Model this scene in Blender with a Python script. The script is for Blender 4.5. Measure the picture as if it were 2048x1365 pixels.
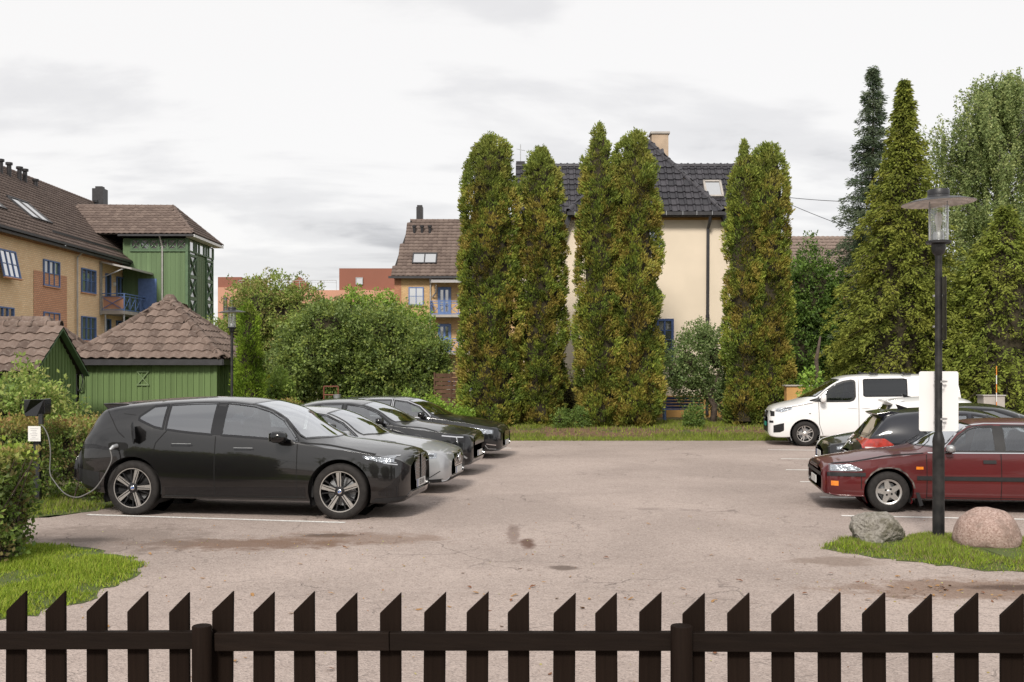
import bpy, bmesh, math, random
import numpy as np
from mathutils import Vector, Matrix
from mathutils.bvhtree import BVHTree

random.seed(7)
RNG = np.random.default_rng(11)
R = math.radians
scene = bpy.context.scene
for o in list(bpy.data.objects):
    bpy.data.objects.remove(o)
COL = scene.collection

# ------------------------------------------------------------------ camera
F_PX, CAM_H, HORIZON = 2100.0, 2.15, 733.0
cam_d = bpy.data.cameras.new('camera')
cam = bpy.data.objects.new('camera', cam_d)
COL.objects.link(cam)
cam.location = (0, 0, CAM_H)
cam.rotation_euler = (R(90), 0, 0)
cam_d.sensor_width = 36.0
cam_d.lens = 36.0 * F_PX / 2048.0
cam_d.shift_y = (HORIZON - 682.5) / 2048.0
cam_d.clip_start = 0.1
cam_d.clip_end = 3000
scene.camera = cam

# ------------------------------------------------------------------ sky, sun, exposure
SUN_EL, SUN_TO = 40.0, Vector((-0.25, -0.97, 0))      # direction towards the sun on the ground plane
world = bpy.data.worlds.new('World')
scene.world = world
world.use_nodes = True
wn, wl = world.node_tree.nodes, world.node_tree.links
wn.clear()
w_out = wn.new('ShaderNodeOutputWorld')
w_bg = wn.new('ShaderNodeBackground')
w_bg.inputs['Strength'].default_value = 1.0
w_sky = wn.new('ShaderNodeTexSky')
w_sky.sky_type = 'NISHITA'
w_sky.sun_disc = False
w_sky.sun_elevation = R(SUN_EL)
w_sky.sun_rotation = math.atan2(SUN_TO.x, SUN_TO.y)
w_dim = wn.new('ShaderNodeVectorMath'); w_dim.operation = 'SCALE'
w_dim.inputs['Scale'].default_value = 0.08
wl.new(w_sky.outputs['Color'], w_dim.inputs[0])
w_tc = wn.new('ShaderNodeTexCoord')
w_sep = wn.new('ShaderNodeSeparateXYZ')
wl.new(w_tc.outputs['Generated'], w_sep.inputs[0])
w_abs = wn.new('ShaderNodeMath'); w_abs.operation = 'ABSOLUTE'
wl.new(w_sep.outputs['Z'], w_abs.inputs[0])
w_add = wn.new('ShaderNodeMath'); w_add.operation = 'ADD'; w_add.inputs[1].default_value = 0.16
wl.new(w_abs.outputs[0], w_add.inputs[0])
w_div = wn.new('ShaderNodeVectorMath'); w_div.operation = 'DIVIDE'
w_cmb = wn.new('ShaderNodeCombineXYZ')
for i in range(3):
    wl.new(w_add.outputs[0], w_cmb.inputs[i])
wl.new(w_tc.outputs['Generated'], w_div.inputs[0])
wl.new(w_cmb.outputs[0], w_div.inputs[1])
w_map = wn.new('ShaderNodeMapping')
w_map.inputs['Location'].default_value = (1.55, 0.35, 0.0)
w_map.inputs['Scale'].default_value = (0.75, 1.15, 0.9)
wl.new(w_div.outputs[0], w_map.inputs['Vector'])
w_noise = wn.new('ShaderNodeTexNoise')
w_noise.inputs['Scale'].default_value = 1.25
w_noise.inputs['Detail'].default_value = 7.0
w_noise.inputs['Roughness'].default_value = 0.52
w_noise.inputs['Distortion'].default_value = 0.35
wl.new(w_map.outputs[0], w_noise.inputs['Vector'])
w_ramp = wn.new('ShaderNodeValToRGB')
w_ramp.color_ramp.interpolation = 'EASE'
e = w_ramp.color_ramp.elements
e[0].position, e[0].color = 0.30, (0.37, 0.365, 0.375, 1)
e[1].position, e[1].color = 0.535, (0.705, 0.692, 0.682, 1)
k = e.new(0.43); k.color = (0.60, 0.59, 0.59, 1)
w_map2 = wn.new('ShaderNodeMapping')
w_map2.inputs['Scale'].default_value = (1.8, 3.2, 2.0)
wl.new(w_div.outputs[0], w_map2.inputs['Vector'])
w_noise2 = wn.new('ShaderNodeTexNoise')
w_noise2.inputs['Scale'].default_value = 1.6
w_noise2.inputs['Detail'].default_value = 6.0
w_noise2.inputs['Distortion'].default_value = 0.6
wl.new(w_map2.outputs[0], w_noise2.inputs['Vector'])
w_mm = wn.new('ShaderNodeMixRGB')
w_mm.inputs['Fac'].default_value = 0.16
wl.new(w_noise.outputs['Fac'], w_mm.inputs['Color1'])
wl.new(w_noise2.outputs['Fac'], w_mm.inputs['Color2'])
wl.new(w_mm.outputs['Color'], w_ramp.inputs['Fac'])
w_mix = wn.new('ShaderNodeMixRGB')
w_mix.inputs['Fac'].default_value = 0.92
wl.new(w_dim.outputs[0], w_mix.inputs['Color1'])
wl.new(w_ramp.outputs['Color'], w_mix.inputs['Color2'])
wl.new(w_mix.outputs['Color'], w_bg.inputs['Color'])
wl.new(w_bg.outputs[0], w_out.inputs['Surface'])

sun_d = bpy.data.lights.new('sun', 'SUN')
sun_d.energy = 2.5
sun_d.angle = R(12)
sun_d.color = (1.0, 0.94, 0.86)
sun = bpy.data.objects.new('sun', sun_d)
COL.objects.link(sun)
_to = SUN_TO.normalized() * math.cos(R(SUN_EL)) + Vector((0, 0, math.sin(R(SUN_EL))))
sun.rotation_euler = _to.to_track_quat('Z', 'Y').to_euler()
sun.location = (-20, -15, 30)

scene.view_settings.view_transform = 'Standard'
scene.view_settings.look = 'None'
scene.view_settings.exposure = 0.52
scene.view_settings.gamma = 1.0
scene.view_settings.use_curve_mapping = False
scene.render.engine = 'CYCLES'
scene.cycles.max_bounces = 6
scene.cycles.transparent_max_bounces = 12

# ------------------------------------------------------------------ helpers
def P(x, y, Y):
    """photo pixel -> world point at depth Y"""
    return Vector(((x - 1024) * Y / F_PX, Y, CAM_H - (y - HORIZON) * Y / F_PX))

def tag(o, label=None, cat=None, group=None, kind=None):
    if label: o['label'] = label
    if cat: o['category'] = cat
    if group: o['group'] = group
    if kind: o['kind'] = kind
    return o

def empty(name, loc=(0, 0, 0), rz=0.0, label=None, cat=None, group=None):
    o = bpy.data.objects.new(name, None)
    o.empty_display_size = 0.2
    COL.objects.link(o)
    o.location = loc
    o.rotation_euler = (0, 0, rz)
    return tag(o, label, cat, group)

def link(name, me, mat=None, parent=None, loc=None):
    o = bpy.data.objects.new(name, me)
    COL.objects.link(o)
    if mat is not None and not me.materials:
        me.materials.append(mat)
    if parent is not None:
        o.parent = parent
    if loc is not None:
        o.location = loc
    return o

def copy_tree(o, parent=None):
    c = o.copy()
    COL.objects.link(c)
    if parent is not None:
        c.parent = parent
    for ch in list(o.children):
        copy_tree(ch, c)
    return c

def np_mesh(name, verts, faces, cols=None, smooth=False):
    """verts (N,3), faces (M,k) numpy -> mesh; cols (N,3) -> point colour attribute 'col'"""
    verts = np.asarray(verts, dtype=np.float32); faces = np.asarray(faces, dtype=np.int32)
    me = bpy.data.meshes.new(name)
    n, (m, k) = len(verts), faces.shape
    me.vertices.add(n); me.vertices.foreach_set('co', verts.ravel())
    me.loops.add(m * k); me.loops.foreach_set('vertex_index', faces.ravel())
    me.polygons.add(m)
    me.polygons.foreach_set('loop_start', np.arange(0, m * k, k, dtype=np.int32))
    me.polygons.foreach_set('loop_total', np.full(m, k, dtype=np.int32))
    me.update(calc_edges=True)
    if smooth:
        me.polygons.foreach_set('use_smooth', np.ones(m, dtype=bool))
    if cols is not None:
        a = me.attributes.new('col', 'FLOAT_COLOR', 'POINT')
        c4 = np.ones((n, 4), dtype=np.float32); c4[:, :3] = cols
        a.data.foreach_set('color', c4.ravel())
    return me

class MB:
    """collects shapes into one mesh"""
    def __init__(self):
        self.v = []; self.f = []; self.mi = []; self.m = 0
    def add(self, vs, fs):
        b = len(self.v)
        self.v += [tuple(p) for p in vs]
        self.f += [tuple(i + b for i in f) for f in fs]
        self.mi += [self.m] * len(fs)
        return self
    def box(self, c, s, rz=0.0, mat=None):
        hx, hy, hz = s[0] / 2, s[1] / 2, s[2] / 2
        vs = [Vector((x, y, z)) for x in (-hx, hx) for y in (-hy, hy) for z in (-hz, hz)]
        M = mat if mat is not None else Matrix.Rotation(rz, 4, 'Z')
        vs = [M @ p + Vector(c) for p in vs]
        return self.add(vs, [(0, 1, 3, 2), (4, 6, 7, 5), (0, 4, 5, 1), (2, 3, 7, 6), (0, 2, 6, 4), (1, 5, 7, 3)])
    def beam(self, a, b, w, h, up=Vector((0, 0, 1))):
        a, b = Vector(a), Vector(b)
        d = (b - a); L = d.length; d.normalize()
        s = d.cross(up)
        if s.length < 1e-4: s = d.cross(Vector((1, 0, 0)))
        s.normalize(); t = s.cross(d)
        vs = []
        for p in (a, b):
            for i, j in ((-1, -1), (1, -1), (1, 1), (-1, 1)):
                vs.append(p + s * (i * w / 2) + t * (j * h / 2))
        return self.add(vs, [(3, 2, 1, 0), (4, 5, 6, 7), (0, 1, 5, 4), (1, 2, 6, 5), (2, 3, 7, 6), (3, 0, 4, 7)])
    def tube(self, path, r, n=8, caps=True):
        path = [Vector(p) for p in path]
        rs = r if isinstance(r, (list, tuple)) else [r] * len(path)
        vs, fs = [], []
        prev = None
        for i, p in enumerate(path):
            d = (path[min(i + 1, len(path) - 1)] - path[max(i - 1, 0)]).normalized()
            if prev is None:
                s = d.cross(Vector((0, 0, 1)))
                if s.length < 1e-3: s = d.cross(Vector((1, 0, 0)))
            else:
                s = prev - d * prev.dot(d)
            s.normalize(); prev = s
            t = d.cross(s)
            for k in range(n):
                a = 2 * math.pi * k / n
                vs.append(p + (s * math.cos(a) + t * math.sin(a)) * rs[i])
        for i in range(len(path) - 1):
            for k in range(n):
                a, b = i * n + k, i * n + (k + 1) % n
                fs.append((a, b, b + n, a + n))
        if caps:
            fs.append(tuple(range(n - 1, -1, -1)))
            fs.append(tuple(range((len(path) - 1) * n, len(path) * n)))
        return self.add(vs, fs)
    def lathe(self, prof, n=24, c=(0, 0, 0), axis='Z'):
        """prof: list of (r, h) along the axis"""
        vs, fs = [], []
        for r, h in prof:
            for k in range(n):
                a = 2 * math.pi * k / n
                x, y = r * math.cos(a), r * math.sin(a)
                if axis == 'Z': q = (x, y, h)
                elif axis == 'Y': q = (x, h, y)
                else: q = (h, x, y)
                vs.append(Vector(q) + Vector(c))
        for i in range(len(prof) - 1):
            for k in range(n):
                a, b = i * n + k, i * n + (k + 1) % n
                fs.append((a, b, b + n, a + n))
        return self.add(vs, fs)
    def prism(self, poly, d):
        """closed polygon (list of 3D points) extruded by the vector d"""
        poly = [Vector(p) for p in poly]; d = Vector(d); n = len(poly)
        vs = poly + [p + d for p in poly]
        fs = [tuple(range(n - 1, -1, -1)), tuple(range(n, 2 * n))]
        fs += [(i, (i + 1) % n, (i + 1) % n + n, i + n) for i in range(n)]
        return self.add(vs, fs)
    def quad(self, a, b, c, d):
        return self.add([a, b, c, d], [(0, 1, 2, 3)])
    def build(self, name, mats, parent=None, origin=None, smooth=False, angle=None, fix=True):
        me = bpy.data.meshes.new(name)
        me.from_pydata([tuple(p) for p in self.v], [], self.f)
        if not isinstance(mats, (list, tuple)): mats = [mats]
        for m in mats: me.materials.append(m)
        if len(mats) > 1:
            me.polygons.foreach_set('material_index', self.mi)
        if fix:
            bm = bmesh.new(); bm.from_mesh(me)
            bmesh.ops.recalc_face_normals(bm, faces=bm.faces)
            bm.to_mesh(me); bm.free()
        if origin is not None:
            me.transform(Matrix.Translation(-Vector(origin)))
        if smooth or angle:
            me.shade_smooth()
            if angle: me.set_sharp_from_angle(angle=R(angle))
        me.update()
        return link(name, me, None, parent)

def base_of(e):
    return e.location if e is not None else Vector((0, 0, 0))

def bevel(o, w, seg=2):
    m = o.modifiers.new('bevel', 'BEVEL'); m.width = w; m.segments = seg; m.limit_method = 'ANGLE'; m.angle_limit = R(40)
    return o

# ------------------------------------------------------------------ materials
def _tree(name):
    m = bpy.data.materials.new(name); m.use_nodes = True
    nt = m.node_tree
    return m, nt, nt.nodes['Principled BSDF']

def mat(name, col, rough=0.6, metal=0.0, var=0.12, scale=6.0, bump=0.0, bscale=60.0, spec=0.5, coat=0.0, col2=None, emit=None, detail=5.0):
    m, nt, b = _tree(name)
    n, l = nt.nodes, nt.links
    c = tuple(col) + (1,)
    b.inputs['Roughness'].default_value = rough
    b.inputs['Metallic'].default_value = metal
    b.inputs['Specular IOR Level'].default_value = spec
    if coat:
        b.inputs['Coat Weight'].default_value = coat
        b.inputs['Coat Roughness'].default_value = 0.04
    tc = n.new('ShaderNodeTexCoord')
    if var or col2:
        nz = n.new('ShaderNodeTexNoise'); nz.inputs['Scale'].default_value = scale; nz.inputs['Detail'].default_value = detail
        l.new(tc.outputs['Object'], nz.inputs['Vector'])
        mx = n.new('ShaderNodeMixRGB')
        a = tuple(x * (1 - var) for x in col) + (1,)
        d = tuple(min(1, x * (1 + var)) for x in col) + (1,)
        if col2: d = tuple(col2) + (1,)
        mx.inputs['Color1'].default_value = a; mx.inputs['Color2'].default_value = d
        rp = n.new('ShaderNodeValToRGB')
        rp.color_ramp.elements[0].position = 0.35; rp.color_ramp.elements[1].position = 0.65
        l.new(nz.outputs['Fac'], rp.inputs['Fac']); l.new(rp.outputs['Color'], mx.inputs['Fac'])
        l.new(mx.outputs['Color'], b.inputs['Base Color'])
    else:
        b.inputs['Base Color'].default_value = c
    if bump:
        nb = n.new('ShaderNodeTexNoise'); nb.inputs['Scale'].default_value = bscale; nb.inputs['Detail'].default_value = 6
        l.new(tc.outputs['Object'], nb.inputs['Vector'])
        bp = n.new('ShaderNodeBump'); bp.inputs['Strength'].default_value = bump; bp.inputs['Distance'].default_value = 0.02
        l.new(nb.outputs['Fac'], bp.inputs['Height']); l.new(bp.outputs['Normal'], b.inputs['Normal'])
    if emit:
        b.inputs['Emission Color'].default_value = tuple(emit[:3]) + (1,); b.inputs['Emission Strength'].default_value = emit[3]
    return m

def wood_mat(name, col, col2, axis='Z', rough=0.65, stretch=14.0, bump=0.25, spec=0.25):
    """painted or stained boards with grain along one axis"""
    m, nt, b = _tree(name)
    n, l = nt.nodes, nt.links
    tc = n.new('ShaderNodeTexCoord'); mp = n.new('ShaderNodeMapping')
    s = [stretch] * 3; s['XYZ'.index(axis)] = 0.9
    mp.inputs['Scale'].default_value = s
    l.new(tc.outputs['Object'], mp.inputs['Vector'])
    nz = n.new('ShaderNodeTexNoise'); nz.inputs['Scale'].default_value = 2.2; nz.inputs['Detail'].default_value = 8
    nz.inputs['Roughness'].default_value = 0.6
    l.new(mp.outputs[0], nz.inputs['Vector'])
    mx = n.new('ShaderNodeMixRGB'); mx.inputs['Color1'].default_value = tuple(col) + (1,); mx.inputs['Color2'].default_value = tuple(col2) + (1,)
    l.new(nz.outputs['Fac'], mx.inputs['Fac'])
    oi = n.new('ShaderNodeObjectInfo'); hs = n.new('ShaderNodeHueSaturation')
    mr = n.new('ShaderNodeMapRange'); mr.inputs['To Min'].default_value = 0.86; mr.inputs['To Max'].default_value = 1.12
    l.new(oi.outputs['Random'], mr.inputs['Value']); l.new(mr.outputs[0], hs.inputs['Value'])
    l.new(mx.outputs['Color'], hs.inputs['Color']); l.new(hs.outputs['Color'], b.inputs['Base Color'])
    b.inputs['Roughness'].default_value = rough; b.inputs['Specular IOR Level'].default_value = spec
    bp = n.new('ShaderNodeBump'); bp.inputs['Strength'].default_value = bump; bp.inputs['Distance'].default_value = 0.01
    l.new(nz.outputs['Fac'], bp.inputs['Height']); l.new(bp.outputs['Normal'], b.inputs['Normal'])
    return m

def brick_mat(name, c1, c2, mortar, axis='Y', bw=0.25, bh=0.10):
    """small bricks on a wall lying along the given world axis"""
    m, nt, b = _tree(name)
    n, l = nt.nodes, nt.links
    tc = n.new('ShaderNodeTexCoord'); sp = n.new('ShaderNodeSeparateXYZ'); cb = n.new('ShaderNodeCombineXYZ')
    l.new(tc.outputs['Object'], sp.inputs[0])
    l.new(sp.outputs[axis], cb.inputs['X']); l.new(sp.outputs['Z'], cb.inputs['Y'])
    br = n.new('ShaderNodeTexBrick')
    br.inputs['Color1'].default_value = tuple(c1) + (1,); br.inputs['Color2'].default_value = tuple(c2) + (1,)
    br.inputs['Mortar'].default_value = tuple(mortar) + (1,)
    br.inputs['Scale'].default_value = 1.0; br.inputs['Brick Width'].default_value = bw; br.inputs['Row Height'].default_value = bh
    br.inputs['Mortar Size'].default_value = 0.014; br.inputs['Mortar Smooth'].default_value = 0.2
    l.new(cb.outputs[0], br.inputs['Vector'])
    nz = n.new('ShaderNodeTexNoise'); nz.inputs['Scale'].default_value = 0.9; nz.inputs['Detail'].default_value = 6
    l.new(tc.outputs['Object'], nz.inputs['Vector'])
    hs = n.new('ShaderNodeHueSaturation'); mr = n.new('ShaderNodeMapRange')
    mr.inputs['To Min'].default_value = 0.88; mr.inputs['To Max'].default_value = 1.12
    l.new(nz.outputs['Fac'], mr.inputs['Value']); l.new(mr.outputs[0], hs.inputs['Value'])
    l.new(br.outputs['Color'], hs.inputs['Color']); l.new(hs.outputs['Color'], b.inputs['Base Color'])
    b.inputs['Roughness'].default_value = 0.85
    bp = n.new('ShaderNodeBump'); bp.inputs['Strength'].default_value = 0.6; bp.inputs['Distance'].default_value = 0.01; bp.invert = True
    l.new(br.outputs['Fac'], bp.inputs['Height']); l.new(bp.outputs['Normal'], b.inputs['Normal'])
    return m

def tile_mat(name, col, col2, rough=0.75, spec=0.4, lichen=None):
    """roof tiles: each object (or each island) a little different, plus weathering"""
    m, nt, b = _tree(name)
    n, l = nt.nodes, nt.links
    tc = n.new('ShaderNodeTexCoord'); geo = n.new('ShaderNodeNewGeometry'); oi = n.new('ShaderNodeObjectInfo')
    ad = n.new('ShaderNodeMath'); ad.operation = 'ADD'; l.new(oi.outputs['Random'], ad.inputs[0]); l.new(geo.outputs['Random Per Island'], ad.inputs[1])
    fr = n.new('ShaderNodeMath'); fr.operation = 'FRACT'; l.new(ad.outputs[0], fr.inputs[0])
    mx = n.new('ShaderNodeMixRGB'); mx.inputs['Color1'].default_value = tuple(col) + (1,); mx.inputs['Color2'].default_value = tuple(col2) + (1,)
    l.new(fr.outputs[0], mx.inputs['Fac'])
    nz = n.new('ShaderNodeTexNoise'); nz.inputs['Scale'].default_value = 14; nz.inputs['Detail'].default_value = 8; nz.inputs['Roughness'].default_value = 0.7
    l.new(geo.outputs['Position'], nz.inputs['Vector'])
    rp = n.new('ShaderNodeValToRGB'); rp.color_ramp.elements[0].position = 0.52; rp.color_ramp.elements[1].position = 0.72
    l.new(nz.outputs['Fac'], rp.inputs['Fac'])
    m2 = n.new('ShaderNodeMixRGB'); m2.inputs['Color2'].default_value = tuple(lichen or [c * 1.5 for c in col2]) + (1,)
    ml = n.new('ShaderNodeMath'); ml.operation = 'MULTIPLY'; ml.inputs[1].default_value = 0.55
    l.new(rp.outputs['Color'], ml.inputs[0]); l.new(ml.outputs[0], m2.inputs['Fac']); l.new(mx.outputs['Color'], m2.inputs['Color1'])
    l.new(m2.outputs['Color'], b.inputs['Base Color'])
    b.inputs['Roughness'].default_value = rough; b.inputs['Specular IOR Level'].default_value = spec
    bp = n.new('ShaderNodeBump'); bp.inputs['Strength'].default_value = 0.25; bp.inputs['Distance'].default_value = 0.01
    l.new(nz.outputs['Fac'], bp.inputs['Height']); l.new(bp.outputs['Normal'], b.inputs['Normal'])
    return m

def leaf_mat(name, trans=0.3, rough=0.55, spec=0.35):
    m, nt, b = _tree(name)
    n, l = nt.nodes, nt.links
    at = n.new('ShaderNodeAttribute'); at.attribute_name = 'col'
    l.new(at.outputs['Color'], b.inputs['Base Color'])
    b.inputs['Roughness'].default_value = rough; b.inputs['Specular IOR Level'].default_value = spec
    tr = n.new('ShaderNodeBsdfTranslucent')
    l.new(at.outputs['Color'], tr.inputs['Color'])
    mx = n.new('ShaderNodeMixShader'); mx.inputs['Fac'].default_value = trans
    l.new(b.outputs[0], mx.inputs[1]); l.new(tr.outputs[0], mx.inputs[2])
    l.new(mx.outputs[0], n['Material Output'].inputs['Surface'])
    return m

def glass_mat(name, tint=(0.35, 0.38, 0.4), refl=0.22, edge=0.5, rough=0.015):
    """window glass: tinted see-through plus mirror-like sky reflection"""
    m, nt, b = _tree(name)
    n, l = nt.nodes, nt.links
    n.remove(b)
    tr = n.new('ShaderNodeBsdfTransparent'); tr.inputs['Color'].default_value = tuple(tint) + (1,)
    gl = n.new('ShaderNodeBsdfGlossy'); gl.inputs['Roughness'].default_value = rough; gl.inputs['Color'].default_value = (0.95, 0.97, 1, 1)
    lw = n.new('ShaderNodeLayerWeight'); lw.inputs['Blend'].default_value = 0.35
    mr = n.new('ShaderNodeMapRange'); mr.inputs['To Min'].default_value = refl; mr.inputs['To Max'].default_value = min(1.0, refl + edge)
    l.new(lw.outputs['Facing'], mr.inputs['Value'])
    mx = n.new('ShaderNodeMixShader')
    l.new(mr.outputs[0], mx.inputs['Fac']); l.new(tr.outputs[0], mx.inputs[1]); l.new(gl.outputs[0], mx.inputs[2])
    l.new(mx.outputs[0], n['Material Output'].inputs['Surface'])
    return m

def pane_mat(name, col=(0.05, 0.06, 0.07), refl=0.35):
    """building window pane: dark room behind, sky mirrored in front"""
    m, nt, b = _tree(name)
    n, l = nt.nodes, nt.links
    b.inputs['Base Color'].default_value = tuple(col) + (1,); b.inputs['Roughness'].default_value = 0.4
    gl = n.new('ShaderNodeBsdfGlossy'); gl.inputs['Roughness'].default_value = 0.03
    mx = n.new('ShaderNodeMixShader'); mx.inputs['Fac'].default_value = refl
    l.new(b.outputs[0], mx.inputs[1]); l.new(gl.outputs[0], mx.inputs[2])
    l.new(mx.outputs[0], n['Material Output'].inputs['Surface'])
    return m
# ------------------------------------------------------------------ shared materials
M_fence = wood_mat('fence_wood', (0.005, 0.003, 0.0022), (0.020, 0.0125, 0.009), 'Z', spec=.06, rough=0.75, stretch=18)
M_rail = wood_mat('rail_wood', (0.006, 0.0038, 0.003), (0.017, 0.011, 0.008), 'X', spec=.10, rough=0.7, stretch=18)
M_black_metal = mat('black_metal', (0.018, 0.018, 0.02), 0.42, 0.0, 0.35, 9, 0.08, 90, spec=0.5)
M_pole = mat('pole_paint', (0.012, 0.012, 0.013), 0.55, 0.0, 0.5, 7, 0.12, 60, spec=0.35, col2=(0.028, 0.026, 0.025))
M_zinc = mat('zinc', (0.55, 0.55, 0.55), 0.35, 0.9, 0.1, 20)
M_galv = mat('galvanised', (0.36, 0.37, 0.38), 0.5, 0.6, 0.15, 12)
M_white_paint = mat('white_paint', (0.72, 0.71, 0.69), 0.5, 0.0, 0.04, 3)
M_sign_back = mat('sign_back', (0.80, 0.785, 0.78), 0.5, 0.0, 0.025, 2.5)
M_line = mat('line_paint', (0.74, 0.73, 0.70), 0.7, 0.0, 0.25, 30, 0.2, 150)
M_soil = mat('soil', (0.11, 0.075, 0.05), 0.95, 0, 0.35, 18, 0.5, 40)

def v_dot_mask(n, l, pos, cx, cy, rx, ry, dist):
    """soft spot of irregular outline round (cx, cy)"""
    sb = n.new('ShaderNodeVectorMath'); sb.operation = 'SUBTRACT'; sb.inputs[1].default_value = (cx, cy, 0)
    l.new(pos, sb.inputs[0])
    ml = n.new('ShaderNodeVectorMath'); ml.operation = 'MULTIPLY'; ml.inputs[1].default_value = (1 / rx, 1 / ry, 0)
    l.new(sb.outputs[0], ml.inputs[0])
    ln = n.new('ShaderNodeVectorMath'); ln.operation = 'LENGTH'; l.new(ml.outputs[0], ln.inputs[0])
    nz = n.new('ShaderNodeTexNoise'); nz.inputs['Scale'].default_value = 3.4; nz.inputs['Detail'].default_value = 9; nz.inputs['Roughness'].default_value = 0.68
    l.new(pos, nz.inputs['Vector'])
    ad = n.new('ShaderNodeMath'); ad.operation = 'MULTIPLY_ADD'; ad.inputs[1].default_value = dist * 2.6
    l.new(nz.outputs['Fac'], ad.inputs[0]); l.new(ln.outputs['Value'], ad.inputs[2])
    mr = n.new('ShaderNodeMapRange'); mr.interpolation_type = 'SMOOTHSTEP'
    mr.inputs['From Min'].default_value = 0.55 + dist * 1.3; mr.inputs['From Max'].default_value = 1.25 + dist * 1.3
    mr.inputs['To Min'].default_value = 1; mr.inputs['To Max'].default_value = 0
    l.new(ad.outputs[0], mr.inputs['Value'])
    return mr.outputs[0]

def asphalt_mat():
    m, nt, b = _tree('old_asphalt')
    n, l = nt.nodes, nt.links
    tc = n.new('ShaderNodeTexCoord'); pos = tc.outputs['Object']
    def noise(s, d=6, r=0.6, dist=0):
        z = n.new('ShaderNodeTexNoise'); z.inputs['Scale'].default_value = s; z.inputs['Detail'].default_value = d
        z.inputs['Roughness'].default_value = r; z.inputs['Distortion'].default_value = dist
        l.new(pos, z.inputs['Vector']); return z.outputs['Fac']
    def mixc(fac, a, c):
        x = n.new('ShaderNodeMixRGB')
        l.new(fac, x.inputs['Fac'])
        for s, q in (('Color1', a), ('Color2', c)):
            if isinstance(q, tuple): x.inputs[s].default_value = q + (1,)
            else: l.new(q, x.inputs[s])
        return x.outputs['Color']
    def ramp(v, a, c):
        r = n.new('ShaderNodeMapRange'); r.inputs['From Min'].default_value = a; r.inputs['From Max'].default_value = c
        l.new(v, r.inputs['Value']); return r.outputs[0]
    def mul(v, k):
        q = n.new('ShaderNodeMath'); q.operation = 'MULTIPLY'; l.new(v, q.inputs[0])
        if isinstance(k, float): q.inputs[1].default_value = k
        else: l.new(k, q.inputs[1])
        return q.outputs[0]
    big = ramp(noise(0.35, 5, 0.55, 0.4), 0.38, 0.64)
    c = mixc(big, (0.315, 0.258, 0.229), (0.415, 0.342, 0.305))
    vor = n.new('ShaderNodeTexVoronoi'); vor.inputs['Scale'].default_value = 62; l.new(pos, vor.inputs['Vector'])
    stone = n.new('ShaderNodeSeparateColor'); l.new(vor.outputs['Color'], stone.inputs[0])
    c = mixc(mul(ramp(stone.outputs[0], 0.55, 1.0), 0.3), c, (0.62, 0.53, 0.48))
    c = mixc(mul(ramp(stone.outputs[1], 0.6, 1.0), 0.5), c, (0.13, 0.105, 0.095))
    c = mixc(mul(ramp(noise(5.5, 8, 0.7), 0.50, 0.72), 0.5), c, (0.26, 0.205, 0.18))
    # cracks, only where the surface is worn
    v2 = n.new('ShaderNodeTexVoronoi'); v2.feature = 'DISTANCE_TO_EDGE'; v2.inputs['Scale'].default_value = 1.35
    wob = n.new('ShaderNodeVectorMath'); wob.operation = 'MULTIPLY_ADD'; wob.inputs[1].default_value = (0.55, 0.55, 0)
    nzc = n.new('ShaderNodeTexNoise'); nzc.inputs['Scale'].default_value = 2.6; nzc.inputs['Detail'].default_value = 8; l.new(pos, nzc.inputs['Vector'])
    l.new(nzc.outputs['Color'], wob.inputs[0]); l.new(pos, wob.inputs[2]); l.new(wob.outputs[0], v2.inputs['Vector'])
    crack = n.new('ShaderNodeMapRange'); crack.inputs['From Min'].default_value = 0.004; crack.inputs['From Max'].default_value = 0.016
    crack.inputs['To Min'].default_value = 1; crack.inputs['To Max'].default_value = 0
    l.new(v2.outputs['Distance'], crack.inputs['Value'])
    cm = mul(crack.outputs[0], ramp(noise(0.55, 4), 0.50, 0.64))
    c = mixc(mul(cm, 0.5), c, (0.085, 0.066, 0.058))
    # wet rust-brown dirt beside the first bay, oil, leaf litter rot
    for cx, cy, rx, ry, dist, col, k in (
            (-3.3, 12.7, 1.35, 0.42, 0.9, (0.135, 0.075, 0.045), 0.75), (-2.35, 13.35, 0.40, 0.17, 0.7, (0.05, 0.036, 0.03), 0.85),
            (-5.2, 13.0, 1.5, 1.3, 0.9, (0.16, 0.125, 0.105), 0.6), (-5.3, 13.0, 0.5, 0.16, 0.9, (0.10, 0.075, 0.06), 0.5),
            (-2.0, 13.1, 1.2, 0.5, 1.0, (0.17, 0.105, 0.07), 0.5),
            (0.19, 12.75, 0.10, 0.42, 0.7, (0.085, 0.038, 0.022), 0.85), (0.02, 13.5, 0.09, 0.8, 0.8, (0.17, 0.12, 0.1), 0.7),
            (0.56, 11.2, 0.18, 0.14, 0.7, (0.08, 0.055, 0.042), 0.75), (4.4, 10.1, 1.3, 0.5, 0.9, (0.15, 0.085, 0.05), 0.65),
            (5.0, 10.2, 0.7, 0.14, 0.6, (0.06, 0.035, 0.025), 0.8), (3.6, 11.6, 0.5, 0.3, 0.8, (0.18, 0.13, 0.1), 0.6)):
        c = mixc(mul(v_dot_mask(n, l, pos, cx, cy, rx, ry, dist), k), c, col)
    l.new(c, b.inputs['Base Color'])
    b.inputs['Roughness'].default_value = 0.88
    b.inputs['Specular IOR Level'].default_value = 0.3
    bp = n.new('ShaderNodeBump'); bp.inputs['Strength'].default_value = 0.55; bp.inputs['Distance'].default_value = 0.012
    l.new(vor.outputs['Distance'], bp.inputs['Height'])
    b2 = n.new('ShaderNodeBump'); b2.inputs['Strength'].default_value = 0.35; b2.inputs['Distance'].default_value = 0.05
    l.new(noise(7, 8, 0.65), b2.inputs['Height']); l.new(bp.outputs['Normal'], b2.inputs['Normal'])
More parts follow.
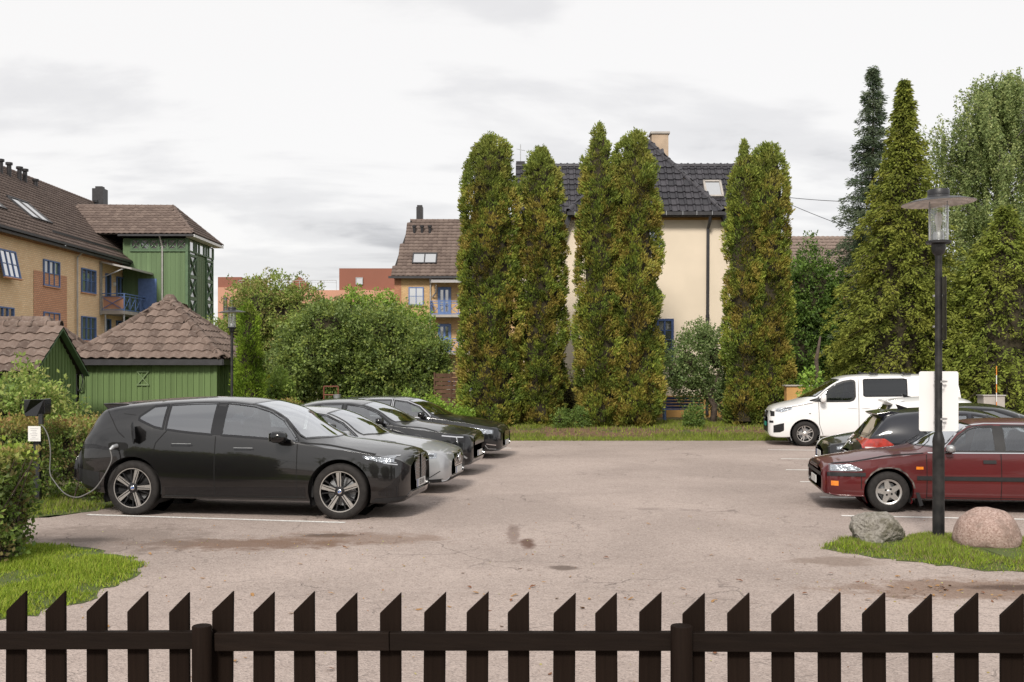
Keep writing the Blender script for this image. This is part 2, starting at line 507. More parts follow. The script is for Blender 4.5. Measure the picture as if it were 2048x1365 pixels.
    b3 = n.new('ShaderNodeBump'); b3.invert = True; b3.inputs['Strength'].default_value = 0.7; b3.inputs['Distance'].default_value = 0.02
    l.new(cm, b3.inputs['Height']); l.new(b2.outputs['Normal'], b3.inputs['Normal'])
    l.new(b3.outputs['Normal'], b.inputs['Normal'])
    return m

M_asphalt = asphalt_mat()
M_turf = mat('turf_ground', (0.062, 0.075, 0.02), 0.95, 0, 0.3, 3.0, 0.6, 30, col2=(0.12, 0.10, 0.045))

# ------------------------------------------------------------------ ground
def smooth01(t):
    t = np.clip(t, 0, 1); return t * t * (3 - 2 * t)
def ground_z(x, y):
    """height of the land: level lot, low bank behind it"""
    return 0.24 * smooth01((np.asarray(y, dtype=float) - 30.2) / 2.6) - 0.03

xs = np.concatenate([[-900, -300, -120, -60], np.arange(-40, 40.1, 2.0), [60, 120, 300, 900]])
ys = np.concatenate([[-60, -20, 0, 6], np.arange(10, 29.1, 3.0), np.arange(30, 34.1, 0.4), np.arange(36, 90, 4), [120, 200, 400, 900, 1500]])
gx, gy = np.meshgrid(xs, ys)
gv = np.stack([gx, gy, ground_z(gx, gy)], -1).reshape(-1, 3)
nx, ny = len(xs), len(ys)
ii = (np.arange(ny - 1)[:, None] * nx + np.arange(nx - 1)[None]).ravel()
o = link('ground', np_mesh('ground', gv, np.stack([ii, ii + 1, ii + nx + 1, ii + nx], 1), smooth=True), M_turf)
tag(o, 'low green and earthy ground around the car park', kind='structure')

def wobble_edge(pts, step=0.25, amp=0.05, seed=1):
    rg = random.Random(seed); out = []
    for a, b in zip(pts, pts[1:] + pts[:1]):
        a, b = Vector(a), Vector(b); n = max(1, int((b - a).length / step))
        for i in range(n):
            p = a.lerp(b, i / n)
            out.append((p.x + rg.uniform(-amp, amp), p.y + rg.uniform(-amp, amp)))
    return out

lot = wobble_edge([(-30, 3.5), (30, 3.5), (30, 30.3), (-3.4, 30.45), (-4.4, 27.5), (-5.0, 24.0), (-6.35, 15.35), (-6.55, 14.9), (-9.6, 14.7), (-10.5, 12.9), (-12, 12.2), (-30, 12.0)], 0.3, 0.045, 3)
mb = MB(); mb.add([(x, y, 0.0) for x, y in lot], [tuple(range(len(lot)))])
lot_o = mb.build('parking_lot', M_asphalt)
tag(lot_o, 'worn pinkish grey asphalt of the parking lot', kind='structure')
road = MB(); road.add([(-60, -30, 0.004), (60, -30, 0.004), (60, 3.2, 0.004), (-60, 3.2, 0.004)], [(0, 1, 2, 3)])
tag(road.build('pavement', M_asphalt), 'asphalt on the near side of the picket fence', kind='structure')

TH = R(8.5)
U = Vector((math.cos(TH), -math.sin(TH), 0)); V = Vector((math.sin(TH), math.cos(TH), 0))
def paint(a, b, w=0.095, seed=0):
    rg = random.Random(seed); a, b = Vector(a), Vector(b)
    d = (b - a).normalized(); s = Vector((-d.y, d.x, 0)); n = max(2, int((b - a).length / 0.12)); vs = []
    for i in range(n + 1):
        p = a.lerp(b, i / n)
        vs += [p + s * (w / 2 + rg.uniform(-.008, .008)), p - s * (w / 2 + rg.uniform(-.008, .008))]
    m = MB(); m.add([(q.x, q.y, 0.004) for q in vs], [(2 * i, 2 * i + 1, 2 * i + 3, 2 * i + 2) for i in range(n)])
    return m.build('painted_line', M_line, lot_o)
def gp(px, py, z=0.0):
    Y = F_PX * (CAM_H - z) / (py - HORIZON); return Vector(((px - 1024) * Y / F_PX, Y, z))
for k, (px, py) in enumerate([(1536, 900), (1562, 918), (1572, 940), (1600, 964), (1640, 995), (1683, 1032)]):
    a = gp(px, py); paint(a, a + U * 5.2, seed=k)
paint(gp(175, 1030), gp(690, 1046), 0.085, seed=20); 
for k, (px, py) in enumerate([(770, 992), (877, 952), (940, 925), (960, 911), (1022, 897)]):
    a = gp(px, py); paint(a - U * 4.2, a, seed=30 + k)

# ------------------------------------------------------------------ picket fence
def fence_at(px):
    """point on the fence line under photo column px"""
    a = (px - 1024) / F_PX
    # Y = 4.833 - 0.0967 X
    Y = 4.833 / (1 + 0.0967 * a); return Vector((a * Y, Y, 0))
fence = empty('picket_fence', (0, 4.85, 0), 0, 'dark brown stained picket fence with slanted picket tops along the lot', 'fence')
FDIR = Vector((1, -0.0967, 0)).normalized(); FNRM = Vector((-0.0967, -1, 0)).normalized()   # towards the camera
fo = Vector(fence.location)
def picket_mesh(rg):
    w, t, h = 0.1 + rg.uniform(-.0015, .0015), 0.021, 1.02
    sl = 0.098
    poly = [(-w, 0, 0), (0, 0, 0), (0, 0, h), (-w, 0, h - sl)]
    m = MB(); m.prism(poly, (0, t, 0))
    return m
tips = [-37, 48, 131, 213, 297, 380, 462, 547, 630, 717, 802, 887, 974, 1060, 1148, 1237, 1320, 1411, 1502, 1591, 1684, 1775, 1867, 1960, 2050, 2142]
frng = random.Random(5)
for i, px in enumerate(tips):
    p = fence_at(px)
    top = 1.109 + 0.0187 * p.x + frng.uniform(-.003, .003)
    o = picket_mesh(frng).build('picket', M_fence, fence)
    o.location = Vector((p.x, p.y, top - 1.02)) - fo
    o.rotation_euler = (R(frng.uniform(-.4, .4)), R(frng.uniform(-.5, .5)), math.atan2(FDIR.y, FDIR.x) + R(frng.uniform(-1.5, 1.5)))
    bevel(o, 0.0025, 1)
def rail(px0, px1, yt0, yb0, yt1, yb1, off=0.0):
    a, b = fence_at(px0) + FNRM * (0.024 + off), fence_at(px1) + FNRM * (0.024 + off)
    za, zb = CAM_H - ((yt0 + yb0) / 2 - HORIZON) * a.y / F_PX, CAM_H - ((yt1 + yb1) / 2 - HORIZON) * b.y / F_PX
    h = (yb0 - yt0) * a.y / F_PX
    m = MB(); m.beam((a.x, a.y, za), (b.x, b.y, zb), 0.042, h)
    o = m.build('rail', M_rail, fence, origin=fo); bevel(o, 0.004, 2)
rail(-60, 398, 1264, 1298, 1263, 1296)
rail(436, 782, 1265, 1301, 1264, 1300, 0.003)
rail(783, 1342, 1264, 1300, 1264, 1300)
rail(1380, 2120, 1264, 1302, 1267, 1305, 0.002)
for px, w in ((415, 39), (1361, 44)):
    p = fence_at(px) + FNRM * 0.068
    r = w * p.y / F_PX / 2
    zt = CAM_H - (1251 - HORIZON) * p.y / F_PX
    m = MB(); m.lathe([(0.001, zt), (r * .93, zt - .001), (r, zt - 0.006), (r, 0.4), (r * 1.02, -0.1)], 28, (p.x, p.y, 0))
    o = m.build('post', M_fence, fence, origin=fo, smooth=True, angle=40)

# ------------------------------------------------------------------ street lamps
M_lamp_glass = glass_mat('lamp_glass', (0.88, 0.88, 0.86), 0.10, 0.35, 0.06)
M_lamp_bulb = mat('lamp_bulb', (0.75, 0.74, 0.72), 0.5, 0, 0.03)
M_hat_under = mat('hat_underside', (0.62, 0.57, 0.54), 0.55, 0, 0.25, 8)
def lamp(loc, label, scale=1.0, rz=0.0):
    e = empty('street_lamp', loc, rz, label, 'street lamp', 'round-hatted street lamps')
    e.scale = (scale,) * 3
    m = MB(); m.lathe([(0.001, 0.0), (0.112, 0.0), (0.112, 0.022), (0.088, 0.04), (0.074, 0.06), (0.072, 0.10), (0.071, 1.20), (0.074, 1.24), (0.070, 1.28), (0.052, 1.34), (0.044, 1.37), (0.042, 3.64)], 28)
    m.build('pole', M_pole, e, smooth=True, angle=50)
    m = MB(); m.lathe([(0.042, 3.56), (0.075, 3.60), (0.085, 3.66), (0.085, 3.70), (0.150, 3.715), (0.152, 3.745), (0.128, 3.75), (0.001, 3.75)], 28)
    m.build('lamp_base', M_black_metal, e, smooth=True, angle=35)
    m = MB(); m.lathe([(0.118, 3.75), (0.120, 4.20)], 32); m.build('glass_cylinder', M_lamp_glass, e, smooth=True)
    g = MB(); g.lathe([(0.001, 3.80), (0.026, 3.81), (0.03, 3.93), (0.045, 3.99), (0.045, 4.06), (0.02, 4.1), (0.001, 4.1)], 16); g.build('bulb', M_lamp_bulb, e, smooth=True)
    g = MB(); g.lathe([(0.001, 3.752), (0.07, 3.752), (0.07, 3.83), (0.055, 3.86), (0.001, 3.86)], 20); g.build('socket', M_galv, e, smooth=True, angle=40)
    for k in range(4):
        a = R(22 + 90 * k); c, s = math.cos(a), math.sin(a)
        m = MB(); m.tube([(0.142 * c, 0.142 * s, 3.735), (0.142 * c, 0.142 * s, 4.225)], 0.0085, 8); m.build('rod', M_galv, e, smooth=True, angle=50)
    tilt = Matrix.Rotation(R(-2.6), 4, 'Y')
    m = MB(); m.m = 0
    m.lathe([(0.001, 4.345), (0.12, 4.325), (0.13, 4.31), (0.14, 4.29), (0.30, 4.262), (0.438, 4.222), (0.441, 4.216)], 48)
    m.m = 1; m.lathe([(0.441, 4.2155), (0.436, 4.212), (0.30, 4.243), (0.12, 4.262), (0.001, 4.262)], 48)
    o = m.build('lamp_hat', [M_black_metal, M_hat_under], e, smooth=True, angle=30)
    o.data.transform(Matrix.Translation((0, 0, 4.23)) @ tilt @ Matrix.Translation((0, 0, -4.23)))
    m = MB(); m.lathe([(0.001, 4.39), (0.125, 4.385), (0.13, 4.375), (0.13, 4.315)], 28); o = m.build('cap', M_black_metal, e, smooth=True, angle=35)
    return e
lamp_near = lamp((5.24, 12.9, 0.0), 'black lamp post with round hat and white sign between two boulders', 0.985)
lamp_far = lamp((-7.87, 29.5, -0.03), 'black lamp post with round hat beside the small columnar cypress by the green shed', 0.876, R(40))

# traffic signs on the near lamp
def rounded_rect(w, h, r, n=6):
    pts = []
    for cx, cy, a0 in ((w / 2 - r, h / 2 - r, 0), (-w / 2 + r, h / 2 - r, 90), (-w / 2 + r, -h / 2 + r, 180), (w / 2 - r, -h / 2 + r, 270)):
        for k in range(n + 1):
            a = R(a0 + 90 * k / n); pts.append((cx + r * math.cos(a), cy + r * math.sin(a)))
    return pts
sp = P(1877.5, 803, 12.985)
s = empty('sign', (sp.x, sp.y, sp.z), 0, 'blank white back of a rounded sign clamped to the lamp post', 'sign')
m = MB(); m.prism([(x, 0, z) for x, z in rounded_rect(0.487, 0.74, 0.028)], (0, 0.004, 0)); m.build('plate', M_sign_back, s)
for dz in (0.245, -0.215):
    m = MB(); m.lathe([(0.049, dz - .012), (0.052, dz - .012), (0.052, dz + .012), (0.049, dz + .012)], 24, (0, -0.085, 0)); m.box((-0.065, -0.06, dz), (0.03, 0.012, 0.02)); m.box((0.065, -0.06, dz), (0.03, 0.012, 0.02))
    m.build('clamp', M_zinc, s, smooth=True, angle=40)
M_sign_dark = mat('dark_sign_face', (0.03, 0.028, 0.026), 0.45, 0, 0.2, 5)
M_sign_print = mat('sign_print', (0.42, 0.40, 0.36), 0.6, 0, 0.1, 20)
sp = P(1886, 618, 12.98)
s = empty('notice_sign', (sp.x, sp.y, sp.z), R(79), 'narrow edge-on dark notice sign strapped high on the lamp post', 'sign')
m = MB(); m.prism([(x, 0, z) for x, z in rounded_rect(0.42, 0.78, 0.02)], (0, 0.004, 0)); m.build('plate', M_sign_dark, s)
m = MB()
m.box((-0.02, -0.004, 0.24), (0.16, 0.002, 0.10)); m.box((-0.02, -0.004, 0.10), (0.30, 0.002, 0.03))
for k in range(9): m.box((-0.02 + 0.015 * (k % 3), -0.004, 0.02 - k * 0.04), (0.30 - 0.04 * (k % 3), 0.002, 0.012))
m.build('print', M_sign_print, s)
for dz in (0.16, -0.22):
    m = MB(); m.lathe([(0.046, dz - .012), (0.049, dz - .012), (0.049, dz + .012), (0.046, dz + .012)], 20, (0, 0.075, 0)); m.box((0, 0.03, dz), (0.04, 0.04, 0.028)); m.build('clamp', M_zinc, s, smooth=True, angle=40)

# ------------------------------------------------------------------ boulders
def boulder(name, loc, size, seed, angular, mt, label):
    bm = bmesh.new(); bmesh.ops.create_icosphere(bm, subdivisions=5, radius=1.0)
    rg = np.random.default_rng(seed)
    planes = [(Vector(rg.normal(size=3)).normalized(), rg.uniform(0.62, 0.95)) for _ in range(16 if angular else 7)]
    from mathutils import noise as mn
    for v in bm.verts:
        p = v.co.copy(); d = p.normalized(); r = 1.0
        for nrm, h in planes:
            c = d.dot(nrm)
            if c > 1e-3: r = min(r, h / c)
        k = 0.5 if angular else 0.25
        r = 1.0 * (1 - (0.9 if angular else 0.45)) + r * (0.9 if angular else 0.45)
        r += mn.fractal(d * 2.2 + Vector((seed, 0, 0)), 1.0, 2.0, 5) * (0.07 if angular else 0.03) + mn.fractal(d * 9 + Vector((0, seed, 0)), 0.9, 2.0, 4) * (0.05 if angular else 0.008)
        v.co = Vector((d.x * r * size[0], d.y * r * size[1], d.z * r * size[2]))
        if v.co.z < -size[2] * .55: v.co.z = -size[2] * .55
    me = bpy.data.meshes.new(name); bm.to_mesh(me); bm.free(); me.shade_smooth()
    if angular: me.set_sharp_from_angle(angle=R(24))
    o = link(name, me, mt, None, loc)
    return tag(o, label, 'boulder')
def stone_mat(name, a, b_, c, sc):
    m, nt, b = _tree(name); n, l = nt.nodes, nt.links
    tc = n.new('ShaderNodeTexCoord')
    v = n.new('ShaderNodeTexVoronoi'); v.inputs['Scale'].default_value = sc; l.new(tc.outputs['Object'], v.inputs['Vector'])
    nz = n.new('ShaderNodeTexNoise'); nz.inputs['Scale'].default_value = 4; nz.inputs['Detail'].default_value = 9; nz.inputs['Roughness'].default_value = .7; l.new(tc.outputs['Object'], nz.inputs['Vector'])
    sep = n.new('ShaderNodeSeparateColor'); l.new(v.outputs['Color'], sep.inputs[0])
    mx = n.new('ShaderNodeMixRGB'); mx.inputs['Color1'].default_value = a + (1,); mx.inputs['Color2'].default_value = b_ + (1,); l.new(sep.outputs[0], mx.inputs['Fac'])
    rp = n.new('ShaderNodeMapRange'); rp.inputs['From Min'].default_value = .48; rp.inputs['From Max'].default_value = .66; l.new(nz.outputs['Fac'], rp.inputs['Value'])
    m2 = n.new('ShaderNodeMixRGB'); m2.inputs['Color2'].default_value = c + (1,); l.new(rp.outputs[0], m2.inputs['Fac']); l.new(mx.outputs[0], m2.inputs['Color1'])
    l.new(m2.outputs[0], b.inputs['Base Color']); b.inputs['Roughness'].default_value = .85
    bp = n.new('ShaderNodeBump'); bp.inputs['Strength'].default_value = .7; bp.inputs['Distance'].default_value = .03; l.new(nz.outputs['Fac'], bp.inputs['Height']); l.new(bp.outputs['Normal'], b.inputs['Normal'])
    return m
M_granite = stone_mat('pink_granite', (0.24, 0.155, 0.125), (0.42, 0.31, 0.27), (0.19, 0.135, 0.11), 60)
M_greystone = stone_mat('grey_rock', (0.15, 0.135, 0.115), (0.27, 0.25, 0.22), (0.12, 0.11, 0.07), 45)
boulder('boulder', (4.40, 12.72, 0.15), (0.36, 0.28, 0.30), 4, True, M_greystone, 'rough angular grey boulder on the grass to one side of the lamp post')
boulder('boulder', (5.62, 12.42, 0.15), (0.385, 0.34, 0.335), 9, False, M_granite, 'smooth rounded pink granite boulder on the grass beside the lamp post')
# ------------------------------------------------------------------ building materials
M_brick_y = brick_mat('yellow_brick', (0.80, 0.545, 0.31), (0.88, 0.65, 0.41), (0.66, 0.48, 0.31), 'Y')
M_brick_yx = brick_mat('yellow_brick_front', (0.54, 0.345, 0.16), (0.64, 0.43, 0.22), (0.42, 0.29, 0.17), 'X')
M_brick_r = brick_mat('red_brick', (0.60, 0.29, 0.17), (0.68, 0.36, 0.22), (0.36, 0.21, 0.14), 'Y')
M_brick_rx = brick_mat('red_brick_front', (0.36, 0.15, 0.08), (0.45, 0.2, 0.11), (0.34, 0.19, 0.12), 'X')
M_tile_brown = tile_mat('brown_roof_tile', (0.115, 0.084, 0.072), (0.175, 0.132, 0.112), 0.8, 0.3, (0.19, 0.15, 0.12))
M_tile_shed = tile_mat('shed_roof_tile', (0.098, 0.069, 0.056), (0.195, 0.143, 0.118), 0.85, 0.3, (0.32, 0.275, 0.24))
M_tile_black = tile_mat('black_glazed_tile', (0.020, 0.019, 0.023), (0.045, 0.042, 0.049), 0.38, 0.5, (0.075, 0.07, 0.078))
M_under = mat('roof_underlay', (0.03, 0.024, 0.02), 0.9, 0, 0.2, 5)
M_green = wood_mat('green_paint', (0.110, 0.170, 0.062), (0.140, 0.205, 0.080), 'Z', rough=0.6, stretch=10)
M_green_t = wood_mat('green_paint_tower', (0.105, 0.165, 0.078), (0.135, 0.200, 0.10), 'Z', rough=0.6, stretch=7)
M_green_trim = mat('green_trim', (0.085, 0.15, 0.075), 0.6, 0, 0.12, 4)
M_blue = mat('blue_paint', (0.105, 0.175, 0.37), 0.5, 0, 0.12, 4)
M_blue_dk = mat('dark_blue_paint', (0.035, 0.065, 0.17), 0.5, 0, 0.12, 4)
M_fascia = mat('fascia_dark', (0.032, 0.031, 0.034), 0.5, 0, 0.2, 5)
M_pipe = mat('downpipe', (0.42, 0.40, 0.385), 0.45, 0.3, 0.1, 4)
M_cream = mat('cream_render', (0.74, 0.635, 0.50), 0.9, 0, 0.035, 0.9, 0.12, 35)
M_ochre = mat('ochre_plinth', (0.46, 0.26, 0.09), 0.9, 0, 0.12, 1.5, 0.2, 20)
M_terra = mat('terracotta_cladding', (0.50, 0.26, 0.175), 0.8, 0, 0.04, 0.3)
M_terra_dk = mat('rust_cladding', (0.235, 0.085, 0.052), 0.7, 0, 0.05, 0.3)
M_pane = pane_mat('window_pane', (0.06, 0.065, 0.07), 0.42)
M_pane_dk = pane_mat('dark_pane', (0.02, 0.023, 0.03), 0.16)
M_pane_sky = pane_mat('skylight_pane', (0.25, 0.26, 0.27), 0.75)
M_curtain = mat('curtain', (0.55, 0.52, 0.47), 0.9, 0, 0.1, 3)
M_concrete = mat('concrete', (0.36, 0.33, 0.30), 0.85, 0, 0.1, 3)
M_chim = mat('chimney_plaster', (0.42, 0.32, 0.23), 0.9, 0, 0.12, 2.5, 0.3, 25)
M_flue = mat('flue_metal', (0.03, 0.028, 0.03), 0.45, 0.3, 0.2, 6)

# ------------------------------------------------------------------ roof tiles
def tile_mesh(name, tw, th, wave=0.028, lip=0.03, seg=6, flat=False):
    """one interlocking tile: x across, y up the slope, z out of the roof"""
    L = th * 1.12; vs = []; n = seg
    for j, (y, dz) in enumerate(((0.0, lip), (L, 0.004))):
        for i in range(n + 1):
            x = tw * i / n
            ph = 2 * math.pi * i / n
            z = wave * (0.5 - 0.5 * math.cos(ph))
            if flat: x = tw * (0, .06, .62, .72, .82, .92, 1.0)[i]; z = wave * (.3, 0, 0, .8, 1.2, .9, .2)[i]
            vs.append((x * 1.015, y, z + dz))
    for i in range(n + 1):
        x, y, z = vs[i]; vs.append((x, 0.006, z - 0.03))
    fs = [(i, i + 1, n + 2 + i, n + 1 + i) for i in range(n)]
    b = 2 * (n + 1)
    fs += [(b + i, b + i + 1, i + 1, i) for i in range(n)]
    me = bpy.data.meshes.new(name); me.from_pydata(vs, [], fs); me.update()
    return me

def inside(poly, u, v):
    c = False; n = len(poly)
    for i in range(n):
        (x1, y1), (x2, y2) = poly[i], poly[(i + 1) % n]
        if (y1 > v) != (y2 > v) and u < (x2 - x1) * (v - y1) / (y2 - y1) + x1: c = not c
    return c

def roof_face(parent, corners, tw, th, me, mt, join=None, name='roof_tile', under=True, seed=0, lift=0.03, skip=None):
    """corners: 3D polygon, first edge is the eave (left to right seen from outside)"""
    org = Vector(parent.location)
    A, B = Vector(corners[0]), Vector(corners[1])
    u = (B - A).normalized()
    nrm = None
    for c in corners[2:]:
        q = u.cross(Vector(c) - A)
        if q.length > 1e-3: nrm = q.normalized(); break
    v = nrm.cross(u)
    if v.z < 0: v, nrm = -v, -nrm
    poly = [((Vector(c) - A).dot(u), (Vector(c) - A).dot(v)) for c in corners]
    if under:
        m = MB(); m.prism([Vector(c) for c in corners], -nrm * 0.06)
        m.build('roof_deck', M_under, parent, origin=org)
    rot = Matrix((u, v, nrm)).transposed().to_4x4()
    us = [p[0] for p in poly]; vs_ = [p[1] for p in poly]
    rg = random.Random(seed)
    if not me.materials: me.materials.append(mt)
    pv, pf = [], []
    mv = np.array([w.co[:] for w in me.vertices]); mf = [tuple(p.vertices) for p in me.polygons]
    row = 0; y = -th * 0.12
    while y < max(vs_) - th * .3:
        x = min(us) + (0.0)
        while x < max(us):
            if inside(poly, x + tw / 2, max(y + th * .5, 0.01)) and not (skip and skip(x + tw / 2, y + th / 2)):
                pos = A + u * x + v * y + nrm * (lift + rg.uniform(-.002, .004))
                jig = Matrix.Rotation(R(rg.uniform(-.5, .5)), 4, 'Z') @ Matrix.Rotation(R(rg.uniform(-.5, .5)), 4, 'X')
                Mx = Matrix.Translation(pos - org) @ rot @ jig
                if join is None:
                    o = bpy.data.objects.new(name, me); COL.objects.link(o); o.parent = parent; o.matrix_local = Mx
                else:
                    w = mv @ np.array(Mx.to_3x3()).T + np.array(Mx.translation)
                    b = len(join[0]) ; join[0].extend(w.tolist()); join[1].extend([tuple(i + b for i in f) for f in mf])
            x += tw
        y += th; row += 1
    return u, v, nrm

def ridge_tiles(parent, a, b, mt, r=0.11, step=0.36, name='ridge_tile', h=0.02):
    a, b = Vector(a), Vector(b); org = Vector(parent.location)
    L = (b - a).length; n = max(1, int(L / step)); d = (b - a).normalized()
    s = d.cross(Vector((0, 0, 1))).normalized(); t = s.cross(d)
    vs, fs = [], []; k = 8
    for j, (y, rr) in enumerate(((0, r * 1.08), (0.05, r * 1.08), (0.055, r), (step * 1.1, r * 0.93))):
        for i in range(k + 1):
            an = math.pi * (-0.06 + 1.12 * i / k)
            vs.append((rr * math.cos(an), y, rr * math.sin(an) - 0.3 * r))
    for j in range(3):
        for i in range(k): fs.append((j * (k + 1) + i, j * (k + 1) + i + 1, (j + 1) * (k + 1) + i + 1, (j + 1) * (k + 1) + i))
    b0 = len(vs)
    for i in range(k + 1):
        x, y, z = vs[i]; vs.append((x * .8, 0.004, z * .8))
    fs += [(b0 + i, b0 + i + 1, i + 1, i) for i in range(k)]
    me = bpy.data.meshes.new(name); me.from_pydata(vs, [], fs); me.materials.append(mt); me.shade_smooth(); me.set_sharp_from_angle(angle=R(40))
    rot = Matrix((s, d, t)).transposed().to_4x4()
    for i in range(n):
        o = bpy.data.objects.new(name, me); COL.objects.link(o); o.parent = parent
        o.matrix_local = Matrix.Translation(a + d * (L * i / n) + Vector((0, 0, h)) - org) @ rot @ Matrix.Rotation(R(random.uniform(-1, 1)), 4, 'Z')

def joined(parent, buf, mt, name='roof_tiles'):
    me = np_mesh(name, np.array(buf[0]), np.array(buf[1])); me.materials.append(mt)
    o = link(name, me, None, parent); o['kind'] = 'stuff'; return o

def window(parent, c, w, h, n, frame_mat, pane=M_pane, cols=2, rows=1, depth=0.08, fw=0.07, sill=None, tilt=0.0, name='window', curtain=False):
    """window whose centre of the outer face is c, n = outward normal (horizontal)"""
    org = Vector(parent.location); n = Vector(n).normalized(); s = Vector((0, 0, 1)).cross(n); c = Vector(c) + n * .035
    rot = Matrix((s, n, Vector((0, 0, 1)))).transposed().to_4x4()
    if tilt: rot = rot @ Matrix.Translation((0, 0, h / 2)) @ Matrix.Rotation(tilt, 4, 'X') @ Matrix.Translation((0, 0, -h / 2))
    def put(m, nm, mt, par):
        o = m.build(nm, mt); o.parent = par
        o.matrix_local = (Matrix.Translation(c - org) @ rot) if par is parent else Matrix.Identity(4)
        return o
    m = MB()
    m.box((-w / 2 + fw / 2, 0, 0), (fw, depth, h)); m.box((w / 2 - fw / 2, 0, 0), (fw, depth, h))
    m.box((0, 0, h / 2 - fw / 2), (w - 2 * fw, depth, fw)); m.box((0, 0, -h / 2 + fw / 2), (w - 2 * fw, depth, fw))
    f = put(m, name, frame_mat, parent)
    iw, ih = w - 2 * fw, h - 2 * fw
    for i in range(cols):
        for j in range(rows):
            pm = MB(); pm.box((-iw / 2 + iw * (i + .5) / cols, -0.012, -ih / 2 + ih * (j + .5) / rows), (iw / cols - .004, 0.012, ih / rows - .004)); put(pm, 'pane', pane, f)
    mm = MB(); any_ = False
    for i in range(1, cols): mm.box((-iw / 2 + iw * i / cols, 0.006, 0), (fw * .8, depth * .7, ih)); any_ = True
    for j in range(1, rows): mm.box((0, 0.004, -ih / 2 + ih * j / rows), (iw, depth * .55, fw * .45)); any_ = True
    if any_: put(mm, 'glazing_bar', frame_mat, f)
    if sill is not None:
        sm = MB(); sm.box((0, 0.03, -h / 2 - 0.03), (w + .1, 0.14, 0.05)); put(sm, 'sill', sill, f)
    if curtain:
        cm = MB(); cm.box((-iw * .32, -0.03, 0), (iw * .2, 0.006, ih)); cm.box((iw * .36, -0.03, 0), (iw * .14, 0.006, ih)); put(cm, 'curtain', M_curtain, f)
    return f

def part(parent, name, mt, fn, **kw):
    m = MB(); fn(m); return m.build(name, mt, parent, origin=parent.location, **kw)

# ------------------------------------------------------------------ left apartment block
WX = -24.5
apt = empty('apartment_building', (WX, 60, 0), 0, 'yellow brick apartment block with blue windows and a brown tiled roof', 'building')
part(apt, 'brick_wall', M_brick_y, lambda m: m.prism([(WX, 36, -.2), (WX, 78, -.2), (WX, 78, 8.72), (WX, 36, 8.72)], (-11, 0, 0)))
part(apt, 'red_brick_panel', M_brick_r, lambda m: m.prism([(WX + .004, 53.75, 0), (WX + .004, 57.75, 0), (WX + .004, 57.75, 7.08), (WX + .004, 53.75, 7.08)], (0.02, 0, 0)))
part(apt, 'red_brick_course', M_brick_r, lambda m: m.prism([(WX + .003, 36, 8.45), (WX + .003, 67, 8.45), (WX + .003, 67, 8.70), (WX + .003, 36, 8.70)], (0.02, 0, 0)))
EX, EZ, RX, RZ = WX + 0.55, 8.72, -30.2, 13.9
buf = ([], [])
t_apt = tile_mesh('apartment_tile', 0.33, 0.36, 0.045, 0.045, 4)
roof_face(apt, [(EX, 36, EZ), (EX, 78, EZ), (RX, 78, RZ), (RX, 36, RZ)], 0.33, 0.36, t_apt, M_tile_brown, join=buf)
joined(apt, buf, M_tile_brown)
part(apt, 'back_slope', M_under, lambda m: m.prism([(RX, 36, RZ), (RX, 78, RZ), (-36, 78, EZ), (-36, 36, EZ)], (0, 0, -.1)))
part(apt, 'gable_wall', M_brick_yx, lambda m: m.prism([(WX - .02, 77.9, 8.7), (-35.4, 77.9, 8.7), (RX, 77.9, RZ - .15)], (0, -.3, 0)))
ridge_tiles(apt, (RX, 50, RZ + .03), (RX, 78, RZ + .03), M_tile_brown, 0.13, 0.4)
part(apt, 'gutter', M_fascia, lambda m: (m.beam((EX + .07, 36, EZ - .02), (EX + .07, 67.6, EZ - .02), .13, .12), m.beam((EX - .1, 36, EZ - .17), (EX - .1, 67.6, EZ - .17), .2, .12)))
part(apt, 'snow_guard', M_fascia, lambda m: [m.beam((EX - .55, y0, EZ + .64), (EX - .55, y1, EZ + .64), .03, .12) for y0, y1 in ((56.0, 66.6),)])
for y0, y1, zt, zb in ((50.9, 51.6, 0, 0),): pass
ZU, ZL = 7.07, 4.33
for Y, wd in ((50.7, 1.7), (55.8, 1.95), (60.7, 2.05)):
    for z in (ZU, ZL, 1.6):
        if Y == 50.7 and z == ZU:
            window(apt, (WX + .08, Y, z), wd, 1.38, (1, 0, 0), M_blue, M_pane_sky, 3, 2, tilt=R(12), sill=M_brick_r)
        else:
            window(apt, (WX - .02 if z != 99 else 0, Y, z), wd, 1.38, (1, 0, 0), M_blue, M_pane, 3, 2, sill=M_brick_r, curtain=True, depth=.14)
for z in (ZU - .2, ZL - .2):
    window(apt, (WX, 63.6, z - .12), 0.75, 2.0, (1, 0, 0), M_blue, M_pane_dk, 1, 1, depth=.12, name='balcony_door')
    window(apt, (WX, 65.6, z + .1), 1.3, 1.5, (1, 0, 0), M_blue, M_pane, 2, 1, depth=.12)
part(apt, 'downpipe', M_pipe, lambda m: m.tube([(EX - .05, 58.9, EZ - .1), (WX + .12, 58.9, EZ - .45), (WX + .12, 58.9, 0)], .055, 8))
part(apt, 'wall_lamp', M_white_paint, lambda m: m.lathe([(.001, .12), (.13, .10), (.15, .0)], 14, (WX, 64.6, 7.2), 'X'))
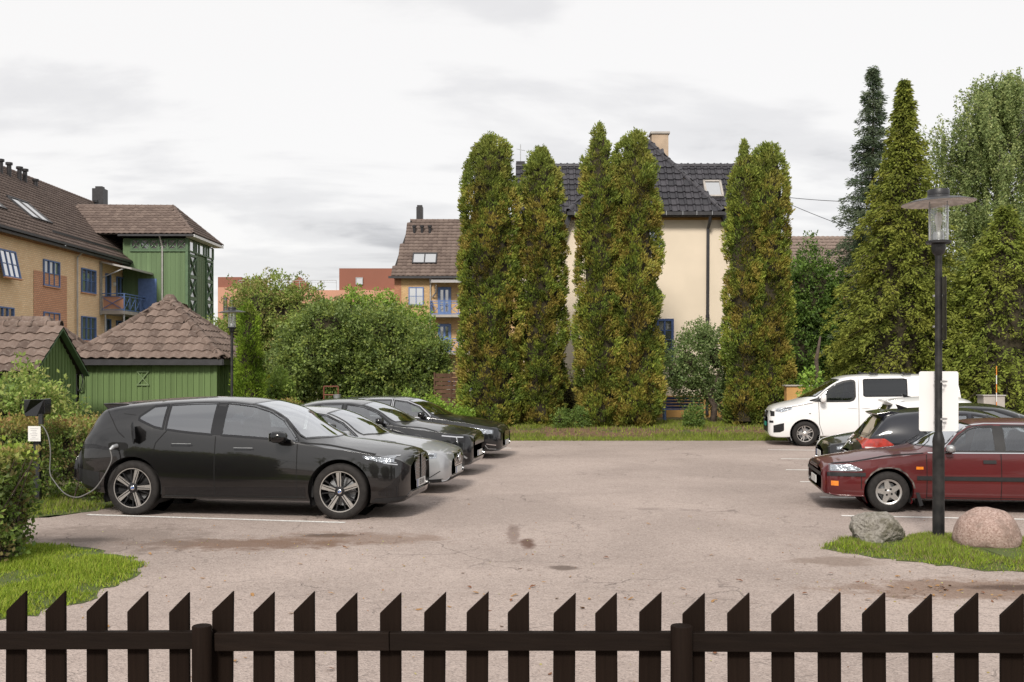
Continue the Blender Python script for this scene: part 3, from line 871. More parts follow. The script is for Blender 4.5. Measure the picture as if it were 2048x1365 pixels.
# flues, chimney, skylights
sl = Vector((RX - EX, 0, RZ - EZ)).normalized(); sn = Vector((-sl.z, 0, sl.x)); sn = sn if sn.z > 0 else -sn
def on_roof(y, t): return Vector((EX, y, EZ)) + sl * t
SL = math.hypot(RX - EX, RZ - EZ)
for y in (59.0, 60.2, 61.2, 62.5, 63.2, 64.6):
    p = on_roof(y, SL - 1.15)
    part(apt, 'flue', M_flue, lambda m: (m.tube([p - Vector((0, 0, .1)), p + Vector((0, 0, .75 if y < 64 else .4))], .13, 10), m.tube([p + Vector((0, 0, .72 if y < 64 else .38)), p + Vector((0, 0, .86 if y < 64 else .5))], .2, 10)))
part(apt, 'chimney', M_flue, lambda m: (m.box((RX + .3, 76.2, RZ + .45), (.8, .9, 1.3)), m.box((RX + .3, 76.2, RZ + 1.15), (.5, .5, .25))))
p = on_roof(74.5, SL - .9)
part(apt, 'flue', M_flue, lambda m: (m.tube([p, p + Vector((0, 0, .5))], .13, 10), m.tube([p + Vector((0, 0, .45)), p + Vector((0, 0, .6))], .2, 10)))
def skylight(parent, y, t, w, h, on, slv, along, nv, n_panes=1, mt=None):
    org = Vector(parent.location); c = on(y, t) + nv * 0.10
    rot = Matrix((along, slv, nv)).transposed().to_4x4()
    m = MB(); fw = .09
    m.box((-w / 2, 0, 0), (fw, h, .16)); m.box((w / 2, 0, 0), (fw, h, .16)); m.box((0, h / 2, 0), (w + fw, fw, .16)); m.box((0, -h / 2, 0), (w + fw, fw, .16))
    for k in range(1, n_panes): m.box((-w / 2 + w * k / n_panes, 0, 0), (fw, h, .15))
    f = m.build('skylight', mt or M_fascia); f.parent = parent; f.matrix_local = Matrix.Translation(c - org) @ rot
    for k in range(n_panes):
        m = MB(); m.box((-w / 2 + w * (k + .5) / n_panes, 0, .03), (w / n_panes - fw, h - fw, .02)); o = m.build('pane', M_pane_sky, f)
    return f
skylight(apt, 56.6, 2.75, 2.3, 1.75, on_roof, sl, Vector((0, 1, 0)), Vector((0, 1, 0)).cross(sl) if Vector((0, 1, 0)).cross(sl).z > 0 else -Vector((0, 1, 0)).cross(sl), 2)
skylight(apt, 51.4, 2.75, 2.3, 1.75, on_roof, sl, Vector((0, 1, 0)), Vector((0, 1, 0)).cross(sl) if Vector((0, 1, 0)).cross(sl).z > 0 else -Vector((0, 1, 0)).cross(sl), 2)

def x_rail(m, a, b, z0, z1, n, t=.05, mid=True):
    """balustrade from a to b with n crossed panels"""
    a, b = Vector(a), Vector(b)
    def at(f, z): q = a.lerp(b, f); return Vector((q.x, q.y, z))
    m.beam(at(0, z1), at(1, z1), t * 1.4, t); m.beam(at(0, z0), at(1, z0), t, t)
    if mid: m.beam(at(0, z1 - .16), at(1, z1 - .16), t * .8, t * .8)
    for i in range(n + 1):
        m.beam(at(i / n, z0 - .25), at(i / n, z1), t, t, Vector((1, 0.3, 0)))
    for i in range(n):
        f0, f1 = i / n, (i + 1) / n; zz = z1 - .18 if mid else z1
        m.beam(at(f0, z0), at(f1, zz), t * .7, t * .7); m.beam(at(f0, zz), at(f1, z0), t * .7, t * .7)
BZ = 5.45
part(apt, 'balcony_slab', M_concrete, lambda m: m.box((WX + .75, 64.7, BZ - .1), (1.5, 4.7, .2)))
part(apt, 'balcony_rail', M_blue, lambda m: (x_rail(m, (WX + .05, 62.38, 0), (WX + 1.45, 62.38, 0), BZ + .05, BZ + 1.02, 1), x_rail(m, (WX + 1.47, 62.38, 0), (WX + 1.47, 67.0, 0), BZ + .05, BZ + 1.02, 5)))
part(apt, 'balcony_panel', M_terra, lambda m: m.box((WX + .8, 62.44, BZ + .5), (1.2, .02, .75)))
part(apt, 'balcony_slab', M_concrete, lambda m: m.box((WX + .75, 64.7, BZ - 2.84), (1.5, 4.7, .2)))
part(apt, 'balcony_rail', M_blue, lambda m: (x_rail(m, (WX + .05, 62.38, 0), (WX + 1.45, 62.38, 0), BZ - 2.69, BZ - 1.72, 1), x_rail(m, (WX + 1.47, 62.38, 0), (WX + 1.47, 67.0, 0), BZ - 2.69, BZ - 1.72, 5)))
part(apt, 'balcony_post', M_galv, lambda m: [m.tube([(WX + x, y, 0), (WX + x, y, BZ - .2)], .06, 8) for x, y in ((.3, 62.5), (1.4, 62.5), (1.4, 66.8))])
part(apt, 'canopy', M_pipe, lambda m: (m.beam((WX + .1, 62.3, 8.35), (WX + 1.9, 62.3, 7.95), .08, .1), m.beam((WX + 1.9, 62.3, 7.95), (WX + 1.9, 67.2, 7.95), .1, .12), m.prism([(WX + .1, 62.3, 8.38), (WX + 1.9, 62.3, 7.99), (WX + 1.9, 67, 7.99), (WX + .1, 67, 8.38)], (0, 0, .02))))
part(apt, 'canopy_bracket', M_galv, lambda m: (m.beam((WX + .1, 62.4, 7.4), (WX + 1.5, 62.4, 8.0), .06, .06), m.beam((WX + .08, 62.4, 5.2), (WX + .08, 62.4, 8.3), .12, .12, Vector((1, 0, 0)))))

# ------------------------------------------------------------------ green stair tower
TW = empty('stair_tower', (-22.45, 68.7, 0), 0, 'green timber stair tower with crossed lattice windows and brown hip roof', 'tower')
TX0, TX1, TY0, TY1, TZ = -24.45, -20.4, 66.0, 71.5, 10.2
part(TW, 'core_wall', M_green_t, lambda m: m.box(((TX0 + TX1) / 2, (TY0 + TY1) / 2, TZ / 2), (TX1 - TX0, TY1 - TY0, TZ)))
nb = 27; bw = (TX1 - TX0) / nb
for i in range(nb):
    part(TW, 'board', M_green_t, lambda m: m.box((TX0 + bw * (i + .5), TY0 - .012 - .012 * (i % 2), 4.7), (bw * (1.0 if i % 2 == 0 else .96), .024, 9.4)))
for i in range(9):
    yy = TY0 + 1.75 + i * .22
    part(TW, 'board', M_green_t, lambda m: m.box((TX1 + .012 + .012 * (i % 2), yy + .11, 4.6), (.024, .215, 9.2)))
def xbox(m, a, b, z0, z1, t=.07):
    a, b = Vector(a), Vector(b); A = lambda f, z: Vector((a.lerp(b, f).x, a.lerp(b, f).y, z))
    m.beam(A(0, z0), A(1, z1), t, t); m.beam(A(0, z1), A(1, z0), t, t)
    m.beam(A(0, z0), A(1, z0), t, t); m.beam(A(0, z1), A(1, z1), t, t)
part(TW, 'clerestory_glass', M_pane, lambda m: m.box(((-23.9 + TX1) / 2, TY0 - .03, 9.80), (TX1 + 23.9, .04, .58)))
for i in range(6):
    a = -23.9 + i * (TX1 - .08 + 23.9) / 6; b = -23.9 + (i + 1) * (TX1 - .08 + 23.9) / 6
    part(TW, 'crossed_lattice', M_green_trim, lambda m: (xbox(m, (a, TY0 - .08, 0), (b, TY0 - .08, 0), 9.52, 10.08, .055), m.beam((a, TY0 - .08, 9.45), (a, TY0 - .08, 10.15), .09, .07, Vector((0, 1, 0)))))
part(TW, 'corner_post', M_green_trim, lambda m: (m.box((TX1 - .02, TY0 - .03, 5.1), (.16, .16, 10.2)), m.box((TX1 - .0, TY1 - .05, 5.1), (.12, .14, 10.2)), m.beam((-24.0, TY0 - .09, 9.42), (TX1, TY0 - .09, 9.42), .06, .12)))
for k, (y0, y1) in enumerate(((TY0 + .15, TY0 + 1.65), (TY0 + 3.85, TY1 - .15))):
    part(TW, 'tall_glass', M_pane, lambda m: m.box((TX1 + .02, (y0 + y1) / 2, 5.2), (.04, y1 - y0, 9.0)))
    for j in range(6):
        z0 = 1.0 + j * 1.38
        part(TW, 'crossed_lattice', M_green_trim, lambda m: (xbox(m, (TX1 + .08, y0, 0), (TX1 + .08, y1, 0), z0, z0 + 1.25, .085), m.beam((TX1 + .08, y0, z0 + 1.32), (TX1 + .08, y1, z0 + 1.32), .07, .06)))
    part(TW, 'jamb', M_green_trim, lambda m: [m.beam((TX1 + .06, y, .5), (TX1 + .06, y, 10.1), .1, .1, Vector((1, 0, 0))) for y in (y0, y1)])
part(TW, 'upper_glass', M_pane_sky, lambda m: m.box((TX1 + .03, (TY0 + TY1) / 2, 9.78), (.05, TY1 - TY0 - .3, .62)))
part(TW, 'upper_bar', M_green_trim, lambda m: ([m.box((TX1 + .07, TY0 + .1 + i * 1.07, 9.78), (.08, .12, .7)) for i in range(6)], m.box((TX1 + .07, (TY0 + TY1) / 2, 9.42), (.08, TY1 - TY0, .08))))
part(TW, 'door', M_blue, lambda m: m.box((-22.9, TY0 - .045, 6.65), (1.15, .05, 2.0)))
e0 = .55; q = [(TX0 - 1.6, TY0 - e0, TZ + .2), (TX1 + e0, TY0 - e0, TZ + .2), (TX1 + e0, TY1 + e0, TZ + .2), (TX0 - 1.6, TY1 + e0, TZ + .2)]
r0, r1 = (-28.6, 68.75, 12.62), (-22.2, 68.75, 12.62)
t_tow = tile_mesh('tower_tile', 0.33, 0.36, 0.045, 0.045, 4)
buf = ([], [])
roof_face(TW, [(-27.2, TY0 - e0, TZ + .2), q[1], r1, r0], .33, .36, t_tow, M_tile_brown, join=buf)
roof_face(TW, [q[1], q[2], r1], .33, .36, t_tow, M_tile_brown, join=buf)
joined(TW, buf, M_tile_brown)
part(TW, 'back_slope', M_under, lambda m: m.prism([q[2], (-27.2, TY1 + e0, TZ + .2), r0, r1], (0, 0, -.08)))
ridge_tiles(TW, (-28.4, 68.75, 12.66), r1, M_tile_brown, .12, .4); ridge_tiles(TW, q[1], r1, M_tile_brown, .11, .4, h=.05); ridge_tiles(TW, q[2], r1, M_tile_brown, .11, .4, h=.05)
part(TW, 'gutter', M_fascia, lambda m: m.beam((TX0 - .1, TY0 - e0 - .04, TZ + .12), (TX1 + e0, TY0 - e0 - .04, TZ + .12), .12, .12))
part(TW, 'eave_board', M_white_paint, lambda m: (m.beam((TX1 + e0 + .03, TY0 - e0, TZ + .1), (TX1 + e0 + .03, TY1 + e0, TZ + .1), .05, .16), m.box((TX1 + .27, (TY0 + TY1) / 2, TZ + .04), (.5, TY1 - TY0 + .8, .04))))
part(TW, 'downpipe', M_pipe, lambda m: m.tube([(-22.0, TY0 - e0 + .05, TZ + .1), (-21.95, TY0 - .1, TZ - .5), (-21.95, TY0 - .1, 0)], .055, 8))

# ------------------------------------------------------------------ green sheds
def boards(parent, a, b, z0, ztop, n, normal, mt=M_green):
    """vertical boards with narrow battens between a and b; ztop(f) gives the top height"""
    a, b = Vector(a), Vector(b); nv = Vector(normal)
    for i in range(n):
        f0, f1 = i / n, (i + 1) / n
        p0, p1 = a.lerp(b, f0 + .04 / n), a.lerp(b, f1 - .04 / n)
        m = MB(); m.prism([(p0.x, p0.y, z0), (p1.x, p1.y, z0), (p1.x, p1.y, ztop(f1)), (p0.x, p0.y, ztop(f0))], nv * .018)
        m.build('board', mt, parent, origin=parent.location)
        q = a.lerp(b, f0); m = MB(); w = (b - a).normalized() * .022
        m.prism([(q.x - w.x, q.y - w.y, z0), (q.x + w.x, q.y + w.y, z0), (q.x + w.x, q.y + w.y, ztop(f0)), (q.x - w.x, q.y - w.y, ztop(f0))], nv * .04)
        m.build('batten', mt, parent, origin=parent.location)
t_shed = tile_mesh('shed_tile', 0.30, 0.34, 0.05, 0.04, 8)
t_shed.shade_smooth(); t_shed.set_sharp_from_angle(angle=R(45))
shed = empty('garden_shed', (-10.75, 33, 0), 0, 'green board shed with a pyramid roof of weathered brown tiles', 'shed')
sx0, sx1, sy0, sy1 = -12.74, -8.76, 31.0, 35.0
part(shed, 'wall_core', M_green, lambda m: m.box((-10.75, 33, 1.15), (sx1 - sx0 - .02, sy1 - sy0 - .02, 2.3)))
boards(shed, (sx0, sy0, 0), (sx1, sy0, 0), 0.05, lambda f: 2.28, 24, (0, -1, 0))
boards(shed, (sx1, sy0, 0), (sx1, sy1, 0), 0.05, lambda f: 2.28, 22, (1, 0, 0))
part(shed, 'corner_board', M_green, lambda m: m.box((sx1 + .012, sy0 - .012, 1.17), (.1, .1, 2.24)))
part(shed, 'cross_panel', mat('cross_trim', (.15, .215, .095), .6, 0, .1, 5), lambda m: (m.box((-10.88, sy0 - .05, 1.99), (.36, .035, .04)), m.box((-10.88, sy0 - .05, 1.60), (.36, .035, .04)), m.beam((-11.03, sy0 - .05, 1.62), (-10.73, sy0 - .05, 1.97), .03, .035, Vector((0, 1, 0))), m.beam((-10.73, sy0 - .052, 1.62), (-11.03, sy0 - .052, 1.97), .03, .035, Vector((0, 1, 0)))))
ez = 2.36; C4 = [(-13.03, 30.72, ez), (-8.47, 30.72, ez), (-8.47, 35.28, ez), (-13.03, 35.28, ez)]; ap = (-10.75, 33.0, 4.22)
for k in range(4): roof_face(shed, [C4[k], C4[(k + 1) % 4], ap], .30, .34, t_shed, M_tile_shed, seed=k)
for k in range(4): ridge_tiles(shed, C4[k], ap, M_tile_shed, .13, .36, h=.05)
part(shed, 'ridge_cap', M_tile_shed, lambda m: m.lathe([(.001, 4.42), (.12, 4.40), (.2, 4.30), (.24, 4.2)], 12, (-10.75, 33, 0)))
part(shed, 'fascia', M_fascia, lambda m: [m.beam(Vector(C4[k]) - Vector((0, 0, .09)), Vector(C4[(k + 1) % 4]) - Vector((0, 0, .09)), .06, .17) for k in range(4)])
part(shed, 'soffit', M_fascia, lambda m: m.box((-10.75, 33, ez - .14), (4.5, 4.5, .03)))
part(shed, 'downpipe', M_fascia, lambda m: m.tube([(-12.85, 30.8, 2.25), (-12.83, 30.86, 2.0), (-12.83, 30.9, 0.0)], .045, 8))
cb = [Vector((-12.72 + .10 * math.sin(2 * math.pi * t / 9) + .015 * math.sin(t), 30.88 + .012 * math.cos(t * 1.7), 1.72 + .30 * math.cos(2 * math.pi * t / 9 + .3 * math.sin(t * .37)))) for t in np.arange(0, 54, .5)]
o = MB().tube(cb, .009, 5).build('coiled_cable', M_black_metal); tag(o, 'coil of black cable hanging on the shed downpipe', 'cable')

shed2 = empty('gabled_shed', (-15, 28, 0), 0, 'green board shed with a gable end behind the pale shrub', 'shed')
gx, gya, gyb, gz, gr = -12.2, 26.55, 29.35, 2.08, 3.16
part(shed2, 'wall_core', M_green, lambda m: m.box((-16.3, 27.95, 1.0), (8.1, 2.75, 2.1)))
boards(shed2, (gx, gya, 0), (gx, gyb, 0), .05, lambda f: gz + (gr - gz) * (1 - abs(2 * f - 1)) - .04, 15, (1, 0, 0))
boards(shed2, (-20.2, gya, 0), (gx - .02, gya, 0), .05, lambda f: 2.05, 46, (0, -1, 0))
part(shed2, 'gable_core', M_green, lambda m: m.prism([(gx - .03, gya, 2.0), (gx - .03, gyb, 2.0), (gx - .03, 27.95, gr - .06)], (-.1, 0, 0)))
t_s2 = t_shed
ro = gx + .22
roof_face(shed2, [(-20.6, gya - .3, gz - .1), (ro, gya - .3, gz - .1), (ro, 27.95, gr + .06), (-20.6, 27.95, gr + .06)], .30, .34, t_shed, M_tile_shed, seed=9)
roof_face(shed2, [(ro, gyb + .3, gz - .1), (-20.6, gyb + .3, gz - .1), (-20.6, 27.95, gr + .06), (ro, 27.95, gr + .06)], .30, .34, t_shed, M_tile_shed, seed=10, skip=lambda x, y: x > 3.2)
ridge_tiles(shed2, (ro, 27.95, gr + .10), (-20.6, 27.95, gr + .10), M_tile_shed, .12, .36)
part(shed2, 'bargeboard', M_green_trim, lambda m: (m.beam((ro - .04, gya - .32, gz - .2), (ro - .04, 27.95, gr - .02), .04, .16, Vector((1, 0, 0))), m.beam((ro - .04, gyb + .32, gz - .2), (ro - .04, 27.95, gr - .02), .04, .16, Vector((1, 0, 0)))))
shed3 = empty('hip_roofed_shed', (-15.2, 32, 0), 0, 'low shed roof of brown tiles between the gabled shed and the pyramid-roofed shed', 'shed')
part(shed3, 'wall_core', M_green, lambda m: m.box((-15.4, 32.2, 1.1), (4.2, 3.6, 2.2)))
D4 = [(-17.8, 30.2, 2.2), (-13.07, 30.2, 2.2), (-13.07, 34.3, 2.2), (-17.8, 34.3, 2.2)]; a1, a2 = (-14.3, 32.25, 3.58), (-16.6, 32.25, 3.58)
roof_face(shed3, [D4[0], D4[1], a1, a2], .30, .34, t_shed, M_tile_shed, seed=21)
roof_face(shed3, [D4[1], D4[2], a1], .30, .34, t_shed, M_tile_shed, seed=22)
ridge_tiles(shed3, D4[1], a1, M_tile_shed, .13, .36, h=.05); ridge_tiles(shed3, D4[2], a1, M_tile_shed, .13, .36, h=.05); ridge_tiles(shed3, a2, a1, M_tile_shed, .13, .36)
part(shed3, 'back_slope', M_under, lambda m: (m.prism([D4[2], D4[3], a2, a1], (0, 0, -.06)), m.prism([D4[3], D4[0], a2], (0, 0, -.06))))

# ------------------------------------------------------------------ middle apartment block
ap2 = empty('apartment_building', (-5, 80, 0), 0, 'yellow brick apartment block with stacked blue balconies beside the tall cypress', 'building')
Y2, ax0, ax1 = 78.0, -8.72, 3.0
part(ap2, 'brick_wall', M_brick_yx, lambda m: m.box(((ax0 + ax1) / 2, Y2 + 5, 4.4), (ax1 - ax0, 10, 8.8)))
part(ap2, 'red_brick_corner', M_brick_rx, lambda m: m.box((ax0 + .24, Y2 - .015, 4.4), (.5, .03, 8.8)))
buf = ([], []); t2 = tile_mesh('far_tile', .36, .38, .05, .05, 4)
roof_face(ap2, [(ax0 - .2, Y2 - .5, 8.8), (ax1 + 1, Y2 - .5, 8.8), (ax1 + 1, 82.3, 13.55), (ax0 + .75, 82.3, 13.55)], .36, .38, t2, M_tile_brown, join=buf)
joined(ap2, buf, M_tile_brown)
part(ap2, 'back_slope', M_under, lambda m: (m.prism([(ax1 + 1, 88.5, 8.8), (ax0 - .2, 88.5, 8.8), (ax0 + .75, 82.3, 13.55), (ax1 + 1, 82.3, 13.55)], (0, 0, -.08)), m.prism([(ax0 - .18, Y2 - .45, 8.75), (ax0 - .18, 88.4, 8.75), (ax0 + .76, 82.3, 13.45)], (.1, 0, 0))))
ridge_tiles(ap2, (ax0 + .75, 82.3, 13.58), (ax1 + 1, 82.3, 13.58), M_tile_brown, .13, .42)
part(ap2, 'gutter', M_fascia, lambda m: m.box(((ax0 + ax1) / 2 - .1, Y2 - .55, 8.72), (ax1 - ax0 + .6, .14, .16)))
part(ap2, 'snow_guard', M_fascia, lambda m: m.beam((ax0 + 1.2, Y2 + 1.75, 11.0), (ax1, Y2 + 1.75, 11.0), .04, .14))
for z in (7.35, 4.62, 1.9):
    window(ap2, (-7.12, Y2 - .01, z), 1.12, 1.36, (0, -1, 0), M_blue, M_pane_sky if z > 7 else M_pane, 2, 2, depth=.12, fw=.075, sill=M_brick_rx)
    window(ap2, (-5.02, Y2 - .01, z - .35), .98, 2.05, (0, -1, 0), M_blue, M_pane, 2, 2, depth=.12, fw=.2, name='balcony_door')
    part(ap2, 'balcony_slab', M_concrete, lambda m: m.box((-3.9, Y2 - .75, z - 1.52), (4.1, 1.5, .18)))
    part(ap2, 'balcony_rail', M_blue, lambda m: (x_rail(m, (-5.93, Y2 - 1.45, 0), (-1.9, Y2 - 1.45, 0), z - 1.38, z - .45, 4, .06), x_rail(m, (-5.93, Y2 - 1.45, 0), (-5.93, Y2 - .05, 0), z - 1.38, z - .45, 1, .06)))
    part(ap2, 'wall_lamp', M_white_paint, lambda m: m.lathe([(.001, -.14), (.12, -.12), (.15, 0)], 12, (-3.95, Y2 - .02, z + .1), 'Y'))
part(ap2, 'canopy', M_pipe, lambda m: (m.prism([(-5.9, Y2 - .1, 8.6), (-1.9, Y2 - .1, 8.6), (-1.9, Y2 - 1.5, 8.25), (-5.9, Y2 - 1.5, 8.25)], (0, 0, .05)), [m.beam((-5.9 + k, Y2 - .1, 8.62), (-5.9 + k, Y2 - 1.5, 8.27), .06, .1) for k in range(5)]))
part(ap2, 'downpipe', M_pipe, lambda m: (m.tube([(-6.05, Y2 - .5, 8.6), (-6.05, Y2 - .1, 8.2), (-6.05, Y2 - .1, 0)], .06, 8), m.tube([(-5.6, Y2 - .5, 8.2), (-5.6, Y2 - .5, 7.6), (-5.9, Y2 - .1, 7.3)], .06, 8)))
part(ap2, 'chimney', M_flue, lambda m: (m.box((-7.25, 82.6, 13.7), (.5, .6, 1.9)), m.box((-7.25, 82.6, 14.7), (.4, .45, .2))))
a2 = Vector((0, 82.3 - (Y2 - .5), 13.55 - 8.8)).normalized(); n2 = Vector((1, 0, 0)).cross(a2)
def on2(x, t): return Vector((x, Y2 - .5, 8.8)) + a2 * t
for x in (-7.55, -6.95, -6.35):
    p = on2(x, 5.1); part(ap2, 'flue', M_flue, lambda m: (m.tube([p, p + Vector((0, 0, .55))], .11, 8), m.tube([p + Vector((0, 0, .5)), p + Vector((0, 0, .65))], .17, 8)))
skylight(ap2, -6.55, 1.95, 1.75, 1.15, on2, a2, Vector((1, 0, 0)), n2, 2)

# ------------------------------------------------------------------ terracotta building far behind
tb = empty('office_building', (-22, 115, 0), 0, 'terracotta clad flat-roofed building with a rust red penthouse beyond the garden trees', 'building')
part(tb, 'wall', M_terra, lambda m: (m.box((-20.0, 116, 5.1), (17.5, 10, 10.2)), m.box((-29.9, 117, 5.25), (2.4, 12, 10.5)), m.box((-25, 122, 5.0), (12, 10, 10.0))))
part(tb, 'parapet', M_terra_dk, lambda m: (m.box((-29.9, 117.2, 11.05), (2.5, 12, 1.1)),))
pent = part(tb, 'penthouse', M_terra_dk, lambda m: (m.box((-15.2, 115.5, 11.3), (6.3, 8, 2.5)),))
window(tb, (-16.2, 111.45, 11.2), .75, .75, (0, -1, 0), M_galv, M_pane_sky, 1, 1, depth=.14)
window(tb, (-18.38, 113.2, 10.9), 1.3, 1.4, (-1, 0, 0), M_galv, M_pane_sky, 1, 1, depth=.14)
part(tb, 'vent_gable', M_terra_dk, lambda m: [m.prism([(x - .85, 112, 10.2), (x + .85, 112, 10.2), (x + .85, 112, 10.9), (x, 112, 11.75), (x - .85, 112, 10.9)], (0, 1.6, 0)) for x in (-27.2, -22.8)])
part(tb, 'terrace_rail', M_galv, lambda m: (m.beam((-29, 111.2, 11.25), (-18.6, 111.2, 11.25), .05, .05), m.beam((-29, 111.2, 11.0), (-18.6, 111.2, 11.0), .03, .03), [m.beam((-29 + 1.3 * k, 111.2, 10.2), (-29 + 1.3 * k, 111.2, 11.25), .04, .04, Vector((0, 1, 0))) for k in range(9)]))
for x in (-30.3, -29.6):
    window(tb, (x, 110.98, 8.3), .38, 2.3, (0, -1, 0), M_fascia, M_pane_dk, 1, 1, depth=.14)

# ------------------------------------------------------------------ cream house
ho = empty('house', (5.1, 44, .2), 0, 'cream rendered house with a half-hipped black tiled roof and tall chimney', 'house')
HY = 40.0; hz = lambda py, Y=HY: CAM_H + (HORIZON - py) * Y / F_PX; hx = lambda px, Y=HY: (px - 1024) * Y / F_PX
we = hz(434); wb_ = hz(560)
outline = [(hx(1098), HY, .1), (hx(1488), HY, .1), (hx(1488), HY, wb_), (hx(1443), HY, we), (hx(1140), HY, we), (hx(1096), HY, wb_)]
part(ho, 'front_wall', M_cream, lambda m: m.prism(outline, (0, 9, 0)))
part(ho, 'plinth', M_ochre, lambda m: m.box(((hx(1095) + hx(1491)) / 2, HY + 4.5, .55), (hx(1491) - hx(1095), 9.12, .95)))
ezh = hz(424, 39.55); L0, R0 = (hx(1137, 39.55), 39.55, ezh), (hx(1447, 39.55), 39.55, ezh)
ax, az = hx(1292, 42.2), hz(281, 42.2)
apx = (ax, 42.2, az); apb = (ax, 49, az)
t_h = tile_mesh('house_tile', .30, .36, .04, .045, 6, flat=True)
roof_face(ho, [L0, R0, apx], .30, .36, t_h, M_tile_black, seed=31)
Rb, Lb = (R0[0], 49, ezh), (L0[0], 49, ezh)
buf = ([], [])
roof_face(ho, [R0, Rb, apb, apx], .30, .36, t_h, M_tile_black, join=buf)
roof_face(ho, [Lb, L0, apx, apb], .30, .36, t_h, M_tile_black, join=buf)
ridge_tiles(ho, L0, apx, M_tile_black, .12, .36, h=.05); ridge_tiles(ho, R0, apx, M_tile_black, .12, .36, h=.05); ridge_tiles(ho, apx, apb, M_tile_black, .12, .36)
# lower steep slopes at both sides of the gable
part(ho, "verge", M_fascia, lambda m: m.prism([(hx(1440), HY - .35, we), (hx(1449), HY - .35, we + .05), (hx(1500), HY - .35, wb_ - .3), (hx(1488), HY - .35, wb_ - .3)], (0, 9.3, 0)))
part(ho, "verge", M_fascia, lambda m: m.prism([(hx(1143), HY - .35, we), (hx(1134), HY - .35, we + .05), (hx(1083), HY - .35, wb_ - .3), (hx(1096), HY - .35, wb_ - .3)], (0, 9.3, 0)))
part(ho, 'gutter', M_fascia, lambda m: m.beam((L0[0] - .05, 39.5, ezh - .07), (R0[0] + .05, 39.5, ezh - .07), .13, .13))
part(ho, 'gutter_bracket', M_galv, lambda m: [m.box((hx(px, 39.4), 39.425, ezh - .06), (.02, .012, .15)) for px in (1150, 1190, 1225, 1260, 1300, 1333, 1366, 1394, 1425)])
part(ho, 'eave_soffit', M_fascia, lambda m: m.box(((L0[0] + R0[0]) / 2, 39.8, ezh - .14), (R0[0] - L0[0] - .1, .5, .04)))
part(ho, 'frieze', M_ochre, lambda m: m.box(((hx(1141) + hx(1442)) / 2, HY - .03, we - .06), (hx(1442) - hx(1141), .06, .12)))
part(ho, 'downpipe', M_fascia, lambda m: (m.tube([(hx(1416), 39.5, ezh - .12), (hx(1416), 39.6, ezh - .35), (hx(1415), HY - .1, ezh - .6), (hx(1413), HY - .1, .3)], .06, 10), m.lathe([(.075, 4.0), (.075, 4.1)], 10, (hx(1414.2), HY - .1, 0))))
# main range behind, its ridge across the view
mz0, mz1 = hz(470, 45), hz(331, 47.5)
mx0, mx1 = hx(1032, 45), hx(1560, 45)
part(ho, 'rear_wall', M_cream, lambda m: m.box(((mx0 + mx1) / 2, 48.2, mz0 / 2), (mx1 - mx0 - .4, 5.6, mz0)))
roof_face(ho, [(mx0, 44.9, mz0), (L0[0] + .4, 44.9, mz0), (L0[0] + 2.6, 47.8, mz1), (mx0, 47.8, mz1)], .30, .36, t_h, M_tile_black, seed=33)
roof_face(ho, [(R0[0] - .4, 44.9, mz0), (mx1, 44.9, mz0), (mx1, 47.8, mz1), (R0[0] - 2.9, 47.8, mz1)], .30, .36, t_h, M_tile_black, seed=34)
joined(ho, buf, M_tile_black)
part(ho, 'back_slope', M_under, lambda m: m.prism([(mx1, 51.5, mz0), (mx0, 51.5, mz0), (mx0, 47.8, mz1), (mx1, 47.8, mz1)], (0, 0, -.08)))
ridge_tiles(ho, (mx0, 47.8, mz1 + .03), (mx1, 47.8, mz1 + .03), M_tile_black, .12, .36)
ms = Vector((0, 2.9, mz1 - mz0)).normalized(); mn_ = Vector((1, 0, 0)).cross(ms)
skylight(ho, hx(1432, 46), (hz(377, 46) - mz0) / ms.z, .72, 1.0, lambda x, t: Vector((x, 44.9, mz0)) + ms * t, ms, Vector((1, 0, 0)), mn_, 1, M_concrete)
part(ho, 'chimney', M_chim, lambda m: m.box((hx(1318, 46), 46.0, hz(330, 46)), (.72, .72, hz(272, 46) - hz(388, 46))))
part(ho, 'chimney_cap', M_concrete, lambda m: m.box((hx(1318, 46), 46.0, hz(269.5, 46)), (.84, .84, .09)))
window(ho, (hx(1322), HY - .005, (hz(638) + hz(722)) / 2), .95, hz(638) - hz(722), (0, -1, 0), M_blue_dk, M_pane_dk, 3, 4, depth=.1, fw=.09)
window(ho, (hx(1305), HY - .005, (hz(462) + hz(508)) / 2), .62, hz(462) - hz(508), (0, -1, 0), M_blue_dk, M_pane, 2, 2, depth=.1)
part(ho, 'dormer', M_blue, lambda m: m.box((hx(1472, 42), 42.6, hz(462, 42)), (1.0, 2, 1.1)))
part(ho, 'aerial', M_galv, lambda m: (m.tube([(hx(1041, 47.8), 47.8, mz1), (hx(1041, 47.8), 47.8, mz1 + 1.0)], .02, 5), m.tube([(hx(1033, 47.8), 47.8, mz1 + .8), (hx(1050, 47.8), 47.8, mz1 + .72)], .012, 5)))
part(ho, 'flue', M_flue, lambda m: m.box((hx(1041, 47.8), 47.9, mz1 + .0), (.4, .4, .45)))

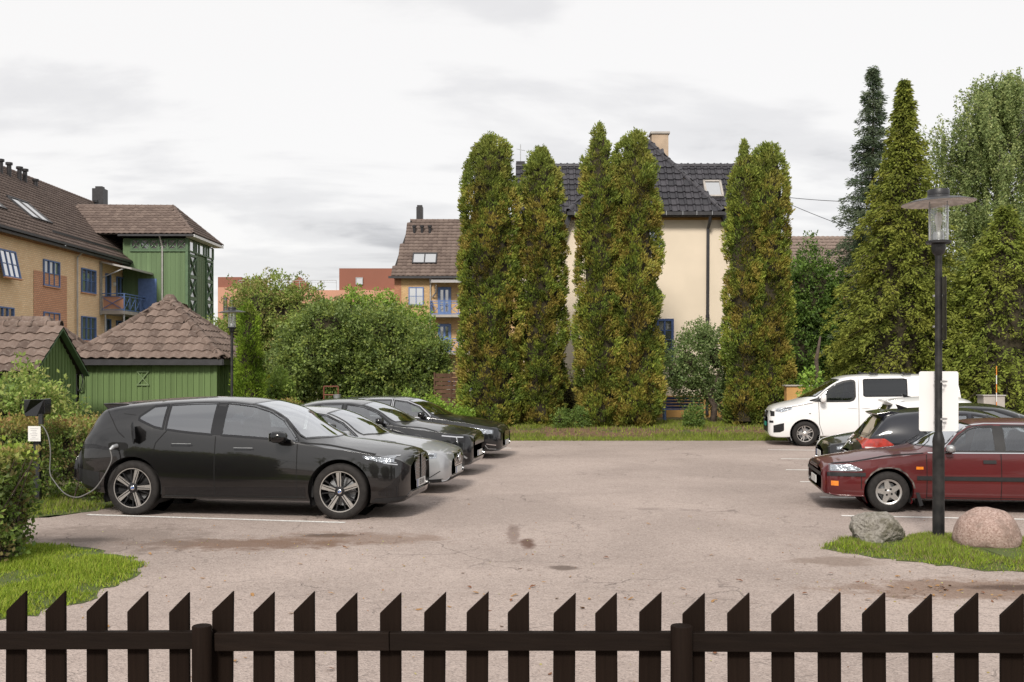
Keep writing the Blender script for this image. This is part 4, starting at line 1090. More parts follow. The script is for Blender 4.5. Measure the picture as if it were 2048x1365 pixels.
# house beyond the garden on the right, only its roof clear of the trees
h2 = empty('house', (24, 76, 0), 0, 'distant house with a pale brown tiled roof behind the dark leafy tree', 'house')
part(h2, 'wall', M_brick_yx, lambda m: m.box((24, 78, 3.9), (11, 8, 7.6)))
buf = ([], []); roof_face(h2, [(17.5, 73.6, 7.6), (30.5, 73.6, 7.6), (30.5, 78, 11.75), (17.5, 78, 11.75)], .36, .38, t2, M_tile_brown, join=buf)
joined(h2, buf, mat('light_brown_tile', (0.20, 0.15, 0.125), .85, 0, .2, 9))
part(h2, 'back_slope', M_under, lambda m: m.prism([(30.5, 82.4, 7.6), (17.5, 82.4, 7.6), (17.5, 78, 11.75), (30.5, 78, 11.75)], (0, 0, -.08)))
part(h2, 'flue', M_flue, lambda m: m.tube([(20.6, 75.5, 9.2), (20.6, 75.5, 10.1)], .15, 8))
# ------------------------------------------------------------------ vegetation
GAIN = 2.55
M_leaf = leaf_mat('leaves', 0.38, 0.5, 0.3)
M_scale = leaf_mat('scale_foliage', 0.3, 0.7, 0.15)
M_blade = leaf_mat('grass_blades', 0.3, 0.6, 0.2)
M_bark = mat('bark', (0.075, 0.055, 0.042), 0.95, 0, 0.3, 12, 0.8, 30)
M_birch = mat('birch_bark', (0.50, 0.47, 0.43), 0.8, 0, 0.5, 5, 0.3, 25, col2=(0.08, 0.07, 0.06))
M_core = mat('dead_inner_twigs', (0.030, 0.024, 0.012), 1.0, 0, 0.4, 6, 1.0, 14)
M_grass_soil = mat('grass_soil', (0.10, 0.13, 0.028), 0.95, 0, 0.3, 6, 0.5, 60, col2=(0.075, 0.10, 0.022))
M_needle_litter = mat('needle_litter', (0.15, 0.085, 0.05), 0.95, 0, 0.35, 9, 0.6, 50)

def unit(a): return a / np.maximum(np.linalg.norm(a, axis=-1, keepdims=True), 1e-9)
def rnd(n, rg): return unit(rg.normal(size=(n, 3)))

def leaf_arrays(pos, axis, size, col, aspect=0.5, rg=RNG, fold=0.12):
    n = len(pos); axis = unit(axis)
    side = unit(np.cross(axis, rnd(n, rg))); nrm = np.cross(side, axis)
    s = np.asarray(size).reshape(-1, 1) * np.ones((n, 1)); w = s * aspect * 0.5
    v = np.empty((n, 4, 3)); mid = pos + axis * s * 0.45
    v[:, 0] = pos; v[:, 1] = mid + side * w + nrm * s * fold; v[:, 2] = pos + axis * s; v[:, 3] = mid - side * w + nrm * s * fold
    f = np.arange(4 * n).reshape(n, 4)
    c = np.clip(np.repeat(col[:, None, :], 4, 1) * rg.uniform(0.85, 1.15, (n, 1, 1)) * GAIN, 0, .45)
    return v.reshape(-1, 3), f, c.reshape(-1, 3)

class Foliage:
    def __init__(self): self.v, self.f, self.c, self.n = [], [], [], 0
    def add(self, v, f, c):
        self.v.append(v); self.f.append(f + self.n); self.c.append(c); self.n += len(v)
    def build(self, name, mt, parent, origin):
        v = np.concatenate(self.v) - np.array(origin)
        me = np_mesh(name, v, np.concatenate(self.f), np.concatenate(self.c)); me.materials.append(mt)
        return link(name, me, None, parent)

def lump(p, k, seed, oct_=3):
    """cheap smooth noise in [-1,1] on (N,3) points"""
    rg = np.random.default_rng(seed); out = np.zeros(len(p)); a = 1.0; tot = 0
    for o in range(oct_):
        for _ in range(4):
            d = rg.normal(size=3); d /= np.linalg.norm(d)
            out += a * np.sin(p @ d * k * (2 ** o) * rg.uniform(.7, 1.4) + rg.uniform(0, 6.28)); tot += a * .5
        a *= .6
    return np.clip(out / tot, -1, 1)

def pick(pal, n, rg, weights=None):
    pal = np.array(pal, dtype=float); w = None if weights is None else np.array(weights) / sum(weights)
    return pal[rg.choice(len(pal), n, p=w)]

def clusters(fo, C, N, per, spread, size, cols, rg, out=0.8, up=0.3, aspect=0.5, jit=0.7):
    """per leaves round each cluster centre C facing N"""
    n = len(C); ci = np.repeat(np.arange(n), per)
    pos = C[ci] + rnd(len(ci), rg) * (rg.uniform(0, 1, (len(ci), 1)) ** .5) * (spread if np.isscalar(spread) else spread[ci][:, None])
    ax = N[ci] * out + rnd(len(ci), rg) * jit + np.array([0, 0, up])
    sz = size * rg.uniform(.6, 1.35, len(ci))
    fo.add(*leaf_arrays(pos, ax, sz, cols[ci], aspect, rg))

SLIM = .95
THUJA = [(0.085, 0.095, 0.018), (0.118, 0.108, 0.022), (0.132, 0.106, 0.026), (0.055, 0.075, 0.015), (0.10, 0.118, 0.020)]
def column_tree(name, x, y, z0, H, prof, label, seed, pal=THUJA, wts=(4, 4.5, 3.2, 2.5, 3), dens=88, per=18, size=.092, greentop=True, group='columnar cypresses behind the lot', lumps=.17):
    """columnar thuja: prof = [(t, radius)]"""
    rg = np.random.default_rng(seed); e = empty(name, (x, y, z0), 0, label, 'tree', group)
    ts, rs = np.array([p[0] for p in prof]), np.array([p[1] for p in prof]) * SLIM
    r_of = lambda t: np.interp(t, ts, rs)
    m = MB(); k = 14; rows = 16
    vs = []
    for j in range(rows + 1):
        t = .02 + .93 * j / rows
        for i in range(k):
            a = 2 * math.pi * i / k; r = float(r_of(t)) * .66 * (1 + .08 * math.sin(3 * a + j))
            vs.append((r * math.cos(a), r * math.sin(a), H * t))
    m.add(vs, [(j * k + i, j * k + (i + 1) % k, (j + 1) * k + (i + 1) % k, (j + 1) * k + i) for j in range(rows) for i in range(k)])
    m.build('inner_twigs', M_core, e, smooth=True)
    m = MB(); m.tube([(0, 0, -.15), (0.02, 0, H * .5), (0, 0, H * .9)], [.13, .09, .02], 8); m.build('trunk', M_bark, e, smooth=True)
    area = 2 * math.pi * np.mean(r_of(np.linspace(0, 1, 60))) * H
    n = int(area * dens)
    tt = rg.uniform(0, 1, n * 3); keep = rg.uniform(0, 1, n * 3) < r_of(tt) / rs.max(); tt = tt[keep][:n]; n = len(tt)
    th = rg.uniform(0, 2 * np.pi, n); r0 = r_of(tt)
    surf = np.stack([r0 * np.cos(th), r0 * np.sin(th), tt * H], 1)
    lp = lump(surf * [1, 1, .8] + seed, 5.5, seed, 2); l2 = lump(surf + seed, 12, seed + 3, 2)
    r = r0 + lumps * np.where(lp > -.1, lp * .7, lp * 1.6) + .06 * l2 - rg.uniform(0, .10, n) - .01
    r = np.maximum(r, r0 * .5)
    N = np.stack([np.cos(th), np.sin(th), np.zeros(n)], 1)
    C = N * r[:, None] + np.stack([np.zeros(n), np.zeros(n), tt * H], 1)
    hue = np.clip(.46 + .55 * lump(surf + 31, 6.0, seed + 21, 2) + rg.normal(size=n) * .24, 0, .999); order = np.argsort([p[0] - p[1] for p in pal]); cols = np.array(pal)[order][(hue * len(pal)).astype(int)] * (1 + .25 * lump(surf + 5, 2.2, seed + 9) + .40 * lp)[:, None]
    if greentop:
        g = np.clip((tt - .72) / .25, 0, 1)[:, None] * .75
        cols = cols * (1 - g) + np.array([.105, .125, .03]) * g
    fo = Foliage(); clusters(fo, C, N, per, .115, size, cols, rg, out=.75, up=.75, aspect=.42, jit=.6)
    # loose leaders at the top
    nt = 110; tz = rg.uniform(.93, 1.0, nt); rr = r_of(np.minimum(tz, 1)) * rg.uniform(0, .9, nt); a = rg.uniform(0, 6.28, nt)
    C2 = np.stack([rr * np.cos(a), rr * np.sin(a), tz * H - .05], 1)
    clusters(fo, C2, np.tile([0, 0, 1.0], (nt, 1)), 12, .07, size, pick([(.10, .115, .028), (.085, .105, .022)], nt, rg), rg, out=1, up=.6, aspect=.4, jit=.5)
    o = fo.build('crown', M_scale, e, (0, 0, 0))
    return e
ZB = 0.2
pr = lambda a, b=1.0: [(0, .95 * a), (.08, 1.10 * a), (.3, 1.06 * a), (.55, 1.02 * a), (.75, .98 * a), (.87, .88 * a), (.94, .70 * a), (.98, .45 * a), (1, .15 * a)]
spire = lambda a: [(0, .95 * a), (.1, 1.08 * a), (.4, 1.04 * a), (.65, 1.0 * a), (.8, .86 * a), (.89, .62 * a), (.95, .36 * a), (1, .05 * a)]
hxp = lambda px, Y: (px - 1024) * Y / F_PX
column_tree('cypress_tree', hxp(981, 33.9), 33.9, ZB, 9.4, pr(.95), 'broad brownish columnar cypress nearest the parked black estate car, taller of its pair', 41)
column_tree('cypress_tree', hxp(1082, 34.3), 34.3, ZB, 9.05, pr(.78), 'narrower columnar cypress joined to the side of the broadest one', 42)
column_tree('cypress_tree', hxp(1199, 33.8), 33.8, ZB, 9.75, spire(.74), 'tallest columnar cypress with a pointed tip in front of the cream house', 43)
column_tree('cypress_tree', hxp(1270, 33.9), 33.9, ZB, 9.5, pr(.80), 'columnar cypress beside the cream house window, with two small tips', 44)
column_tree('cypress_tree', hxp(1488, 34.0), 34.0, ZB, 9.25, spire(.6), 'slender pointed columnar cypress at the corner of the cream house', 45)
column_tree('cypress_tree', hxp(1534, 34.2), 34.2, ZB, 9.15, pr(.74), 'columnar cypress beside the white van, fuller of its pair', 46)
column_tree('cypress_tree', hxp(498, 31.2), 31.2, 0, 4.0, [(0, .44), (.12, .50), (.4, .44), (.7, .36), (.9, .27), (.97, .17), (1, .06)], 'small bright green columnar cypress beside the green shed', 47,
            pal=[(.085, .125, .014), (.105, .15, .018), (.062, .10, .012)], wts=(3, 3, 2), dens=150, per=12, size=.075, greentop=False, lumps=.04)

def branch_tree(name, x, y, z0, H, label, seed, r_prof, n_br, pal, droop=.25, per=9, size=.11, aspect=.4, step=.17, trunk_r=.16, cat='tree', cone_core=None, mt=None, tipcol=None, wid=.22, up0=.25, gap=0.0, group=None, start=.02):
    """conifer built branch by branch: sprays along every branch"""
    rg = np.random.default_rng(seed); e = empty(name, (x, y, z0), 0, label, cat, group)
    m = MB(); m.tube([(0, 0, -.15), (0, 0, H * .5), (0, 0, H * .99)], [trunk_r, trunk_r * .6, .015], 8); m.build('trunk', M_bark, e, smooth=True)
    ts, rs = zip(*r_prof); Cs, Ns, cl, sp = [], [], [], []
    bm_ = MB()
    for b in range(n_br):
        t = start + (1 - start) * ((b + rg.uniform(0, 1)) / n_br) ** .82
        L = float(np.interp(t, ts, rs)) * rg.uniform(.55, 1.15)
        if rg.uniform() < gap * t: continue
        a = b * 2.39996 + rg.uniform(-.4, .4); d = np.array([math.cos(a), math.sin(a), 0])
        n = max(2, int(L / step)); c = np.array(pal[rg.integers(len(pal))]) * rg.uniform(.85, 1.15)
        for i in range(n):
            f = (i + .6) / n
            if f < .25 and L > .8: continue
            p = d * (L * f) + np.array([0, 0, H * t + L * (up0 * f - droop * f * f * 1.6)])
            w = wid * (1.15 - .6 * f) * min(1, L * 1.2)
            for s in range(3):
                sd = np.array([-d[1], d[0], 0]) * rg.uniform(-1, 1) * w * 1.4
                Cs.append(p + sd + np.array([0, 0, rg.uniform(-.06, .06) - abs(sd).sum() * .18]))
                Ns.append(unit(d * .8 + sd * 1.6 / max(w, .05) * .5 + np.array([0, 0, -droop * 1.2 * f])))
                k = c.copy()
                if tipcol is not None: k = k * (1 - f * .7) + np.array(tipcol) * f * .7
                cl.append(k * rg.uniform(.8, 1.2))
        if L > .5 and b % 2 == 0:
            bm_.tube([(0, 0, H * t), tuple(d * L * .5 + np.array([0, 0, H * t + L * (.5 * up0 - .4 * droop)])), tuple(d * L * .85 + np.array([0, 0, H * t + L * (.85 * up0 - 1.15 * droop)]))], [.03, .018, .006], 5, False)
    if bm_.v: bm_.build('branches', M_bark, e, smooth=True)['kind'] = 'stuff'
    if cone_core:
        m = MB(); k = 12
        vs = [(float(np.interp(t, ts, rs)) * cone_core * math.cos(2 * math.pi * i / k), float(np.interp(t, ts, rs)) * cone_core * math.sin(2 * math.pi * i / k), H * t) for t in np.linspace(.03, .95, 10) for i in range(k)]
        m.add(vs, [(j * k + i, j * k + (i + 1) % k, (j + 1) * k + (i + 1) % k, (j + 1) * k + i) for j in range(9) for i in range(k)]); m.build('inner_twigs', M_core, e, smooth=True)
    fo = Foliage(); clusters(fo, np.array(Cs), np.array(Ns), per, .13, size, np.array(cl), rg, out=1.0, up=-.12, aspect=aspect, jit=.55)
    fo.build('crown', mt or M_scale, e, (0, 0, 0))
    return e
CONI = [(.050, .070, .014), (.068, .088, .017), (.036, .054, .012), (.085, .09, .02)]
branch_tree('cypress_tree', hxp(1808, 34), 34, .15, 11.2, 'tall conical yellow-green cypress with drooping sprays behind the parked cars', 51, [(0, 3.1), (.12, 3.2), (.3, 2.6), (.5, 1.8), (.7, 1.05), (.85, .55), (.95, .24), (1, .04)], 680, CONI, .34, 9, .125, .4, .19, .2, cone_core=.42, gap=.1, tipcol=(.105, .112, .02))
branch_tree('cypress_tree', hxp(2010, 32.5), 32.5, .15, 6.9, 'broad low drooping cypress beneath the birch', 52, [(0, 2.5), (.2, 2.9), (.45, 2.4), (.7, 1.6), (.9, .7), (1, .1)], 420, CONI, .32, 9, .125, .4, .19, .2, cone_core=.5, tipcol=(.10, .115, .02))
branch_tree('spruce_tree', hxp(1746, 38), 38, .15, 12.75, 'blue-grey spruce with a sparse spiky top behind the conical cypress', 53, [(0, 2.4), (.3, 2.0), (.55, 1.35), (.72, .72), (.85, .5), (.93, .38), (.985, .15), (1, .03)], 520, [(.045, .06, .034), (.06, .075, .044), (.035, .05, .028)], .10, 14, .12, .24, .15, .17, wid=.15, up0=.12, gap=.42)

def blob_tree(name, x, y, z0, lobes, label, seed, pal, wts=None, dens=90, per=10, size=.09, spread=.16, trunk=None, cat='tree', group=None, mt=None, aspect=.55, droop=0.0, core=.62, flowers=None, shell=.55):
    """broad-leaved crown: leaf clusters through a union of lobes (cx,cy,cz,rx,ry,rz) relative to the base"""
    rg = np.random.default_rng(seed); e = empty(name, (x, y, z0), 0, label, cat, group); fo = Foliage()
    for li, (cx, cy, cz, rx, ry, rz) in enumerate(lobes):
        area = 4 * math.pi * ((rx * ry) ** 1.6 / 3 + (rx * rz) ** 1.6 / 3 + (ry * rz) ** 1.6 / 3) ** (1 / 1.6)
        n = int(area * dens); d = rnd(n, rg)
        lp = lump(d * max(rx, rz) + li * 3.1, 3.4, seed + li); rr = (shell + (1 - shell) * rg.uniform(0, 1, n) ** .6) * (1 + .38 * lp) * np.where(rg.uniform(0, 1, n) < .07, 1.16, 1.0)
        keep = lump(d * max(rx, rz) * 1.0 + 9, 6.0, seed + 77 + li, 2) > -.62
        C = d * rr[:, None] * np.array([rx, ry, rz]) + np.array([cx, cy, cz])
        ok = keep & (C[:, 2] > .05)
        for lj, q in enumerate(lobes):
            if lj != li: ok &= (((C - np.array(q[:3])) / np.array(q[3:])) ** 2).sum(1) > .35
        C, d = C[ok], d[ok]
        cols = pick(pal, len(C), rg, wts) * rg.uniform(.8, 1.2, (len(C), 1))
        clusters(fo, C, d, per, spread, size, cols, rg, out=.6, up=.15 - droop, aspect=aspect, jit=.9)
    if flowers:
        n, col, (f0, f1), fs = flowers
        L = np.array(lobes)[rg.integers(len(lobes), size=n)]; d = rnd(n, rg); d[:, 1] = -abs(d[:, 1])
        C = d * L[:, 3:] * 1.0 + L[:, :3]; C = C[C[:, 2] > .1]
        clusters(fo, C, d[:len(C)], 7, fs, fs * 1.1, np.tile(col, (len(C), 1)), rg, aspect=.9)
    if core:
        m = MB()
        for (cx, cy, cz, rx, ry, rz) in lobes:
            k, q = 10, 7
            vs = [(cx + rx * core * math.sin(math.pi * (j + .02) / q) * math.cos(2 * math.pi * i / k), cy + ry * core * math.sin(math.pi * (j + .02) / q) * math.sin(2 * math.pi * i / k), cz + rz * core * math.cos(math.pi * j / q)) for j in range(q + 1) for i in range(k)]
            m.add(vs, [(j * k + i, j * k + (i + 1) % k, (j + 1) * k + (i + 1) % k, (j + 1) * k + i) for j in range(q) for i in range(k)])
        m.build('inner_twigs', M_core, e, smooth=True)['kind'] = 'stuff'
    if trunk:
        m = MB()
        for path, r in trunk: m.tube(path, r, 8)
        m.build('trunk', M_bark, e, smooth=True)
    fo.build('crown', mt or M_leaf, e, (0, 0, 0))
    return e
AP_D = [(.052, .075, .02), (.07, .095, .028), (.09, .115, .038), (.04, .06, .018)]
AP_L = [(.10, .13, .03), (.13, .155, .038), (.085, .115, .028)]
tr = lambda h, r=.12, lean=0: [([(0, 0, -.2), (lean * .4, 0, h * .5), (lean, 0, h)], [r, r * .8, r * .5]), ([(lean * .5, 0, h * .55), (-.7, .1, h * 1.2)], [r * .6, r * .2]), ([(lean * .6, 0, h * .6), (.9, -.2, h * 1.25)], [r * .6, r * .2])]
blob_tree('apple_tree', hxp(645, 36), 36, .02, [(-.1, 0, 2.7, 1.55, 1.5, 1.45), (.9, .1, 2.2, 1.2, 1.2, 1.3), (-.8, -.2, 1.75, 1.0, 1.1, 1.15), (.2, -.4, 3.35, 1.05, 1, .95)], 'rounded dark green fruit tree in front of the terracotta building', 61, AP_D + AP_L, (2, 3, 3, 1.2, 3, 2.5, 3), 70, 11, .10, trunk=tr(2.0))
blob_tree('apple_tree', hxp(792, 36.3), 36.3, -.05, [(-.2, 0, 2.65, 1.5, 1.4, 1.4), (.85, 0, 2.3, 1.1, 1.2, 1.15), (-.5, -.3, 3.25, 1.0, 1.0, 1.0), (.9, -.3, 1.4, .95, .9, 1.05), (-1.0, -.2, 1.5, .9, .9, 1.0)], 'spreading dark green fruit tree beside the brown woven fence', 62, AP_D + AP_L, (2, 3, 3, 1.2, 3, 2.5, 3), 70, 11, .10, trunk=tr(2.0))
blob_tree('garden_tree', hxp(545, 42), 42, .2, [(-.3, 0, 3.9, 1.6, 1.4, 1.6), (1.0, 0, 3.6, 1.2, 1.2, 1.5), (-1.1, 0, 3.0, 1.1, 1, 1.4), (.1, 0, 2.0, 1.9, 1.2, 1.6)], 'olive green garden tree beneath the terracotta roof terrace', 63, AP_L + [(.125, .115, .04)], None, 60, 10, .11, trunk=tr(2.6))
blob_tree('garden_tree', hxp(712, 43), 43, .2, [(-.2, 0, 4.0, .9, .9, 1.0), (1.3, 0, 3.9, .85, .9, 1.0), (2.4, 0, 3.2, .9, .9, 1.0), (.5, 0, 2.6, 1.8, 1, 1.4)], 'bright yellow-green tree showing above the fruit trees', 64, [(.10, .155, .022), (.12, .17, .03), (.085, .13, .025)], None, 60, 10, .11, trunk=tr(2.6))
blob_tree('garden_tree', hxp(445, 44), 44, .2, [(0, 0, 2.6, 1.2, 1, 1.3), (-.8, 0, 2.0, 1, 1, 1.2)], 'small olive tree behind the far lamp post', 65, AP_L, None, 60, 10, .1, trunk=tr(1.6))
blob_tree('flowering_bush', hxp(557, 33), 33, .1, [(0, 0, 1.0, .55, .5, .8), (.25, .1, .6, .5, .5, .5)], 'leafy bush with yellow flowers beside the small bright cypress', 66, [(.085, .125, .025), (.11, .15, .03)], None, 110, 9, .09, cat='bush', flowers=(26, (.55, .36, .015), (0, 1), .06))
blob_tree('apple_tree', hxp(1408, 35.6), 35.6, .22, [(-.55, 0, 2.1, .85, .8, .95), (.45, 0, 2.2, .85, .8, 1.0), (-.1, 0, 2.9, .6, .6, .55), (1.0, 0, 1.3, .55, .6, 1.1), (-1.05, -.1, 1.75, .5, .5, .7), (-.3, .2, 1.35, .8, .5, .7), (.55, .2, .9, .5, .4, .6)], 'small pale green fruit tree in front of the house with a leaning trunk', 67, [(.085, .115, .04), (.11, .14, .055), (.06, .09, .03)], None, 62, 9, .085, core=.35, trunk=[([(.25, -.1, -.2), (.35, -.1, .6), (.0, 0, 1.2), (-.4, 0, 1.9)], [.12, .11, .09, .05]), ([(.2, -.05, .9), (.6, 0, 1.9)], [.07, .03])])
blob_tree('garden_bush', hxp(1131, 36), 36, .2, [(0, 0, .85, .65, .6, .85), (-.3, 0, .5, .5, .5, .55)], 'round olive brown bush between two cypress pairs', 68, [(.075, .07, .025), (.095, .085, .035), (.06, .065, .02)], None, 120, 10, .06, cat='bush', aspect=.4)
for k, (px, yy, r, h, lb) in enumerate(((1120, 32.9, .26, .6, 'small upright shrub on the grass bank, paler of two together'), (1158, 33.1, .3, .62, 'small upright shrub touching the tallest cypress'), (1388, 32.9, .38, .66, 'low dark shrub with tiny yellow flowers before the blue bench'))):
    blob_tree('shrub', hxp(px, yy), yy, .17, [(0, 0, h * .55, r, r, h * .55)], lb, 70 + k, [(.055, .085, .02), (.075, .11, .026)], None, 170, 9, .06, cat='shrub', spread=.09, core=.4, flowers=(14, (.5, .42, .05), (0, 1), .025) if k == 2 else None)
blob_tree('garden_tree', hxp(1622, 38.5), 38.5, .2, [(0, 0, 4.4, 1.15, 1.1, 1.9), (-.3, 0, 2.4, 1.3, 1.1, 1.8), (.6, 0, 3.2, 1.0, 1, 1.6), (.3, 0, 1.2, 1.3, 1, 1.1)], 'dark leafy tree between the fuller cypress and the conical one', 75, [(.035, .06, .014), (.05, .085, .018), (.07, .11, .022)], None, 62, 10, .11, trunk=tr(2.2, .14))
blob_tree('climbing_shrub', hxp(1634, 31.6), 31.6, .15, [(-.2, 0, 1.5, .3, .25, .45), (-.1, 0, 1.0, .25, .25, .4)], 'bright leafed young tree behind the white van windscreen', 76, [(.12, .19, .03), (.09, .15, .025)], None, 60, 6, .12, core=None, trunk=[([(0, 0, -.2), (.05, 0, 1.0), (-.02, 0, 2.2), (.1, 0, 2.9)], [.09, .08, .06, .03])])
blob_tree('pale_shrub', hxp(62, 20), 20, 0, [(.1, 0, 1.35, .75, .7, .85), (-.7, 0, 1.3, .8, .7, .8), (.55, 0, .9, .5, .5, .8), (-.1, -.1, .7, .9, .7, .7)], 'pale green leafy shrub in front of the gabled shed', 77, [(.125, .165, .04), (.16, .195, .055), (.09, .13, .03)], None, 62, 8, .085, cat='shrub', core=.4, shell=.35)
for k, (px, Y, zz) in enumerate(((700, 31.5, .55), (815, 31.2, .7), (868, 31.3, .72), (915, 30.9, .5))):
    blob_tree('green_shrub', hxp(px, Y), Y, .05, [(0, 0, zz, .35, .3, .5), (.3, 0, zz * .7, .3, .3, .4)], ['small bright shrub below the first fruit tree', 'bright green shrub below the spreading fruit tree', 'bright green shrub beside the woven fence', 'low shrub at the foot of the broadest cypress'][k], 80 + k, [(.12, .19, .025), (.09, .14, .02)], None, 110, 8, .08, cat='shrub', core=.4)

# birch
rg = np.random.default_rng(91); bx, by = hxp(1998, 41), 41.0
e = empty('birch_tree', (bx, by, .2), 0, 'tall birch with thin hanging twigs and pale green leaves', 'tree')
m = MB(); m.tube([(0, 0, -.2), (.1, 0, 4), (-.1, 0, 8), (.1, 0, 12.9)], [.2, .16, .1, .02], 9)
fo = Foliage(); Cs, Ns = [], []
for b in range(150):
    t = rg.uniform(.3, .99); z = 13.3 * t; a = b * 2.4; L = np.interp(t, [.3, .5, .75, .9, 1], [3.0, 3.2, 2.7, 1.7, .5]) * rg.uniform(.6, 1.1)
    tip = np.array([math.cos(a) * L, math.sin(a) * L, z + L * .35]); st = np.array([0, 0, z - .5])
    m.tube([tuple(st), tuple(st * .45 + tip * .55 + np.array([0, 0, .12])), tuple(tip)], [.035, .02, .008], 5, False)
    for s in range(17):
        f = rg.uniform(.3, 1.05); p0 = st + (tip - st) * f + rnd(1, rg)[0] * .28; hl = rg.uniform(.4, 1.5)
        for j in range(int(hl / .1)):
            Cs.append(p0 + np.array([rg.normal() * .03, rg.normal() * .03, -j * .1])); Ns.append([rg.normal() * .4, rg.normal() * .4, -1])
m.build('trunk', M_birch, e, smooth=True)
clusters(fo, np.array(Cs), np.array(Ns), 7, .10, .085, pick([(.10, .125, .045), (.14, .16, .06), (.08, .105, .036)], len(Cs), rg), rg, out=.6, up=-.2, aspect=.7, jit=.9)
fo.build('crown', M_leaf, e, (0, 0, 0))

# hedges: leafy shells on rows of stems
def hedge(name, pts, w, h, label, seed, pal, top_pal, leaf=.055, dens=240, per=7, z0=0.0, bare=.0, stems=60):
    rg = np.random.default_rng(seed); a, b = np.array(pts[0] + (0,)), np.array(pts[1] + (0,)); L = np.linalg.norm(b - a); d = (b - a) / L; s = np.array([-d[1], d[0], 0])
    e = empty(name, (a[0], a[1], z0), 0, label, 'hedge'); fo = Foliage(); M_ = []
    area = 2 * L * h + L * w + 2 * w * h; n = int(area * dens)
    q = rg.uniform(0, 1, n); u = rg.uniform(0, L, n); C = np.zeros((n, 3)); N = np.zeros((n, 3)); top = np.zeros(n)
    c1, c2, c3 = L * h * 2 / area, (L * h * 2 + L * w) / area, 1
    for i in range(n):
        z = rg.uniform(bare * rg.uniform(.4, 1.3), 1) * h
        if q[i] < c1: sd = rg.choice([-1, 1]); C[i] = d * u[i] + s * sd * w / 2 + [0, 0, z]; N[i] = s * sd
        elif q[i] < c2: C[i] = d * u[i] + s * rg.uniform(-.5, .5) * w + [0, 0, h]; N[i] = [0, 0, 1]
        else: sd = rg.choice([0, 1]); C[i] = d * L * sd + s * rg.uniform(-.5, .5) * w + [0, 0, z]; N[i] = d * (2 * sd - 1)
    lp = lump(C + seed, 3.6, seed) * .14 + lump(C + seed, 9, seed + 1, 2) * .06
    C = C + N * (lp - rg.uniform(0, .28, n) ** 1.0)[:, None]; C[:, 2] = np.maximum(C[:, 2], .05)
    f = np.clip((C[:, 2] - h * .82) / (h * .18), 0, 1)[:, None] * rg.uniform(.3, 1, (n, 1))
    cols = pick(pal, n, rg) * (1 - f) + pick(top_pal, n, rg) * f
    clusters(fo, C, N, per, .09, leaf, cols, rg, out=.5, up=.45, aspect=.6, jit=.9)
    fo.build('foliage', M_leaf, e, (0, 0, 0))
    m = MB()
    for i in range(stems):
        p = d * (L - .1 - (L - .2) * rg.uniform(0, 1) ** 1.6) + s * rg.uniform(-.4, .4) * w
        m.tube([(p[0], p[1], -.05), tuple(p + np.array([rg.normal() * .06, rg.normal() * .06, h * .4])), tuple(p + np.array([rg.normal() * .14, rg.normal() * .14, h * .95]))], [.014, .010, .004], 5, False)
    m.build('stems', M_bark, e, smooth=True)['kind'] = 'stuff'
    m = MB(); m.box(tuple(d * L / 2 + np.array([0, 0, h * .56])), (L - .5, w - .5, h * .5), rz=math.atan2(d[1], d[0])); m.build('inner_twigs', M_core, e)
    return e
HP = [(.055, .085, .02), (.075, .11, .024), (.10, .135, .03), (.09, .075, .03), (.045, .06, .018)]
hedge('hedge', ((-8.6, 11.4), (-5.36, 11.4)), .85, 1.22, 'tall clipped hedge with bare stems at the corner of the near lawn', 101, HP, [(.15, .20, .03), (.13, .17, .03), (.17, .13, .045)], .06, 400, 7, bare=.22, stems=260)
hedge('hedge', ((-6.95, 16.4), (-5.55, 25.4)), .95, 1.28, 'reddish topped hedge running behind the tails of the parked cars', 102, HP, [(.19, .12, .045), (.16, .14, .035), (.20, .10, .05), (.12, .14, .03)], .055, 190, 7, bare=.12)
hedge('hedge', ((-12.5, 16.9), (-7.5, 16.75)), .95, 1.27, 'hedge stretch with ruddy leaf tips behind the charging post', 103, HP, [(.19, .12, .045), (.16, .14, .035), (.20, .10, .05)], .055, 190, 7, bare=.12)

